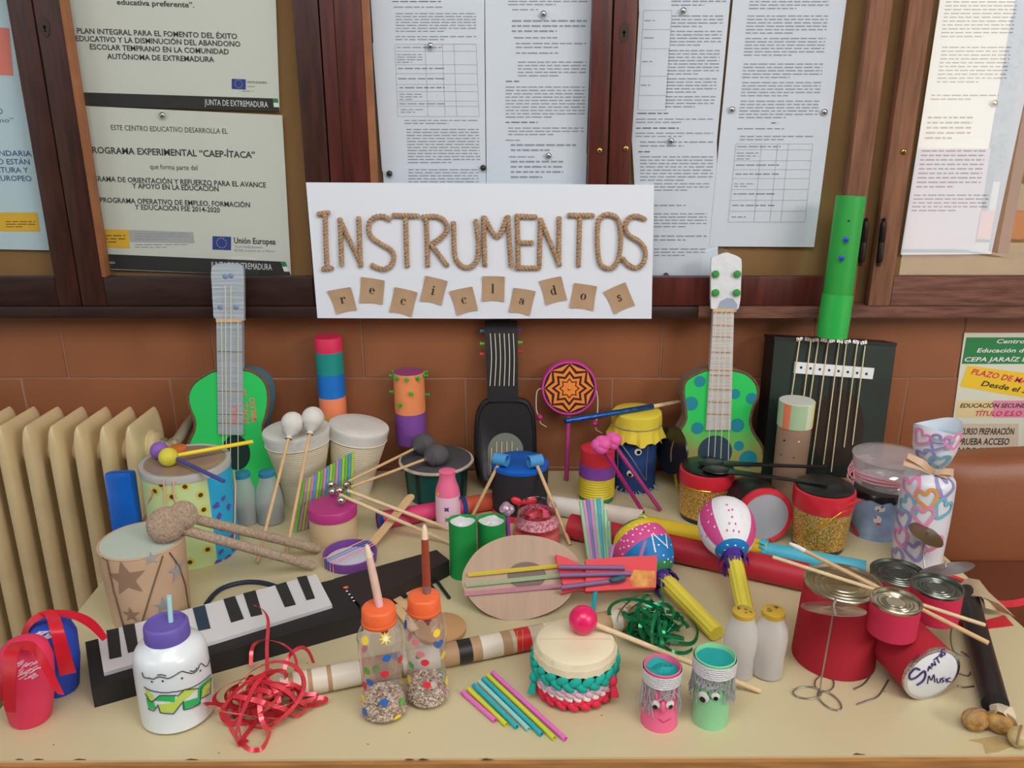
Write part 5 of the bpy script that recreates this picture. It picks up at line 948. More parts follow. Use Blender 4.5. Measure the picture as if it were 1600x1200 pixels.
# ================================================================ LYING TUBES
def lying(a, b_, cols, cuts, r, name, label, cat, hollow=True, seg=36):
    a, b_ = V(a), V(b_); ax = b_ - a; Ln = ax.length; ts = [0] + [Ln * k for k in cuts] + [Ln]; pr_ = [(k, r) for k in ts]; ms = list(cols)
    if hollow: pr_ = [(.03, r * .88), (0, r * .9)] + pr_ + [(Ln, r * .9), (Ln - .03, r * .88)]; ms = [card, card] + ms + [card, card]
    t = thing(name, label, cat, (a + b_) / 2 - V((0, 0, r))); L = Lat(a, pr_, ax); mb = MB(); mb.lathe(L, None, seg, (True, True), ms); return t, part('tube', mb, t), Lat(a, [(0, r), (Ln, r)], ax), ax
wt_ = M('pale_tube', (206, 192, 176), .6, c2=(216, 212, 206), vs=10)
t, _, L, ax = lying(G(862, 789, TZ + .0185), G(1004, 812, TZ + .0185), [wt_], [], .0185, 'cardboard_tube', 'pale cardboard tube lying behind the mint straw panpipe', 'tube')
rtm = M('red_tube', (172, 34, 50), .5, spec=.4)
t, _, LR_, ax = lying(G(891, 822, TZ + .0225), G(1262, 902, TZ + .0225), [rtm], [], .0225, 'paper_tube', 'long red tube lying from the straws to the big red drum', 'rainstick')
a, b_ = G(1007, 820, TZ + .0168), G(1198, 860, TZ + .0168)
ytm = M('yellow_tube', (220, 190, 36), .5); ctm = M('cyan_tube', (74, 176, 202), .5, var=.15, vs=20)
t = thing('fringed_tube', 'yellow and sky blue tube with fringed ends, lying behind the long red tube', 'rainstick', (a + b_) / 2 - V((0, 0, .0168)))
mb = MB(); mb.cyl(a, b_, .0168, ytm, 32); part('yellow_tube', mb, t, 'yellow section'); b2 = G(1352, 889, TZ + .0135); mb = MB(); mb.cyl(b_ - (b2 - b_).normalized() * .004, b2, .0138, ctm, 32); part('blue_tube', mb, t, 'sky blue section')
def fringe_ring(p, d, r, mat, n, ln, seed, parent, name='fringe', label=None):
    g = random.Random(seed); x, y, z = frame(d); mb = MB()
    for k in range(n):
        an = 2 * PI * k / n; u = x * math.cos(an) + y * math.sin(an); e = p + u * r + z * g.uniform(-.004, .004); q = e + z * ln * g.uniform(.7, 1.1) + u * g.uniform(-.3, .9) * ln * .5; m_ = (e + q) / 2 + u * ln * .15; s_ = z.cross(u) * r * 3.0 / n
        mb.add([e - s_, e + s_, m_ + s_, m_ - s_, q + s_ * .6, q - s_ * .6], [(0, 1, 2, 3), (3, 2, 4, 5)], mat)
    return part(name, mb, parent, label)
fringe_ring(a + (b_ - a).normalized() * .004, a - b_, .016, M('lime_crepe', (206, 224, 120), .7), 18, .016, 3, t, 'fringe', 'lime crepe fringe'); fringe_ring(b_ + (b_ - a).normalized() * .002, (b_ - a) * -1, .0178, M('cyan_crepe', (40, 176, 212), .6), 18, .012, 4, t, 'fringe', 'turquoise crepe fringe')
# ================================================================ MINT STRAW PANPIPE
t = thing('panpipe', 'panpipe of mint, pink and blue straws leaning on the long red tube', 'panpipe', G(935, 880), 'drinking-straw panpipes'); seq = ['mint', 'pink', 'steel', 'pink', 'mint', 'blue', 'mint', 'mint', 'mint']
for k, s_ in enumerate(seq):
    f = k / (len(seq) - 1); a = G(922 + 33 * f, 884 - 5 * f, TZ + .0036); zt_ = TZ + .073; px, py = 907 + 44 * f, 783 - 5 * f + (0 if k < 7 else 18 * (k - 6)); b_ = G(px, py, zt_); straw(a, b_, .0033, STR[s_], t)
# ================================================================ MARACAS
def maraca(cp, r, ln, hd, cols, label, dots, handle_px, stripes=None):
    """cp centre, hd unit vector towards the handle"""
    t = thing('maraca', label, 'maraca', V((cp.x, cp.y, TZ)), 'papier-mache maracas'); N = 25; pr_ = []
    for k in range(N): th = PI * k / (N - 1); x = -math.cos(th); pr_.append((ln * (1 + x) , max(.002, r * math.sin(th) ** .92 * (1.0 - .10 * x))))
    L = Lat(cp - hd * ln, pr_, hd); mb = MB()
    def cm(i): x = i / (N - 1); return next(m_ for lim, m_ in cols if x <= lim)
    if not stripes: mb.lathe(L, None, 44, mats=[cm(i + .5) for i in range(N - 1)])
    else:
        seg = 48; ref = L.hit(*stripes['px'])[0]
        for i in range(N - 1):
            for k in range(seg):
                a0, a1 = 2 * PI * k / seg, 2 * PI * (k + 1) / seg; (t0, r0), (t1, r1) = pr_[i], pr_[i + 1]; x = (i + .5) / (N - 1)
                m_ = stripes['cap0'] if x < .1 else stripes['cap1'] if x > .78 else stripes['cols'][int(((a0 - ref + stripes['w'] / 2) % (2 * PI)) / stripes['w']) % len(stripes['cols'])]
                P = lambda q, tt, an: L.o + L.a * tt + L.ex * (q * math.cos(an)) + L.ey * (q * math.sin(an)); mb.add([P(r0, t0, a0), P(r0, t0, a1), P(r1, t1, a1), P(r1, t1, a0)], [(0, 1, 2, 3)], m_)
    for (x, y), m_, sh in dots:
        a, tt = L.hit(x, y); p = L.pt(a, tt, .0009); p2 = (L.pt(a, min(tt + .002, 2 * ln), .0009) - L.pt(a, max(tt - .002, 0), .0009)).normalized(); tan = (L.pt(a + .05, tt) - L.pt(a - .05, tt)).normalized(); nn = tan.cross(p2); nn = nn if nn.dot(CAM - p) > 0 else -nn
        q = PL(p, nn); mb.on_pl(sh, q, p, m_, .0002)
    part('head', mb, t); e = cp + hd * (ln - .004); fin = handle_px; d = (fin - e).normalized(); hy_ = M('handle_yellow', (214, 200, 70), .65, bump=.3, bs=120, stretch=(1, 1, 1)); mb = MB()
    x, y, z = frame(d); Lh = (fin - e).length; R = []
    for kk in (0, 1): R.append([e + d * Lh * kk + (x * math.cos(an) + y * math.sin(an)) * (.0115 + (.0012 if i % 2 else 0)) for i, an in enumerate([2 * PI * j / 22 for j in range(22)])])
    mb.rings(R, hy_); part('handle', mb, t, 'yellow crepe-wrapped handle'); fringe_ring(e + d * .002, d, .0135, M('purple_crepe', (74, 44, 140), .7), 9, .030, 7, t, 'collar', 'purple crepe collar'); mb = MB(); mb.lathe(Lat(e - d * .006, [(0, .0165), (.010, .0150), (.020, .0165)], d), M('purple_crepe', (74, 44, 140), .7), 20, (False, False)); part('collar_band', mb, t, 'purple crepe collar band'); return t
mw, mp_, mbl, mg_, my_ = M('m_white', (226, 226, 230), .6), M('m_pink', (206, 74, 140), .6), M('m_blue', (20, 118, 184), .55), M('m_green', (48, 128, 70), .6), M('m_yellow', (222, 196, 40), .6)
r1 = .0475; c1 = G(1007, 861, TZ + r1 + .0005); he = G(1120, 990, TZ + .0135); d1_ = (he - c1); d1_.z = -.012; d1_ = V((d1_.x, d1_.y, 0)).normalized(); d1_ = V((d1_.x, d1_.y, -.42)).normalized()
d8, dz = s_circ(.0019, 8, .0015), s_circ(.0013, 8, .0022); g = random.Random(12)
dots = [((X * .125 + 860, Y * .125 + 780), mw, d8) for X, Y in ((1075, 325), (1140, 318), (1230, 318), (1080, 380), (1150, 388), (1185, 350), (1225, 402), (955, 432), (1030, 380), (1035, 452), (1125, 435), (1300, 365), (890, 512), (925, 525), (970, 518), (1035, 535), (880, 620), (925, 605), (985, 588), (910, 685), (1385, 452), (1350, 578), (1500, 575), (1410, 708), (1465, 755), (1500, 785), (1420, 795), (1520, 725))]
dots += [((X * .125 + 860, Y * .125 + 780), mw, d8) for X, Y in ((930, 290), (965, 265), (850, 350), (825, 370), (985, 335), (880, 420))]
for (x0, y0), (x1, y1) in (((1265, 450), (1310, 660)), ((1285, 440), (1455, 600)), ((1455, 610), (1435, 440))):
    dots += [((860 + .125 * (x0 + (x1 - x0) * k / 9), 780 + .125 * (y0 + (y1 - y0) * k / 9)), mw, s_circ(.0016, 8)) for k in range(10)]
maraca(c1, r1, r1 * 1.12, d1_, [(.26, mg_), (.38, my_), (.56, mp_), (.81, mbl), (1.01, mg_)], 'maraca with green, yellow, pink and blue painted bands, behind the cardboard lute', dots, he)
r2 = .0455; c2_ = G(1136, 826, TZ + .045 + r2 * 1.0 - .004); he = G(1171, 985, TZ + .0135); d2_ = (he - c2_).normalized(); d2_ = V((d2_.x, d2_.y, d2_.z * .9)).normalized()
dots = [((1000 + .1875 * X, 620 + .1875 * Y), mw, dz) for X, Y in ((570, 950), (600, 980), (640, 1015), (575, 1045), (625, 1085), (630, 925), (650, 885), (560, 905), (850, 1000), (880, 1075), (845, 960), (800, 910), (860, 915), (900, 1010), (860, 1060), (825, 870))]
dots += [((1000 + .1875 * X, 620 + .1875 * Y), mp_, dz) for X, Y in ((740, 950), (770, 945), (768, 1005), (745, 1060), (795, 1062), (727, 1118), (780, 1120), (822, 1130), (725, 905), (515, 1060), (540, 1110), (560, 1165), (520, 1160), (935, 1050), (950, 1100), (920, 1160))]
dots += [((900 + .25 * X, 760 + .25 * Y), mw, d8) for X, Y in ((950, 370), (995, 372), (1040, 385), (905, 425), (990, 410), (1060, 430), (935, 400), (985, 70), (940, 70))]
maraca(c2_, r2, r2 * 1.2, d2_, [], 'maraca with pink and white stripes and a blue base, perched on the long red tube', dots, he, dict(px=(1140, 830), w=2 * PI / 9, cols=[mw, mp_], cap0=mbl, cap1=mbl))
# ================================================================ CARDBOARD LUTE
pl = lean(1.052, TZ, 1.145, .843); t = thing('cardboard_lute', 'egg-shaped cardboard lute with straw strings and a red box neck', 'guitar', pl.hit(815, 970))
BODY = [(722, 905), (726, 888), (745, 861), (775, 843), (808, 836), (845, 839), (876, 850), (899, 868), (906, 888), (900, 915), (884, 940), (858, 957), (822, 968), (790, 969), (757, 957), (736, 938), (724, 920)]
mb = MB(); P = [pl.hit(q.x, q.y) for q in catmull([V((a, b_, 0)) for a, b_ in BODY], 5, True)]; mb.prism(P, -pl.n * .011, M('lute_board', (180, 154, 134), .8, var=.1, vs=12, bump=.25, bs=50, stretch=(6, .3, 1)), edge_c); part('body', mb, t)
mb = MB(); mb.on_pl(s_circ(.030, 26, .021), pl, pl.hit(823, 899), M('lute_hole', (118, 102, 92), .8), .0005); part('sound_hole', mb, t)
rbx = M('red_carton', (214, 58, 66), .5, bump=.15, bs=40); mb = MB()
mb.prism([pl.hit(*q, off=.017) for q in ((915, 874), (970, 870), (1027, 868), (1025, 918), (970, 921), (915, 924))], -pl.n * .016, rbx); mb.on_pl(([pl_ for pl_ in [(0, 0), (.036, .0), (.036, .024), (.004, .026), (-.004, .012)]], [(0, 1, 2, 3, 4)]), pl, pl.hit(988, 917, .0172), M('carton_print', (216, 158, 66), .5, c2=(190, 90, 44), vs=60), .0004)
neck = part('neck', mb, t, 'flattened red carton neck'); mb = MB(); mb.prism([pl.hit(*q, off=.012) for q in ((868, 866), (884, 871), (905, 881), (916, 884), (916, 922), (900, 922), (877, 927), (880, 915), (873, 890))], -pl.n * .011, rbx); part('fishtail', mb, t, 'red carton flare where neck meets body')
for (a, b_, c_, o) in (((731, 898), (872, 884), M('string_yellow', (214, 190, 72), .5), .003), ((728, 914), (874, 899), M('string_green', (164, 186, 150), .4), .003), ((726, 928), (878, 915), M('string_pink', (196, 138, 156), .4), .003), ((873, 886), (976, 887), M('string_violet', (130, 98, 142), .4), .021), ((874, 899), (986, 896), M('string_violet', (130, 98, 142), .4), .021), ((877, 918), (972, 906), M('string_violet', (130, 98, 142), .4), .021)):
    A_, B_ = pl.hit(*a, off=o), pl.hit(*b_, off=o); mb = MB(); mb.tube([A_, A_.lerp(B_, .5), B_], .0036, c_, 10, flat=(.0075, .003) if o < .01 else None); part('string', mb, t)
for a, b_, c_ in (((953, 876), (957, 852), 'lilac'), ((1000, 872), (1008, 844), 'lilac')): A_ = pl.hit(*a, off=-.001); straw(A_, S(b_[0], b_[1], A_.y + .002), .0033, STR[c_], t, 'tuning_peg')
mb = MB(); [mb.ball(pl.hit(965 + dx, 905 + dy, .026), .006, M('teal_knot', (44, 88, 98), .5), 10, 7, (1.4, .8, .7)) for dx, dy in ((0, 0), (6, -2), (-5, 1))]; part('knot', mb, t, 'dark teal knot')
A_ = G(926, 957, TZ + .004); t = thing('straw', 'turquoise straw leaning on the red lute neck', 'straw', A_); straw(A_, S(931, 919, A_.y + .008), .0034, STR['teal'], t)
# ================================================================ CREAM DRUM WITH BRAIDS, LOLLIPOP MALLET
L, c = upright(896, 1106, 92, [(1106, 90), (1098, 100), (1080, 110), (1062, 116), (1040, 122), (1020, 124), (1006, 116)]); H = L.p[-1][0]; t = thing('braided_drum', 'cream-topped drum with teal, lilac, white and red braids, front centre', 'drum', c); zz = lambda y: zof(c, y) - c.z
zf = lambda y: zrow(c.y - .048, y) - c.z
mb = MB(); mb.lathe(sub(L, 0, zz(1030), -.001, 6), M('drum_core', (206, 60, 74), .6), 40); part('body', mb, t); crm = M('cream_skin', (226, 214, 184), .5, bump=.2, bs=40, var=.06, vs=14)
r = L.r(zz(1020)); zt_ = zz(1000); mb = MB(); N = 60; Rg = []; g = random.Random(6); jit = [g.uniform(-1, 1) for _ in range(N)]
for z, q, am in ((zf(1056), r + .003, .0012), (zf(1046), r + .0022, .0006), (zz(1010), r + .001, .0003), (zt_ - .001, r - .001, 0), (zt_ + .0012, r - .004, 0), (zt_ + .0014, r * .5, 0)):
    Rg.append([c + V(((q + am * jit[k]) * math.cos(2 * PI * k / N), (q + am * jit[k]) * math.sin(2 * PI * k / N), z + am * 1.6 * jit[(k * 5) % N])) for k in range(N)])
mb.rings(Rg, crm, (False, True)); mb.box(c + V((0, 0, zt_ + .0016)), (r * 1.8, .0006, .0003), M('crease', (196, 172, 140), .7)); part('drumhead', mb, t, 'cream skin drumhead with a gathered edge')
def braid(z, R, mat, w_, parent, label, ph=0.0):
    mb = MB(); n = int(2 * PI * R / (w_ * .46))
    for k in range(n):
        a = 2 * PI * k / n; s_ = 1 if k % 2 else -1; mb.ball(c + V((R * math.cos(a), R * math.sin(a), z + s_ * w_ * .20)), w_ * .5, mat, 10, 7, (.55, 1.15, .66), Matrix.Rotation(a, 3, 'Z') @ Matrix.Rotation(s_ * .62, 3, 'X'))
    return part('braid', mb, parent, label)
braid(zf(1066), L.r(zf(1066)) + .003, M('teal_jersey', (24, 164, 148), .8), .0175, t, 'teal braid'); braid(zf(1079), L.r(zf(1079)) + .002, M('lilac_jersey', (204, 172, 192), .8), .0135, t, 'lilac braid'); braid(zf(1087), L.r(zf(1087)) + .001, M('white_jersey', (230, 218, 214), .8), .0125, t, 'white braid'); braid(zf(1099), L.r(zf(1099)) + .001, M('red_jersey', (216, 44, 74), .8), .0165, t, 'red braid')
for (x, y), m_, dx in (((836, 1056), 'teal_jersey', -4), ((953, 1060), 'red_jersey', 4)):
    a, tt = L.hit(min(max(x, 842), 950), y); p = L.pt(a, tt, .006); mb = MB(); mb.ball(p, .007, MATS[m_], 10, 7); [mb.tube([p, p + V((dx * .0006 + .002 * k, -.003, -.012)), p + V((dx * .001 + .003 * k, -.004, -.022))], .0022, MATS[m_], 6) for k in (-1, 0, 1)]; part('tassel', mb, t)
zt_ += c.z + .0016; mallet('drum_mallet', 'mallet with a shiny magenta ball head resting on the cream braided drum', G(911, 968, zt_ + .0192), G(1188, 1080, TZ + .0035), .0188, .0035, M('lollipop_pink', (222, 28, 96), .3, bump=.25, bs=70, spec=.6), woodp)
# ================================================================ GOLD GLITTER DRUM SET
gold = glitter('gold_glitter', (238, 188, 74), (146, 98, 32), 800); redp = M('red_plastic', (200, 40, 56), .3, spec=.6); blp = M('black_plastic', (26, 26, 28), .28, spec=.6)
def gold_drum(cx, by, w0, rows, label):
    L, c = upright(cx, by, w0, rows); H = L.p[-1][0]; t = thing('glitter_drum', label, 'drum', c, 'gold glitter drums'); zz = lambda y: zof(c, y) - c.z; zr, zb = zz(rows[-2][0]), .011
    mb = MB(); mb.lathe(sub(L, 0, zb, 0, 2), blp, 40); part('base', mb, t, 'black base ring'); mb = MB(); mb.lathe(sub(L, zb - .001, zr, .0006, 4), gold, 44); part('body', mb, t, 'gold glitter body')
    r = L.p[-1][1]; mb = MB(); mb.lathe(Lat(c, [(zr - .001, L.r(zr) + .001), (zr + .004, r + .003), (H - .012, r + .0032), (H - .006, r + .0025), (H - .004, r)]), redp, 44); part('rim', mb, t, 'red plastic rim')
    mb = MB(); mb.lathe(Lat(c, [(H - .006, r - .0005), (H - .001, r - .0005), (H, r - .003)]), blp, 40); part('drumhead', mb, t, 'black drumhead'); return t, L, c, H
tg, Lg1, cg1, Hg1 = gold_drum(1098, 822, 72, [(822, 72), (800, 75), (752, 80), (727, 80)], 'gold glitter drum with a red rim, in front of the dotted ukulele')
tg2, Lg2, cg2, Hg2 = gold_drum(1275, 869, 74, [(869, 74), (850, 77), (788, 88), (757, 88)], 'gold glitter drum with a red rim, right of the upturned black drum')
for L, t, pts in ((Lg1, tg, [(1063, 757), (1090, 766), (1110, 768)]), (Lg2, tg2, [(1255, 838), (1285, 822), (1312, 800), (1328, 794)])): mb = MB(); mb.tube(pxline(L, pts, .0016), .0016, M('gold_wire', (206, 170, 60), .3, .7), 6); part('wire', mb, t)
mb = MB(); a, tt = Lg2.hit(1322, 790); mb.cyl(Lg2.pt(a, tt, .001), S(1345, 781, Lg2.pt(a, tt).y - .006), .0028, redp, 8); part('handle', mb, tg2, 'red plastic handle stub')
fc = G(1196, 806, TZ + .0545); r = 45 * mpp(fc); ax = V((-.10, 1, -.10)).normalized(); fc.z = TZ + r + .002; t = thing('bass_drum', 'black drum on its side with a red rim and silver skin, between the gold drums', 'drum', V((fc.x, fc.y + .04, TZ)))
mb = MB(); mb.lathe(Lat(fc + ax * .004, [(0, r - .004), (.006, r - .002), (.05, r - .001), (.085, r - .006), (.087, r - .02)], ax), M('black_shell', (34, 34, 36), .45), 44); part('body', mb, t)
mb = MB(); mb.lathe(Lat(fc + ax * .012, [(0, r - .001), (.004, r), (.010, r), (.014, r - .002), (.0145, r - .008), (.011, r - .0095)], -ax), redp, 48, (False, False)); part('rim', mb, t, 'red rim')
mb = MB(); mb.lathe(Lat(fc, [(0, r - .0085), (.0003, r * .5)], -ax), M('silver_skin', (176, 182, 194), .35, .35), 44); part('drumhead', mb, t, 'silver drumhead')
# black cymbal disc on a gold stick
a = G(1059, 768, TZ + .002); b_ = S(1051, 712, a.y + .0); t = thing('cymbal', 'black disc cymbal on a gold stick left of the gold drum', 'cymbal', a); mb = MB(); mb.cyl(a, b_, .0026, M('gold_wire', (206, 170, 60), .3, .7), 8); part('stand', mb, t)
n = V((-.88, -.42, .12)).normalized(); q = S(1049, 703, a.y); Rc = 39 * mpp(q); mb = MB(); mb.lathe(Lat(q - n * .0015, [(0, Rc), (.003, Rc - .001), (.004, Rc * .4), (.006, .004)], n), blp, 44); part('disc', mb, t)
def spoon(bowl, tip, hz, label):
    t = thing('plastic_spoon', label, 'spoon', bowl, 'black plastic spoons'); d = (tip - bowl).normalized(); s_ = d.cross(V((0, 0, 1))).normalized(); u = s_.cross(d); M3 = Matrix((d, s_, u)).transposed(); mb = MB(); mb.ball(bowl, .021, blp, 24, 10, (1.25, .9, .22), M3); part('bowl', mb, t)
    mb = MB(); a = bowl + d * .022; Ln = (tip - a).length; R = []
    for k in range(9):
        f = k / 8; w_ = .0085 * (1 - f) ** 2 + .0036 + .0014 * f; th = .0024; R.append([a + d * Ln * f + s_ * (w_ * sx) + u * (th * sz) for sx, sz in ((-1, -.6), (-.6, -1), (.6, -1), (1, -.6), (1, .4), (.5, .9), (-.5, .9), (-1, .4))])
    mb.rings(R, blp); part('handle', mb, t); return t
zt1, zt2 = cg1.z + Hg1, cg2.z + Hg2
spoon(G(1112, 723, zt1 + .0065), G(1292, 730, zt1 + .010), 0, 'black plastic spoon reaching from the left gold drum past the cardboard tube, the farther one')
spoon(G(1120, 734, zt1 + .0065), G(1293, 757, zt2 + .0045), 0, 'black plastic spoon bridging both gold drums, the nearer one')
# ================================================================ CARDBOARD TUBE WITH TAPE COLLAR
L, c = upright(1226, 800, 47, [(800, 47), (672, 51), (626, 53)]); H = L.p[-1][0]; t = thing('cardboard_tube', 'upright brown cardboard tube with a pale green tape collar, before the dark box guitar', 'tube', c); zc_ = zof(c, 664) - c.z; r = L.r(H)
mb = MB(); mb.lathe(L, M('tube_kraft', (158, 128, 106), .7, var=.08, vs=20), 36); mark(mb, L, 1226, 688, s_circ(.0022, 8), blkm); mark(mb, L, 1248, 690, s_circ(.002, 8), wht); mark(mb, L, 1221, 710, s_circ(.0015, 8), blkm); mark(mb, L, 1240, 715, s_circ(.0014, 8), blkm); part('tube', mb, t)
cols = [M('washi_green', (168, 196, 158), .5, bump=.2, bs=80), M('washi_orange', (230, 130, 92), .6), M('washi_pale', (206, 214, 188), .5), M('washi_yellow', (224, 206, 104), .6)]; mb = MB(); seg = 40; q = sub(L, zc_, H, .0012, 2)
for k in range(seg):
    a0, a1 = 2 * PI * k / seg, 2 * PI * (k + 1) / seg; x = math.degrees((a0 + PI / 2 + PI) % (2 * PI) - PI); m_ = cols[1] if -72 < x < -40 else cols[3] if 38 < x < 80 else cols[2] if 10 < x < 38 else cols[0]
    mb.add([q.pt(a0, zc_), q.pt(a1, zc_), q.pt(a1, H), q.pt(a0, H)], [(0, 1, 2, 3)], m_)
part('tape_collar', mb, t, 'pale green, orange and yellow tape collar'); mb = MB(); mb.lathe(Lat(c, [(H - .001, r + .001), (H + .0008, r)]), M('washi_top', (196, 200, 190), .6), 36); part('end_cap', mb, t)
# ================================================================ CLEAR BUCKET DRUM
L, c = upright(1372, 838, 82, [(838, 82), (760, 96), (745, 100), (712, 110)]); H = L.p[-1][0]; r = L.p[-1][1]; zz = lambda y: zof(c, y) - c.z; t = thing('bucket_drum', 'clear plastic bucket drum tied with pink yarn, beside the heart-paper tube', 'drum', c)
mb = MB(); cp = clear('bucket_plastic', (.94, .94, .94), .08, .10, .42, (232, 226, 228)); mb.lathe(Lat(c, [(.002, L.p[0][1] - .002)] + [(k, L.r(k)) for k in (.02, zz(750), H - .004)] + [(H, r + .001), (H + .0015, r - .001), (H + .004, r * .6), (H + .005, .002)]), cp, 44); part('bucket', mb, t)
mb = MB(); q = sub(L, .003, zz(752), -.002, 5); mb.lathe(q, M('bucket_paper', (214, 196, 196), .6, c2=(196, 206, 220), vs=18), 40); part('lining', mb, t, 'pale paper lining')
mb = MB(); g = random.Random(21); ym = M('pink_yarn', (216, 148, 160), .9, bump=.4, bs=400)
for k in range(3): z = zz(740) + .005 * k; q = L.r(z) + .002; mb.tube([c + V((q * math.cos(a_) , q * math.sin(a_), z + .002 * math.sin(3 * a_ + k))) for a_ in [2 * PI * i / 40 for i in range(40)]], .0018, ym, 6, closed=True)
part('yarn', mb, t); mb = MB(); p = L.pt(PI * 1.02, zz(733), .004); [mb.tube([p, p + V((-.008, -.004, .014 - .009 * k)), p + V((-.014, -.008, .002 - .012 * k)), p + V((-.004, -.012, -.012 - .006 * k)), p], .0014, ym, 6, smooth=5) for k in range(3)]; part('yarn_bow', mb, t)
mb = MB(); side_band(mb, L, zz(760), zz(754), redp, .0012); part('band', mb, t, 'thin red band')
fm = clear('film_highlights', (.94, .94, .95), .25, .10, .35, (240, 240, 244)); mb = MB(); g = random.Random(30)  # whitish flecks on the crinkled wrap, its highlights put into their colour
for k in range(46):
    a_ = g.uniform(-2.9, -.3); z = g.uniform(zz(748), H - .003); p = L.pt(a_, z, .0012); s_ = g.uniform(.003, .008); n_ = (L.pt(a_, z, .01) - p).normalized(); x, y, _ = frame(n_ + V((g.uniform(-.4, .4), g.uniform(-.4, .4), g.uniform(-.4, .4)))); mb.add([p - x * s_, p + y * s_ * .5, p + x * s_, p - y * s_ * .4], [(0, 1, 2, 3)], fm)
part('wrap_highlights', mb, t)
# ================================================================ GREY-BLUE DRUM WITH BLACK LID
L, c = upright(1362, 846, 74, [(846, 74), (775, 78), (762, 77)]); H = L.p[-1][0]; r = L.p[-1][1]; t = thing('paper_drum', 'slate blue paper drum with a black film top, between gold drum and heart tube', 'drum', c); mb = MB(); mb.lathe(L, M('slate_paper', (158, 182, 214), .3, c2=(116, 136, 168), vs=22, bump=.5, bs=45, spec=.6), 44)
wp2, rp2, dk2 = M('motif_white', (214, 208, 206), .5), M('motif_red', (196, 70, 64), .5), M('motif_dark', (70, 60, 66), .6)
mark(mb, L, 1375, 795, s_circ(.009, 12, .006), wp2, .0009); mark(mb, L, 1371, 812, s_circ(.007, 10, .008), wp2, .0009); mark(mb, L, 1372, 818, s_circ(.004, 8, .0025), rp2, .0013); [mark(mb, L, x, y, s_circ(.0018, 8), dk2, .0014) for x, y in ((1378, 792), (1372, 797), (1368, 808))]; mark(mb, L, 1388, 832, s_circ(.006, 8, .005), M('motif_lilac', (176, 150, 200), .5), .0009)
pxpatch(mb, L, [(1327, 815), (1330, 813), (1344, 836), (1338, 840)], rp2, .0009, 2, 4); part('body', mb, t)
mb = MB(); g = random.Random(31); N = 44; Rg = [[c + V((q * math.cos(2 * PI * k / N), q * math.sin(2 * PI * k / N), z + am * g.uniform(-1, 1))) for k in range(N)] for z, q, am in ((H - .010, r + .003, .003), (H - .003, r + .002, .0006), (H + .001, r, 0), (H + .002, r * .6, 0), (H + .002, r * .1, 0))]; mb.rings(Rg, M('black_film', (22, 22, 24), .25, spec=.6), (False, True)); a, tt = L.hit(1394, 768); p = L.pt(a, H - .002, .004); mb.add([p, p + V((.009, -.003, .003)), p + V((.004, -.004, -.008))], [(0, 1, 2)], silver); part('drumhead', mb, t, 'black film drumhead')
# ================================================================ HEART-PAPER TUBE
L, c, top = tilt(1428, 893, 68, 1466, 664, [(0, 68), (.08, 72), (.3, 76), (.5, 77), (.62, 76), (.655, 64), (.69, 34), (.715, 32), (.76, 50), (.85, 66), (1, 76)]); H = L.p[-1][0]; hp = M('heart_paper', (214, 216, 224), .35, bump=.3, bs=40, spec=.6)
t = thing('wrapped_tube', 'tall tube wrapped in white paper with pastel hearts and tied with beige ribbon', 'rainstick', c); mb = MB(); R = []; N = 48
for k in range(41):
    tt = H * k / 40; f = k / 40; q = L.r(tt); am = .04 * max(0, (f - .6) / .4) if f > .6 else .0; R.append([L.o + L.a * (tt + (.006 * math.sin(2 * an + .5) if f > .97 else 0)) + L.ex * (q * (1 + am * math.sin(4 * an)) * math.cos(an)) + L.ey * (q * (1 + am * math.sin(4 * an)) * math.sin(an) * (1 - .25 * max(0, (f - .8) / .2))) for an in [2 * PI * j / N for j in range(N)]])
mb.rings(R, hp, (True, False)); hc = [M('heart_pink', (222, 138, 178), .4), M('heart_purple', (146, 140, 190), .4), M('heart_teal', (112, 176, 194), .4), M('heart_orange', (218, 152, 84), .4)]
hs = s_line(s_heart(.033), .0058, True)
for x, y, k, rot in ((1440, 684, 0, -.5), (1466, 692, 1, -.4), (1448, 714, 1, .5), (1468, 722, 2, .2), (1488, 690, 0, .3), (1424, 762, 0, .5), (1449, 780, 3, .35), (1478, 762, 1, -.3), (1420, 790, 2, .9), (1443, 807, 0, .2), (1473, 796, 2, -.5), (1411, 812, 1, .4), (1408, 840, 0, .6), (1430, 862, 1, .35), (1402, 872, 1, .6), (1455, 848, 0, -.4)):
    a, tt = L.hit(x, y); mb.on_lat(s_xf(hs, 0, 0, rot, 1 if y > 735 else .8), L, a, tt, hc[k], .0016 if y > 735 else .0032)
part('wrapping', mb, t); mb = MB(); mb.lathe(sub(L, H * .92, H * .925, -.004, 2), M('aqua_inside', (150, 200, 216), .5), 30); part('lining', mb, t, 'pale blue inside of the neck')
rbn = M('beige_ribbon', (196, 164, 134), .45, spec=.5); mb = MB(); ring(L, H * .70, .0032, rbn, mb, .001); p = L.pt(L.hit(1458, 737)[0], H * .70, .004)
for e in ((1418, 712), (1412, 722), (1490, 738), (1486, 750)): q = S(*e, p.y + .004); mb.tube([p, p.lerp(q, .5) + V((0, -.006, .004)), q], .003, rbn, 6, smooth=6, flat=(.012, .0006), twist=1.2)
part('ribbon', mb, t, 'beige ribbon tie')
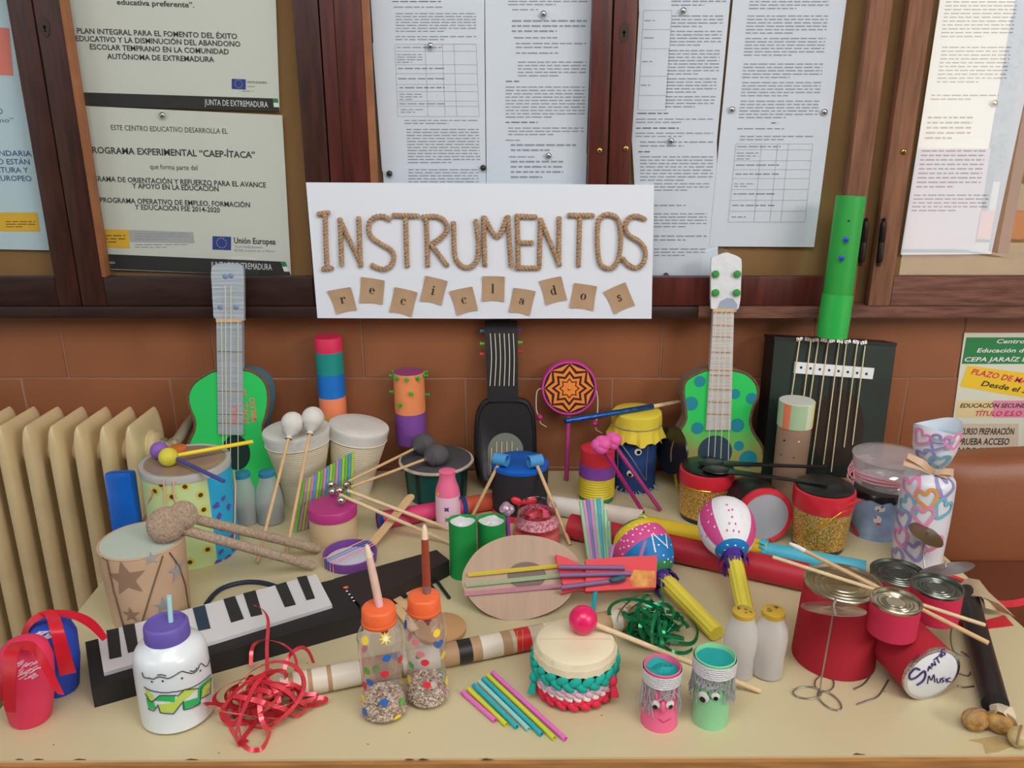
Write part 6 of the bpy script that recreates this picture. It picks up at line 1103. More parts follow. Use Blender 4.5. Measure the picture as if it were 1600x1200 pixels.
# ================================================================ RED TIN DRUM KIT
felt = M('red_felt', (168, 32, 48), .9, bump=.25, bs=400); felt2 = M('pinkish_red_felt', (196, 42, 76), .9, bump=.25, bs=400); tin = M('tin_lid', (168, 160, 138), .28, .95, bump=.15, bs=40); tind = M('tin_lid_dark', (112, 118, 110), .3, .95, bump=.15, bs=40); wire = M('steel_wire', (160, 156, 150), .35, .9)
kit_base = G(1400, 1000)
kt = thing('toy_drum_kit', 'small red drum kit made of tins with wire stands and foil cymbals, front right', 'drum kit', kit_base)
def tin_top(c, H, r, m, parent):
    mb = MB(); p = [(H - .003, r), (H + .001, r + .0012), (H + .0022, r), (H + .0018, r - .002), (H - .002, r - .0035)]
    for q, z in ((.82, 0), (.79, .0012), (.75, 0), (.66, .0), (.63, .0012), (.59, 0), (.48, .0004), (.46, .0014), (.43, .0004), (.05, .0006)): p.append((H - .002 + z, (r - .0035) * q))
    mb.lathe(Lat(c, p), m, 44, (False, True)); part('drumhead', mb, parent, 'ridged tin lid')
def tin_drum(c, r0, r1, H, fm_, tm, name, label=None):
    mb = MB(); mb.lathe(Lat(c, [(0, r0 - .001), (.001, r0), (H, r1)]), fm_, 44, (True, False)); o = part(name, mb, kt, label); WO[o.name] = WO[kt.name]; tin_top(c, H, r1, tm, o); return c.z + H
L, cb = upright(1296, 1062, 124, [(1062, 122), (1000, 122), (911, 115)]); zbig = tin_drum(cb, L.p[0][1], L.p[-1][1], L.p[-1][0], felt, tin, 'floor_tom', 'largest red tin drum')
L, c3 = upright(1396, 948, 80, [(948, 80), (895, 83)]); tin_drum(c3, L.p[0][1], L.p[-1][1], L.p[-1][0], felt, tind, 'tom_drum')
z0 = TZ + .050; c4 = G(1456, 962, z0); r4 = 37 * mpp(c4); H4 = zrow(c4.y, 916) - z0; tin_drum(c4, r4, r4, H4, felt2, tind, 'tom_drum', 'pinkish red tin drum raised on wire'); mb = MB()
for dx in (-.5, .75): mb.tube([c4 + V((r4 * dx, -.01, .0)), c4 + V((r4 * dx, -.012, -.03)), V((c4.x + r4 * dx * 1.3, c4.y - .02, TZ + .0012)), V((c4.x + r4 * dx * 1.3 + .03, c4.y - .03, TZ + .0012))], .0011, wire, 6, smooth=4)
part('wire_leg', mb, kt)
fc = G(1456, 1050, TZ + .043); bc_ = G(1396, 1003, TZ + .043); ax = (bc_ - fc); ax.z = 0.012; ax = V((ax.x * .62, ax.y, .004)).normalized(); rB = 47.5 * mpp(fc); fc.z = TZ + rB + .001; LB = .066
mb = MB(); mb.lathe(Lat(fc, [(0, rB), (LB, rB), (LB + .001, rB - .002)], ax), felt, 48); bd_ = part('bass_drum', mb, kt, 'bass drum lying on its side'); mb = MB(); mb.lathe(Lat(fc, [(-.003, rB + .0008), (.0015, rB + .0008), (.002, rB - .001), (.0022, rB - .003)], -ax), silver, 48, (False, False)); mb.lathe(Lat(fc, [(.001, rB - .001), (.0016, rB - .002)], -ax), M('bass_paper', (222, 224, 230), .6), 44)
part('drumhead', mb, bd_, 'white paper drumhead'); pl = PL(fc - ax * .0022, -ax); ink_ = M('violet_ink', (62, 44, 104), .6); mb = MB()
z9 = lambda X, Y: (1300 + .2083 * X + 2, 860 + .2083 * Y)
def pen(strokes, w_=.0017):
    w_ *= .74
    for st in strokes:
        P = [pl.hit(*z9(*q)) for q in st]; P = catmull(P, 4) if len(P) > 2 else P; mb.tube(P, w_, ink_, 6, flat=None)
pen([[(648, 895), (615, 885), (572, 930), (580, 965), (625, 950), (680, 905), (692, 935), (670, 980), (625, 1010)]], .0019)
pen([[(712, 905), (720, 868), (738, 888)], [(708, 890), (735, 880)], [(745, 872), (738, 848), (768, 862), (758, 832)], [(775, 800), (795, 842)], [(752, 822), (790, 796)], [(795, 785), (815, 800), (812, 775), (795, 785)], [(835, 745), (810, 752), (815, 768), (835, 766), (838, 782), (815, 790)]], .0011)
pen([[(708, 1000), (718, 940), (735, 975), (755, 932), (762, 988)], [(778, 960), (782, 990), (800, 988), (806, 960)], [(832, 955), (812, 962), (830, 978), (812, 992)], [(846, 962), (850, 990)], [(880, 957), (862, 962), (860, 982), (882, 986)]], .0010)
part('handwriting', mb, bd_, 'violet handwriting reading santos music')
c5 = G(1392, 987, TZ + 2 * rB + .004); L5 = 36.5 * mpp(c5); H5 = zrow(c5.y, 939) - c5.z; tin_drum(c5, L5 * .98, L5, H5, felt2, tin, 'tom_drum', 'red tin drum perched on the bass drum')
foil = clear('foil_disc', (.80, .68, .62), .22, .15, .62, (158, 128, 116))
def cymbal(px, py, y, R_, nrm, foot, pts, label, foil=foil):
    q = S(px, py, y); n = V(nrm).normalized(); mb = MB(); mb.lathe(Lat(q - n * .0012, [(0, R_), (.0006, R_ - .0004), (.0015, R_ * .6), (.0022, R_ * .2), (.0034, .003)], n), foil, 44); o = part('cymbal', mb, kt, label)
    mb = MB(); mb.tube([q + n * .009 + V((.001, 0, 0)), q + n * .004, q - n * .006] + pts(q) + [foot], .0011, wire, 6, smooth=4); mb.tube([q + n * .002, q + n * .012 + V((.003, 0, .001)), q + n * .006 + V((.002, 0, 0))], .0014, wire, 6, smooth=4)
    for k in range(3 if label.startswith('nearer') else 0):
        a_ = math.radians((55, -75, 190)[k]); d = V((math.cos(a_), math.sin(a_), 0)); s_ = V((-d.y, d.x, 0)); mb.tube([foot + d * (.019 - .019 * math.cos(u)) + s_ * (.0115 * math.sin(u)) + V((0, 0, .0002 * k)) for u in [2 * PI * i / 20 for i in range(20)]], .0011, wire, 6, closed=True)
    part('wire_stand', mb, kt)
ft = G(1282, 1080, TZ + .0014); cymbal(1302, 950, ft.y + .004, 46 * .86e-3, (0.03, .36, 1), ft, lambda q: [V((q.x - .003, ft.y, TZ + .06)), V((ft.x - .001, ft.y, TZ + .02))], 'nearer foil cymbal on a looped wire stand')
ft = G(1478, 992, TZ + .0014); ft2 = V((ft.x + .003, ft.y + .055, TZ + .0014)); cymbal(1478, 889, ft2.y, 39 * 1.0e-3, (-.30, .42, 1), ft2, lambda q: [V((q.x, ft2.y, TZ + .05))], 'grey foil cymbal tilted behind the raised tin', M('foil_grey', (136, 132, 130), .3, .55, bump=.2, bs=50))
hc_ = S(1447, 836, 1.165); ft3 = V((hc_.x, 1.150, TZ + .0014)); n = V((.30, -.25, 1)).normalized(); mb = MB(); Rz = 27.5 * mpp(hc_); mb.lathe(Lat(hc_, [(0, Rz), (.001, Rz - .0005), (.0022, Rz * .5), (.003, .003)], n), M('bronze_foil', (112, 94, 66), .35, .7, bump=.3, bs=60), 40); mb.cyl(hc_ - n * .003, hc_ + n * .007, .0018, wire, 8); part('cymbal', mb, kt, 'small bronze cymbal in front of the heart tube'); mb = MB(); mb.tube([hc_ - n * .002, hc_ + V((.0, .0, -.03)), ft3 + V((0, 0, .02)), ft3], .0011, wire, 6, smooth=4); part('wire_stand', mb, kt)
for pts in ([(1366, 1026), (1362, 1050), (1350, 1068), (1334, 1077)], [(1388, 1062), (1372, 1088), (1355, 1095), (1339, 1101)], [(1360, 1007), (1372, 1009)], [(1502, 1018), (1512, 1024)], [(1498, 1052), (1512, 1056), (1516, 1050)], [(1496, 1071), (1505, 1074), (1522, 1072)]): part('wire_leg', MB().tube([G(x, y, TZ + .0014) for x, y in pts], .0012, wire, 6, smooth=4), kt)
# two sticks over the tins
for (p0, p1, drop, label, tip) in (((1234, 849), (1545, 1005), .052, 'wooden skewer with a white brush tip, laid over the red drum kit', 1), ((1207, 870), (1540, 977), .050, 'plain wooden skewer laid over the red drum kit', 0)):
    a, b_ = G(*p0, zbig + .016 + .005 * tip), G(*p1, zbig - .020); t = thing('skewer', label, 'stick', a, 'wooden skewers over the drum kit'); d = (b_ - a).normalized(); mb = MB(); mb.cyl(a + d * (.02 if tip else 0), b_, .0030 if tip else .0026, wood if tip else woodp, 12, bev=.001); part('stick', mb, t)
    if tip: mb = MB(); mb.lathe(Lat(a, [(0, .0022), (.012, .0036), (.024, .0034)], d), M('brush_white', (222, 222, 222), .4), 12); part('brush_tip', mb, t, 'white brush tip')
# ================================================================ BLACK TUBE, SHELLS, RED PAPER AND RIBBON (right edge)
a, b_ = G(1510, 925, TZ + .016), G(1555, 1100, TZ + .016); t = thing('paper_tube', 'black paper tube with torn beige paper ends, lying at the right table edge', 'rainstick', (a + b_) / 2 - V((0, 0, .016))); mb = MB(); d = (b_ - a).normalized(); L = Lat(a, [(0, .0135), (.012, .0155), ((b_ - a).length, .0158)], d); mb.lathe(L, M('black_paper', (30, 28, 32), .4, spec=.5), 36); part('tube', mb, t)
bp = M('beige_paper', (190, 172, 142), .7, var=.1, vs=40)
def torn(P, z0, seed, parent, m=bp):
    g = random.Random(seed); c_ = sum((V((x, y, 0)) for x, y in P), V()) / len(P); pts = [G(x, y, TZ + z0 + g.uniform(-.3, 1) * .012) for x, y in P]; cc_ = G(c_.x, c_.y, TZ + z0 + .022); mb = MB(); m2 = [p.lerp(cc_, .5) + V((0, 0, g.uniform(.002, .006))) for p in pts]; n_ = len(P)
    mb.add([cc_] + m2 + pts, [(0, 1 + k, 1 + (k + 1) % n_) for k in range(n_)] + [(1 + k, 1 + n_ + k, 1 + n_ + (k + 1) % n_, 1 + (k + 1) % n_) for k in range(n_)], m); return part('paper_end', mb, parent, 'crumpled beige paper end')
torn([(1494, 916), (1512, 903), (1530, 906), (1545, 925), (1570, 948), (1586, 964), (1560, 955), (1540, 950), (1530, 930), (1518, 912), (1506, 935), (1497, 940)], .012, 3, t); torn([(1545, 1100), (1562, 1095), (1582, 1105), (1588, 1120), (1582, 1136), (1572, 1125), (1560, 1112), (1548, 1120)], .010, 4, t, M('cream_crepe', (212, 200, 176), .7))
mb = MB(); Q = [(1488, 969), (1500, 971), (1540, 969), (1569, 961), (1584, 977), (1544, 982), (1503, 981), (1489, 979)]; v = [G(x, y, TZ + .0012) for x, y in Q]; mb.prism(v, (0, 0, -.001), redp); solo('paper_strip', mb, 'red paper strip on the table under the black tube', 'paper', G(1536, 973))
mb = MB(); P = [G(1478, 897, TZ + .002), G(1500, 905, TZ + .004), G(1524, 916, TZ + .006), G(1545, 931, TZ + .006), G(1562, 943, TZ + .004), S(1585, 943, 1.115), S(1615, 936, 1.13), S(1660, 925, 1.16)]; mb.tube(P, .004, redp, 8, smooth=6, flat=(.011, .0012)); solo('satin_ribbon', mb, 'red ribbon running off the right table corner towards the chair', 'ribbon', P[0])
wal = M('walnut_shell', (196, 156, 88), .5, var=.35, vs=70, bump=.8, bs=160, c2=(132, 92, 46)); walp = M('pale_shell', (206, 186, 130), .4, var=.2, vs=60, bump=.5, bs=120)
def shell(px, py, w_, rot, m, label):
    r = w_ / 2 * mpp(G(px, py)); c_ = G(px, py, TZ + r * .86); t = thing('walnut_shell', label, 'shell', V((c_.x, c_.y, TZ)), 'walnut shells by the black tube'); Rm = Matrix.Rotation(rot, 3, 'Z'); mb = MB(); R = []; N = 28
    for i in range(15):
        th = PI * (i + .02) / 14.05; R.append([c_ + Rm @ V((r * 1.12 * math.sin(th) * math.cos(2 * PI * k / N) * (1 + .05 * math.sin(9 * th + 2 * math.sin(4 * PI * k / N))), r * .92 * math.sin(th) * math.sin(2 * PI * k / N) * (1 + .05 * math.sin(7 * th + k)), -r * .86 * math.cos(th))) for k in range(N)])
    mb.rings(R, m); part('shell', mb, t); mb = MB(); mb.tube([c_ + Rm @ V((r * 1.14 * math.cos(u), .0, r * .90 * math.sin(u))) for u in [PI * i / 14 for i in range(15)]], .0016, MATS['star_brown'], 6, smooth=0); part('seam', mb, t)
shell(1524, 1124, 38, .3, wal, 'golden walnut shell beside the end of the black tube, the leftmost of three'); shell(1562, 1128, 38, -.5, wal, 'golden walnut shell under the torn cream paper, the middle of three'); shell(1592, 1151, 34, .9, walp, 'pale walnut shell at the right photo edge, the rightmost of three')
mb = MB(); tp = clear('tape_amber', (.95, .92, .84), .06, .12, .3, (226, 210, 170)); v = [G(x, y, TZ + .0008) for x, y in ((1513, 1157), (1560, 1150), (1594, 1162), (1560, 1175), (1540, 1178), (1536, 1162))]; mb.prism(v, (0, 0, .0006), tp); solo('adhesive_tape', mb, 'piece of amber sticky tape on the table in front of the walnut shells', 'tape', v[0])
# ================================================================ FROSTED BOTTLES WITH GOLD CAPS
fw = clear('frosted_milk', (.94, .94, .96), .05, .22, .66, (244, 244, 250)); gcap = M('gold_cap', (206, 170, 62), .45, .3); grit = M('pale_grit', (176, 166, 160), .9, c2=(120, 108, 100), vs=300)
for cx, by, rows, cr, cw, lab in ((1151, 1066, [(1058, 46), (1040, 45), (1022, 46), (1005, 51), (990, 52), (977, 46), (967, 36), (960, 34)], 955, 35, 'frosted bottle shaker with a gold cap, touching the yellow maraca handle'), (1196, 1066, [(1058, 47), (1040, 47), (1022, 48), (1005, 52), (990, 53), (977, 47), (967, 36), (960, 34)], 954, 36, 'frosted bottle shaker with a gold cap, next to the big red tin drum')):
    t, L, c = shaker_bottle(cx, by, rows, cr, cw, gcap, grit, 1050, lab, 'frosted bottles with gold caps', fw); H = L.p[-1][0]; mb = MB(); g = random.Random(cx)
    for k in range(5): p = c + V((g.uniform(-.008, .008), g.uniform(-.008, .006), zof(c, cr) - c.z + .0012)); mb.tube([p, p + V((g.uniform(-.003, .003), .003, 0)), p + V((.003, g.uniform(-.002, .003), 0))], .0004, blkm, 4)
    part('scribble', mb, t, 'dark pen scribble')
# ================================================================ FRINGED CUPS
fs = M('silver_lurex', (226, 226, 230), .35, .35, bump=1.0, bs=700); fr_ = M('grey_fringe', (172, 168, 174), .45, .2); tl2 = M('teal_tissue', (24, 152, 152), .7)
def cup(cx, by, wb, rows, m, label, seed, eyes, gap, stuffing_bulge):
    L, c = upright(cx, by, wb, rows); H = L.p[-1][0]; r = L.p[-1][1]; t = thing('fringed_cup', label, 'shaker', c, 'fringed cup faces'); mb = MB(); p = list(L.p) + [(H + .0005, r - .001), (H - .014, r - .003)]; mb.lathe(Lat(c, p), m, 40, (True, False)); part('cup', mb, t)
    mb = MB(); crumple(mb, c + V((0, 0, H - .006)), r - .002, tl2, seed, .0035 if stuffing_bulge else .0006); part('stuffing', mb, t, 'teal tissue stuffing'); zb_ = H - .020; mb = MB(); q = sub(L, zb_, H - .002, .0016, 4); mb.lathe(wound(q, .0008, .003), fs, 60, (False, False)); part('braid_trim', mb, t, 'silver braid trim')
    g = random.Random(seed); mb = MB(); gap = sum(L.hit(x, y)[0] for x, y, _ in eyes) / len(eyes) + gap
    for k in range(130):
        a_ = g.uniform(0, 2 * PI); x = (a_ - gap + PI) % (2 * PI) - PI; ln = g.uniform(.028, .042) * (.35 if abs(x) < .62 else 1); pts = [L.pt(a_ + .05 * g.uniform(-1, 1) * j, max(.003, zb_ + .001 - ln * j / 4), .0014 + .0022 * (j / 4) ** 2 * g.uniform(.6, 2.2)) for j in range(5)]; mb.tube(pts, .0006, fr_, 4)
    part('fringe', mb, t, 'silvery hanging fringe', stuff=True)
    for x, y, rr2 in eyes: eye(L, x, y, rr2, t, 0, -.35)
    return t, L, c
t, L, c = cup(1028, 1146, 58, [(1146, 57), (1100, 52), (1060, 54), (1039, 58)], M('pink_cup', (236, 104, 146), .5, bump=.15, bs=60), 'pink cup face with googly eyes and silver fringe, front right of the braided drum', 2, ((1025, 1100, .0056), (1046, 1100, .0056)), .1, True)
mb = MB(); a, tt = L.hit(1035, 1103); q = L.pt(a, tt, .002); mb.ball(q, .0042, MATS['pink_cup'], 12, 9, (.8, .8, 2.0)); part('nose', mb, t); mb = MB(); mb.tube(pxline(L, [(1029, 1122), (1036, 1128), (1048, 1122)], .0008), .0005, M('smile_red', (180, 50, 90), .6), 4); part('mouth', mb, t)
t, L, c = cup(1107, 1142, 54, [(1142, 54), (1100, 56), (1060, 60), (1023, 63)], M('mint_cup', (140, 206, 156), .4, bump=.1, bs=60), 'mint green cup face with googly eyes and silver fringe, right of the pink cup', 5, ((1100, 1088, .0072), (1118, 1087, .0052)), .05, False)
mb = MB(); a, tt = L.hit(1115, 1084); mb.on_lat(s_line([(.0066 * math.cos(2 * PI * i / 18), .0062 * math.sin(2 * PI * i / 18)) for i in range(18)], .0008, True), L, a, tt, blkm, .0012); part('drawn_ring', mb, t)
# ================================================================ CURLING RIBBON TANGLES
def tangle(name, label, c, r, mat, n, w_, seed, extra, z0=TZ, sq=.70, cat='ribbon'):
    g = random.Random(seed); t = thing(name, label, cat, V((c.x, c.y, z0)))
    for k in range(n):
        ce = c + V((g.uniform(-.35, .35) * r, g.uniform(-.3, .3) * r, g.uniform(-.25, .2) * r * sq)); R_ = r * g.uniform(.5, .85); nn = V((g.gauss(0, 1), g.gauss(0, 1), g.gauss(0, .8) + .6)).normalized(); x, y, z = frame(nn); a0 = g.uniform(0, 6.28); sp = g.uniform(3.8, 6.6); P = []
        for i in range(15):
            u = a0 + sp * i / 14; p = ce + (x * math.cos(u) + y * math.sin(u) * .8) * R_ * (1 + .15 * math.sin(2 * u)); p.z = max(z0 + .003, min(p.z, z0 + 2 * r * sq)); P.append(p)
        part('strand', MB().tube(P, .003, mat, 4, smooth=4, flat=(w_, .0005), twist=g.uniform(-2.5, 2.5), tw0=g.uniform(0, 3)), t)
    for P in extra: part('strand', MB().tube(P, .003, mat, 4, smooth=7, flat=(w_ * .9, .0005), twist=1.0, tw0=.4), t)
    return t
rf = M('red_curling_ribbon', (212, 60, 74), .22, .25, spec=.7); gf = M('green_curling_ribbon', (14, 122, 76), .18, .45, spec=.7)
c = G(410, 1092, TZ + .028); Gz = lambda x, y, z: G(x, y, TZ + z)
tangle('ribbon_tangle', 'tangle of shiny red curling ribbon at the left end of the striped tube', c, .053, rf, 20, .0058, 5, [[Gz(418, 1060, .02), Gz(417, 1010, .035), Gz(419, 970, .05), Gz(410, 952, .058), Gz(397, 946, .06)], [Gz(392, 1040, .01), Gz(395, 1010, .03), Gz(415, 1000, .045), Gz(445, 1008, .045), Gz(462, 1030, .03), Gz(464, 1075, .01)], [Gz(440, 1060, .01), Gz(452, 1025, .03), Gz(470, 1012, .035), Gz(482, 1018, .03), Gz(490, 1036, .015)], [Gz(352, 1105, .006), Gz(362, 1140, .003), Gz(385, 1168, .003), Gz(408, 1170, .003), Gz(420, 1150, .003), Gz(423, 1135, .003)], [Gz(440, 1110, .012), Gz(470, 1098, .012), Gz(500, 1090, .01), Gz(510, 1094, .008), Gz(490, 1102, .004), Gz(468, 1100, .004)], [Gz(410, 1131, .004), Gz(440, 1112, .012), Gz(465, 1118, .006), Gz(482, 1106, .008)], [Gz(452, 1098, .02), Gz(478, 1108, .01), Gz(495, 1086, .012), Gz(470, 1086, .016)]])
c = G(1022, 975, TZ + .030)
tangle('ribbon_tangle', 'tangle of shiny green curling ribbon at the right end of the striped tube', c, .052, gf, 20, .0056, 9, [[Gz(1000, 990, .01), Gz(1040, 1000, .01), Gz(1080, 1005, .004), Gz(1090, 985, .008), Gz(1078, 965, .02), Gz(1055, 955, .03)], [Gz(1036, 1010, .004), Gz(1050, 1018, .003), Gz(1070, 1020, .003), Gz(1082, 1014, .003)], [Gz(990, 950, .03), Gz(982, 945, .03), Gz(975, 940, .025), Gz(971, 935, .02)], [Gz(1036, 940, .03), Gz(1034, 920, .035), Gz(1033, 905, .04)], [Gz(968, 990, .006), Gz(1000, 992, .012), Gz(1040, 988, .01), Gz(1068, 975, .015)]])
# ================================================================ LONG STRIPED RAINSTICK
a, b_ = G(438, 1075, TZ + .0165), G(1006, 961, TZ + .0165); kf = M('tube_brown', (176, 142, 106), .55, var=.08, vs=30, spec=.5); wtp = M('tube_white_tape', (216, 208, 192), .4, bump=.3, bs=60); bkt = M('tube_black_tape', (36, 34, 34), .4); rdt = M('tube_red_tape', (196, 36, 44), .4, spec=.5); clt = M('tube_clear_tape', (190, 176, 154), .25, spec=.6)
# bands by the pixel column at which they start
seqc = [(438, wtp), (451, kf), (459, wtp), (481, kf), (488, wtp), (511, kf), (518, wtp), (562, kf), (627, wtp), (685, kf), (714, bkt), (735, kf), (750, wtp), (782, kf), (797, clt), (803, rdt), (826, clt), (850, wtp), (880, kf), (951, wtp), (967, kf), (974, wtp), (978, kf)]
ax = b_ - a; Ln = ax.length; t = thing('rainstick', 'long brown cardboard rainstick banded with white, black and red tape, across the front', 'rainstick', (a + b_) / 2 - V((0, 0, .0165)))
def tcol(px):
    lo, hi = 0.0, 1.0
    for _ in range(40):
        m_ = (lo + hi) / 2; q = pix(a + ax * m_)
        if q[0] < px: lo = m_
        else: hi = m_
    return lo * Ln
ts = [max(0, tcol(p)) for p, _ in seqc] + [Ln]; ts[0] = 0; mb = MB(); L = Lat(a, [(x, .0165) for x in ts], ax); mb.lathe(L, None, 32, mats=[m_ for _, m_ in seqc]); tb_ = part('tube', mb, t); mb = MB()
for y0 in (.35, .9): x0 = tcol(805); x1 = tcol(824); mb.tube([a + ax.normalized() * (x0 + (x1 - x0) * .5 * 0 + .003) + L.ex * 0 + V((0, -.0165 * math.cos(u), .0165 * math.sin(u))) * 1.03 + ax.normalized() * (.008 if y0 > .5 else 0) for u in [(-.4 + 1.9 * i / 12) for i in range(13)]], .0006, M('gold_thread', (220, 180, 70), .4, .4), 4)
part('gold_thread', mb, tb_)
# ================================================================ CARDBOARD BANJO BEHIND THE BOTTLES
c = G(688, 984, TZ + .002); t = thing('cardboard_banjo', 'flat round brown cardboard banjo with lolly stick neck, lying behind the spotted bottles', 'banjo', c); mb = MB(); mb.lathe(Lat(c, [(0, .038), (.005, .038), (.0055, .037)]), M('tan_board', (190, 148, 104), .6, var=.1, vs=12), 40); part('body', mb, t)
for p0, p1 in (((612, 928), (662, 968)), ((634, 918), (668, 955)), ((618, 945), (648, 985))): q0, q1 = G(*p0, TZ + .009), G(*p1, TZ + .009); part('neck_stick', MB().bar(q0, q1, .014, .002, wood, bev=.0009), t)
g = random.Random(14); dkc = M('dark_cord_green', (34, 44, 40), .6)
for k in range(12): q = G(g.uniform(606, 662), g.uniform(898, 918), TZ + .004); e = q + V((g.uniform(-.018, .018), g.uniform(-.014, .014), 0)); part('tuning_strip', MB().bar(q, e, .007, .003, dkc), t)
for P in ([(676, 897), (688, 915), (702, 934)], [(666, 905), (676, 918), (684, 930)]): mb = MB(); mb.tube([G(x, y, TZ + .003) for x, y in P], .003, dkc, 6, smooth=5); part('tuning_strip', mb, t)
# ================================================================ SPOTTED BOTTLES
pet = clear('clear_bottle', (.94, .93, .955), .07, .05, .07, (226, 218, 232), 2.6); ocap = M('orange_cap_plastic', (238, 104, 56), .4, spec=.5)
def grains(name):
    m = M(name, (190, 170, 150), .8); n_ = m.node_tree.nodes; l = m.node_tree.links; tc = n_.new('ShaderNodeTexCoord'); vo = n_.new('ShaderNodeTexVoronoi'); vo.inputs['Scale'].default_value = 300; l.new(tc.outputs['Object'], vo.inputs['Vector']); s_ = n_.new('ShaderNodeSeparateColor'); l.new(vo.outputs['Color'], s_.inputs[0]); rp = n_.new('ShaderNodeValToRGB'); e = rp.color_ramp.elements; e[0].color = rgb((110, 78, 60)); e[1].color = rgb((232, 222, 206)); q = e.new(.45); q.color = rgb((186, 158, 132)); l.new(s_.outputs[0], rp.inputs[0]); l.new(rp.outputs[0], n_['Principled BSDF'].inputs['Base Color']); b_ = n_.new('ShaderNodeBump'); b_.inputs['Strength'].default_value = 1; b_.inputs['Distance'].default_value = .003; b_.invert = True; l.new(vo.outputs['Distance'], b_.inputs['Height']); l.new(b_.outputs[0], n_['Principled BSDF'].inputs['Normal'])
    return m
ric = grains('rice_and_lentils'); DC = dict(y=M('dot_yellow', (238, 204, 60), .5), b=M('dot_blue', (44, 104, 190), .5), r=M('dot_red', (214, 50, 64), .5), g=M('dot_green', (92, 174, 76), .5), p=M('dot_pink', (220, 130, 140), .5), w=M('dot_white', (226, 222, 206), .5))
def spotted(cx, by, wb, rows, caprows, capw, fy, dots, stick, label):
    L, c = upright(cx, by, wb, rows); H = L.p[-1][0]; t = thing('spotted_bottle', label, 'shaker', c, 'spotted bottle shakers'); q = []; nn = 44
    def sm(tt): return sum(L.r(min(max(tt + d, 0), H)) for d in (-.003, 0, .003)) / 3
    p = [(0.0006, L.p[0][1] * .55), (.0012, L.p[0][1] * .9), (.005, L.p[0][1] * 1.03)] + [(H * k / nn, sm(H * k / nn)) for k in range(3, nn + 1)]; Lb = Lat(c, p); mb = MB(); mb.lathe(Lb, pet, 44, (True, False))
    for x, y, k in dots:
        a, tt = Lb.hit(x, y); r_ = .0052; mb.on_lat(s_circ(r_, 18) if k != 's' else s_star(8, .008, .0035), Lb, a, tt, DC['y' if k == 's' else k], .0008)
        if k == 's': mb.on_lat(s_circ(.0028, 12), Lb, a, tt, DC['w'], .0012)
    for k in range(5): a, tt = -PI / 2 + PI + (k - 2) * .5, H * (.25 + .13 * ((k * 2) % 5)); mb.on_lat(s_circ(.0052, 16), Lb, a, tt, list(DC.values())[k], .0008)
    part('bottle', mb, t); zf = zof(c, fy) - c.z; p = [(.0022, L.p[0][1] * .5), (.0034, L.p[0][1] * .86)] + [(tt, Lb.r(tt) - .0016) for tt in [zf * k / 12 for k in range(1, 13)] if tt > .006] ; mb = MB(); Lf = Lat(c, p); mb.lathe(Lf, ric, 40); g = random.Random(int(cx))
    for k in range(420):
        tt = g.uniform(.006, zf); a = g.uniform(PI, 2 * PI); pp = Lf.pt(a, tt, -.0004) if k % 5 else c + V((g.uniform(-1, 1) * Lf.r(zf) * .7, g.uniform(-1, 1) * Lf.r(zf) * .7, zf)); mb.ball(pp, .0022, ric2[k % 3], 6, 4, (1.2, .5, .5), Matrix.Rotation(g.uniform(0, 6.28), 3, V((g.gauss(0, 1), g.gauss(0, 1), g.gauss(0, 1))).normalized()))
    part('filling', mb, t, 'rice and lentil filling', stuff=True); zc0, zc1 = zof(c, caprows[1]) - c.z, zof(c, caprows[0]) - c.z; rc = capw / 2 * mpp(c + V((0, 0, zc1))); R = []; N = 60
    pr_ = [(zc0, rc), (zc0 + .0012, rc + .0008), (zc0 + .004, rc + .0008), (zc0 + .0045, rc), (zc1 - .0025, rc - .0004), (zc1 - .0006, rc - .0018), (zc1, rc - .0036)]; mb = MB(); mb.lathe(Lat(c, pr_), ocap, 48); part('cap', mb, t, 'orange screw cap'); sx0, sy0, sx1, sy1, rr2, ms = stick; a = S(sx0, sy0, c.y); a = c + V((0, 0, zc1)) + V((.0, 0, 0)); a = G(sx0, sy0, c.z + zc1); b_ = S(sx1, sy1, a.y + .004); d = (b_ - a).normalized(); ln = (b_ - a).length; mb = MB(); pts = [(-.045 if ms[0] is rbw else -.006, rr2 * .45 if ms[0] is rbw else rr2), (-.004, rr2 * .8), (0, rr2)] + [(ln * f, rr2 * q_) for f, q_ in ((.12, 1.1), (.5, 1.05), (.8, .9), (.96, .62), (1.0, .3))]; mb.lathe(Lat(a, pts, d), None, 16, mats=[ms[3], ms[3], ms[1], ms[0], ms[0], ms[2], ms[2]]); part('handle', mb, t, 'brush handle stuck through the cap'); return t
ric2 = [M('grain_white', (232, 224, 210), .6), M('grain_brown', (142, 108, 84), .6), M('grain_tan', (196, 170, 142), .6)]
wbw = M('pinkish_wood', (226, 190, 172), .5, var=.12, vs=70); wpk = M('pink_white_wood', (224, 186, 194), .5); tipw = M('pale_tip', (230, 206, 178), .5); rbw = M('redbrown_wood', (150, 66, 46), .35, spec=.5); frl = M('ferrule_grey', (140, 134, 138), .35, .6)
spotted(602, 1135, 62, [(1135, 58), (1126, 66), (1107, 71), (1085, 67), (1055, 60), (1035, 65), (1010, 72), (992, 73), (980, 62), (974, 54)], (947, 972), 54, 1086, [(571, 1000, 'y'), (602, 997, 's'), (604, 1028, 'b'), (601, 1053, 'r'), (574, 1048, 'g'), (570, 1071, 'r'), (578, 1066, 'b'), (600, 1097, 'b'), (628, 1096, 'g'), (621, 1122, 'y'), (570, 1112, 'b'), (625, 1030, 'r'), (568, 1090, 'y')], (593, 946, 573, 851, .0047, (wbw, wpk, tipw, wpk)), 'spotted clear bottle with orange cap and pale brush handle, nearer the red ribbon')
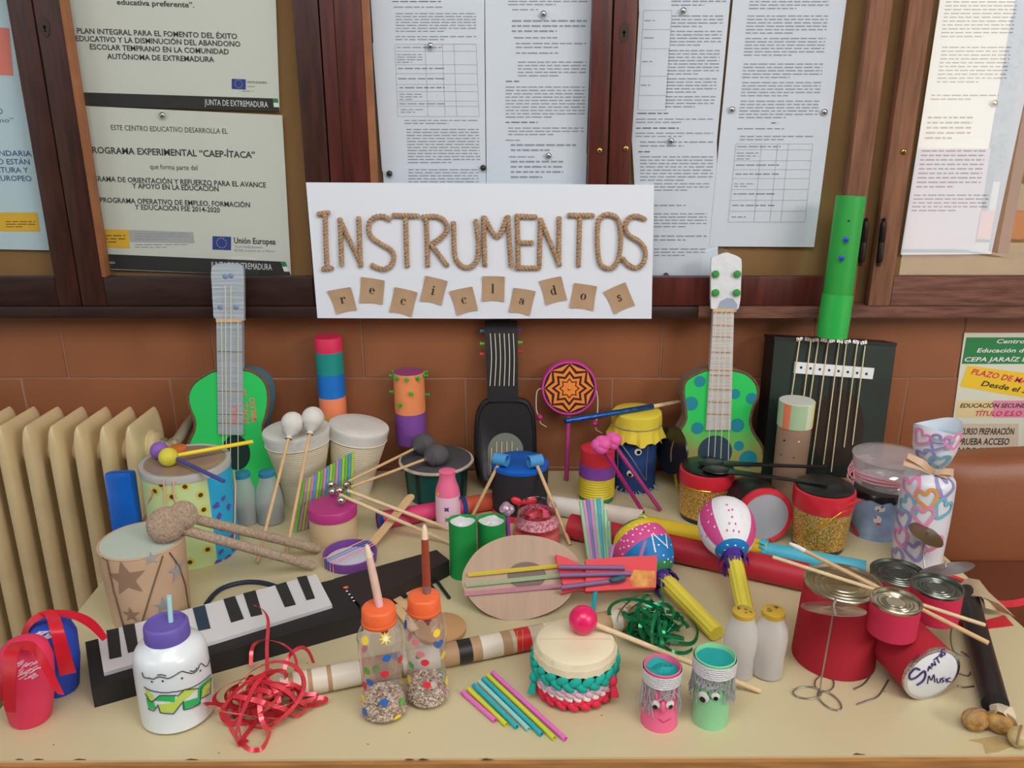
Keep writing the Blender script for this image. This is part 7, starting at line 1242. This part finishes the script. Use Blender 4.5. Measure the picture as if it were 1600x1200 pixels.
spotted(669, 1112, 58, [(1112, 54), (1103, 62), (1087, 67), (1065, 64), (1030, 58), (1012, 62), (990, 67), (975, 66), (962, 58), (956, 51)], (929, 954), 52, 1064, [(682, 989, 'y'), (634, 975, 'b'), (664, 1035, 'r'), (692, 1023, 'y'), (643, 1039, 'g'), (667, 1070, 'r'), (697, 1062, 'y'), (687, 1005, 'b'), (650, 1003, 'p'), (657, 1022, 'p'), (640, 1060, 'y')], (667, 926, 663, 820, .0048, (rbw, frl, tipw, rbw)), 'spotted clear bottle with orange cap and red-brown brush handle, nearer the lute')
# ================================================================ CARDBOARD KEYBOARD
h = .030; FL_, FR_ = G(148, 1106), G(568, 986); up = V((0, 0, h)); dp = G(133, 1003, TZ + h) - (FL_ + up); bk = M('keyboard_black', (36, 33, 34), .55, bump=.1, bs=60); t = thing('toy_keyboard', 'black cardboard keyboard with white paper keys, lying left of centre', 'keyboard', (FL_ + FR_) / 2)
mb = MB(); c_ = (FL_ + FR_ + dp) / 2 + up / 2; ex = (FR_ - FL_).normalized(); ey = V((dp.x, dp.y, 0)).normalized(); mb.prism([FL_ + up, FR_ + up, FR_ + up + dp, FL_ + up + dp], -up, bk); part('body', mb, t)
mb = MB(); q = [G(x, y, TZ + h + .0005) for x, y in ((522, 904), (682, 859), (702, 875), (562, 944))]; mb.prism(q, (0, 0, -h + .002), M('keyboard_tail', (42, 34, 34), .5)); part('tail', mb, t, 'narrow dark brown right section')
wk = M('key_white', (208, 208, 210), .6); zk = TZ + h + .006; mb = MB(); q = [G(x, y, zk) for x, y in ((152, 990), (300, 950), (494, 897), (519, 945), (340, 1000), (162, 1051))]; mb.prism(q, (0, 0, -.0055), wk); kp = part('white_keys', mb, t)
for k, Q in enumerate([[(166, 985), (185, 981), (190, 1025), (171, 1029)], [(191, 977), (210, 974), (217, 1015), (200, 1019)], [(252, 962), (270, 957), (279, 995), (261, 1000)], [(301, 950), (320, 945), (329, 981), (310, 985)], [(349, 936), (367, 931), (381, 966), (361, 972)], [(380, 927), (399, 922), (410, 959), (392, 963)], [(430, 914), (447, 909), (462, 944), (445, 948)], [(464, 902), (479, 899), (492, 934), (479, 937)]]):
    mb = MB(); mb.prism([G(x, y, zk + .0012) for x, y in Q], (0, 0, -.0011), M('key_blue', (40, 58, 78), .6) if k == 3 else M('key_black', (42, 42, 44), .6)); part('black_key', mb, kp)
mb = MB(); q = G(540, 918, TZ + h + .0004); mb.shape(s_poly([(-.004, -.002), (-.002, .003), (.003, .0035), (.0045, 0), (.002, -.004)]), lambda x, y: q + V((x, y, .0004)), M('dot_orange', (236, 110, 74), .5)); part('button', mb, t, 'orange button dot')
for x, y in ((542, 924), (546, 929), (550, 934), (553, 939)): mb = MB(); q = G(x, y, TZ + h + .0004); mb.shape(s_circ(.0018, 8), lambda a, b: q + V((a, b, .0004)), wht); part('button', mb, t, 'white button dot')
mb = MB(); mb.tube([G(x, y, TZ + .004) for x, y in ((322, 944), (335, 928), (352, 917), (380, 910), (407, 910), (430, 916), (440, 922))], .0038, M('cable_navy', (34, 44, 60), .5), 10, smooth=6); part('cable', mb, t, 'dark navy cable')
# ================================================================ WHITE BOTTLE WITH DRAWING
L, c = upright(285, 1146, 100, [(1146, 98), (1132, 104), (1110, 108), (1060, 110), (1035, 110), (1020, 109), (1010, 104), (1003, 92), (998, 72), (994, 68)]); H = L.p[-1][0]; t = thing('painted_bottle', 'large white bottle with a felt-pen drawing, purple cap and pale straw', 'bottle', c); wb_ = M('milk_white', (222, 230, 234), .25, spec=.6); nn = 40
p = [(0, L.p[0][1] * .9), (.002, L.p[0][1])] + [(H * k / nn, sum(L.r(min(max(H * k / nn + d, 0), H)) for d in (-.003, 0, .003)) / 3) for k in range(2, nn + 1)]; L = Lat(c, p); mb = MB(); mb.lathe(L, wb_, 52); lnm, gr1, gr2 = M('pen_black', (62, 66, 70), .6), M('felt_green', (52, 182, 100), .5), M('felt_lime', (190, 216, 90), .5)
zq = lambda X, Y: (X * .25, 900 + Y * .25)
for Q, m_ in (([(915, 700), (960, 740), (965, 790), (918, 755)], gr2), ([(915, 755), (965, 790), (975, 830), (930, 825)], gr1), ([(960, 775), (1000, 742), (1095, 742), (1090, 785)], gr1), ([(985, 800), (1040, 795), (1090, 850), (1005, 850)], gr2), ([(1090, 785), (1150, 700), (1235, 700), (1150, 775)], gr2), ([(1040, 795), (1090, 785), (1140, 775), (1085, 850)], gr2), ([(1140, 785), (1245, 755), (1245, 800), (1140, 835)], gr1), ([(1235, 700), (1275, 660), (1255, 760), (1235, 770)], gr1), ([(1260, 690), (1312, 640), (1310, 720), (1260, 765)], gr2), ([(1240, 690), (1318, 625), (1318, 655), (1255, 720)], gr1)): pxpatch(mb, L, [zq(*q_) for q_ in Q], m_, .0007, 4, 3)
part('bottle', mb, t); mb = MB()
for P in ([(893, 600), (905, 628), (940, 635), (960, 640), (985, 628), (1020, 628), (1050, 636), (1090, 618), (1130, 592), (1160, 598), (1200, 605), (1230, 585), (1250, 545), (1285, 565), (1308, 520)], [(905, 690), (950, 712), (1020, 724), (1100, 718), (1180, 700), (1250, 665), (1315, 615)], [(912, 730), (940, 775), (955, 782), (1000, 742), (1095, 742), (1110, 745), (1150, 708), (1235, 700)], [(930, 825), (965, 840), (990, 800), (1005, 850), (1085, 858), (1145, 780), (1150, 835), (1200, 820), (1245, 795), (1250, 700), (1318, 640)], [(1250, 765), (1310, 735), (1312, 650)], [(985, 615), (1010, 612), (1040, 620)], [(1185, 590), (1210, 592), (1228, 570)]): mb.tube(pxline(L, s_sm([zq(*q_) for q_ in P], 4) if P[0][1] < 695 else [zq(*q_) for q_ in P], .0010), .0006, lnm, 5)
for q_ in ((952, 658), (1018, 654), (1136, 636), (1250, 590)): mark(mb, L, *zq(*q_), s_circ(.0014, 8), lnm, .0009)
part('drawing', mb, t, 'black pen outlines of a sandwich'); zc0, zc1 = zof(c, 998) - c.z, zof(c, 971) - c.z; pcm = M('purple_cap', (104, 88, 170), .45, bump=.1, bs=50); rc = 33.5 * mpp(c + V((0, 0, zc1))); mb = MB(); mb.lathe(Lat(c, [(zc0 - .002, rc - .002), (zc0, rc), (zc0 + .008, rc + .0006), (zc1 - .003, rc - .0002), (zc1 - .0006, rc - .002), (zc1, rc - .0035), (zc1 - .003, rc - .005), (zc1 - .003, .004)]), pcm, 44); part('cap', mb, t, 'purple cap')
a = G(267, 971, c.z + zc1 - .003); straw(a, S(264, 931, a.y + .001), .0030, M('straw_iceblue', (176, 226, 226), .3), t)
# ================================================================ RED AND BLUE CONTAINERS WITH RED RIBBONS
sat = M('red_satin', (204, 34, 50), .32, spec=.6, bump=.1, bs=60); rdc = M('red_container', (226, 58, 96), .55); blc = M('blue_container', (40, 72, 180), .55); scr = M('white_scribble', (228, 214, 222), .7)
def ribbon_can(cx, by, wb, tx, ty, f, m, label, topm, scr_px):
    L, c, top = tilt(cx, by, wb, tx, ty, f); H = L.p[-1][0]; t = thing('ribboned_can', label, 'shaker', c, 'ribboned containers'); r = L.p[-1][1]; p = list(L.p) + [(H + .002, r * .8), (H + .0022, r * .3)]; q = Lat(c, p, L.a); mb = MB(); mb.lathe(q, m, 40); part('can', mb, t); g = random.Random(int(cx)); mb = MB()
    for k in range(26):
        x, y = g.uniform(scr_px[0], scr_px[2]), g.uniform(scr_px[1], scr_px[3]); mb.tube(pxline(L, [(x, y), (x + g.uniform(6, 13), y - g.uniform(3, 8))], .0007), .0006, scr, 4)
    part('scribble', mb, t, 'white pen scribble'); return t, L, c, top
tr, Lr, cr_, topr = ribbon_can(52, 1138, 58, 38, 1006, [(0, 54), (.04, 60), (.45, 76), (.8, 78), (.95, 66), (1, 54)], rdc, 'red container with red satin ribbons, at the lower left corner', rdc, (26, 1036, 52, 1062))
def sash(pts, w_, t, tw=0.0, tw0=0.0): P = [V(p) for p in pts]; return part('ribbon', MB().tube(P, .003, sat, 4, smooth=7, flat=(w_, .0007), twist=tw, tw0=tw0), t, 'red satin ribbon')
def band(mb_, rows, mat):
    v = []; f = []
    for a_, b_ in rows: v += [a_, b_]
    f = [(2 * k, 2 * k + 1, 2 * k + 3, 2 * k + 2) for k in range(len(rows) - 1)]; mb_.add(v, f, mat)
def draped(edgeA, edgeB, t, n=6):
    """ribbon between two pixel edges, each point (px, py, depth y)"""
    A_ = catmull([S(*q) for q in edgeA], n); B_ = catmull([S(*q) for q in edgeB], n); mb = MB(); band(mb, list(zip(A_, B_)), sat); nrm = V((0, -.0006, 0)); band(mb, [(p - nrm, q - nrm) for p, q in zip(A_, B_)], sat); part('ribbon', mb, t, 'red satin ribbon')
yr = cr_.y
draped([(8, 1112, yr - .052), (4, 1060, yr - .050), (6, 1020, yr - .036), (18, 1004, yr - .010)], [(24, 1114, yr - .054), (25, 1060, yr - .054), (28, 1024, yr - .042), (38, 1003, yr - .012)], tr)
draped([(26, 1004, yr - .014), (48, 1002, yr - .016), (66, 1018, yr - .040), (86, 1056, yr - .050), (100, 1086, yr - .052)], [(24, 1016, yr - .030), (48, 1018, yr - .036), (60, 1036, yr - .046), (78, 1068, yr - .054), (90, 1084, yr - .055)], tr)
draped([(-6, 1092, yr - .04), (-4, 1070, yr - .045), (2, 1045, yr - .04)], [(12, 1096, yr - .05), (10, 1070, yr - .052), (10, 1045, yr - .045)], tr)
tbl, Lb_, cb_, topb = ribbon_can(98, 1090, 52, 78, 972, [(0, 48), (.04, 54), (.45, 68), (.8, 70), (.95, 58), (1, 48)], blc, 'blue container with long red satin ribbons, behind the red container', blc, (54, 985, 72, 1000)); yb_ = cb_.y
draped([(58, 958, yb_ - .012), (70, 962, yb_ - .020), (78, 985, yb_ - .042), (86, 1020, yb_ - .048), (94, 1056, yb_ - .048)], [(80, 952, yb_ - .010), (92, 962, yb_ - .018), (100, 985, yb_ - .042), (110, 1020, yb_ - .048), (119, 1051, yb_ - .048)], tbl)
draped([(60, 957, yb_ - .012), (90, 953, yb_ - .01), (125, 958, yb_ - .012), (150, 972, yb_ - .016), (168, 996, yb_ - .02)], [(62, 964, yb_ - .014), (92, 963, yb_ - .012), (120, 970, yb_ - .014), (142, 984, yb_ - .018), (160, 1002, yb_ - .022)], tbl)
draped([(31, 1003, yb_ - .01), (36, 982, yb_ - .012), (48, 965, yb_ - .014), (66, 955, yb_ - .012)], [(38, 1003, yb_ - .016), (44, 986, yb_ - .018), (55, 973, yb_ - .018), (72, 964, yb_ - .014)], tbl)
# ================================================================ FLAT STRAW PANPIPE
t = thing('panpipe', 'flat panpipe of seven bright straws lying at the front of the table', 'panpipe', G(800, 1105), 'drinking-straw panpipes')
for (x0, y0, x1, y1, cc__) in ((890, 725, 1095, 905, 'hot'), (925, 705, 1165, 930, 'lemon'), (960, 680, 1230, 945, 'teal'), (995, 660, 1305, 960, 'paleteal'), (1020, 640, 1385, 990, 'teal'), (1047, 620, 1465, 1015, 'lemon'), (1078, 603, 1535, 1020, 'hot')): straw(G(500 + .25 * x1, 900 + .25 * y1, TZ + .0034), G(500 + .25 * x0, 900 + .25 * y0, TZ + .0034), .0031, STR[cc__], t)
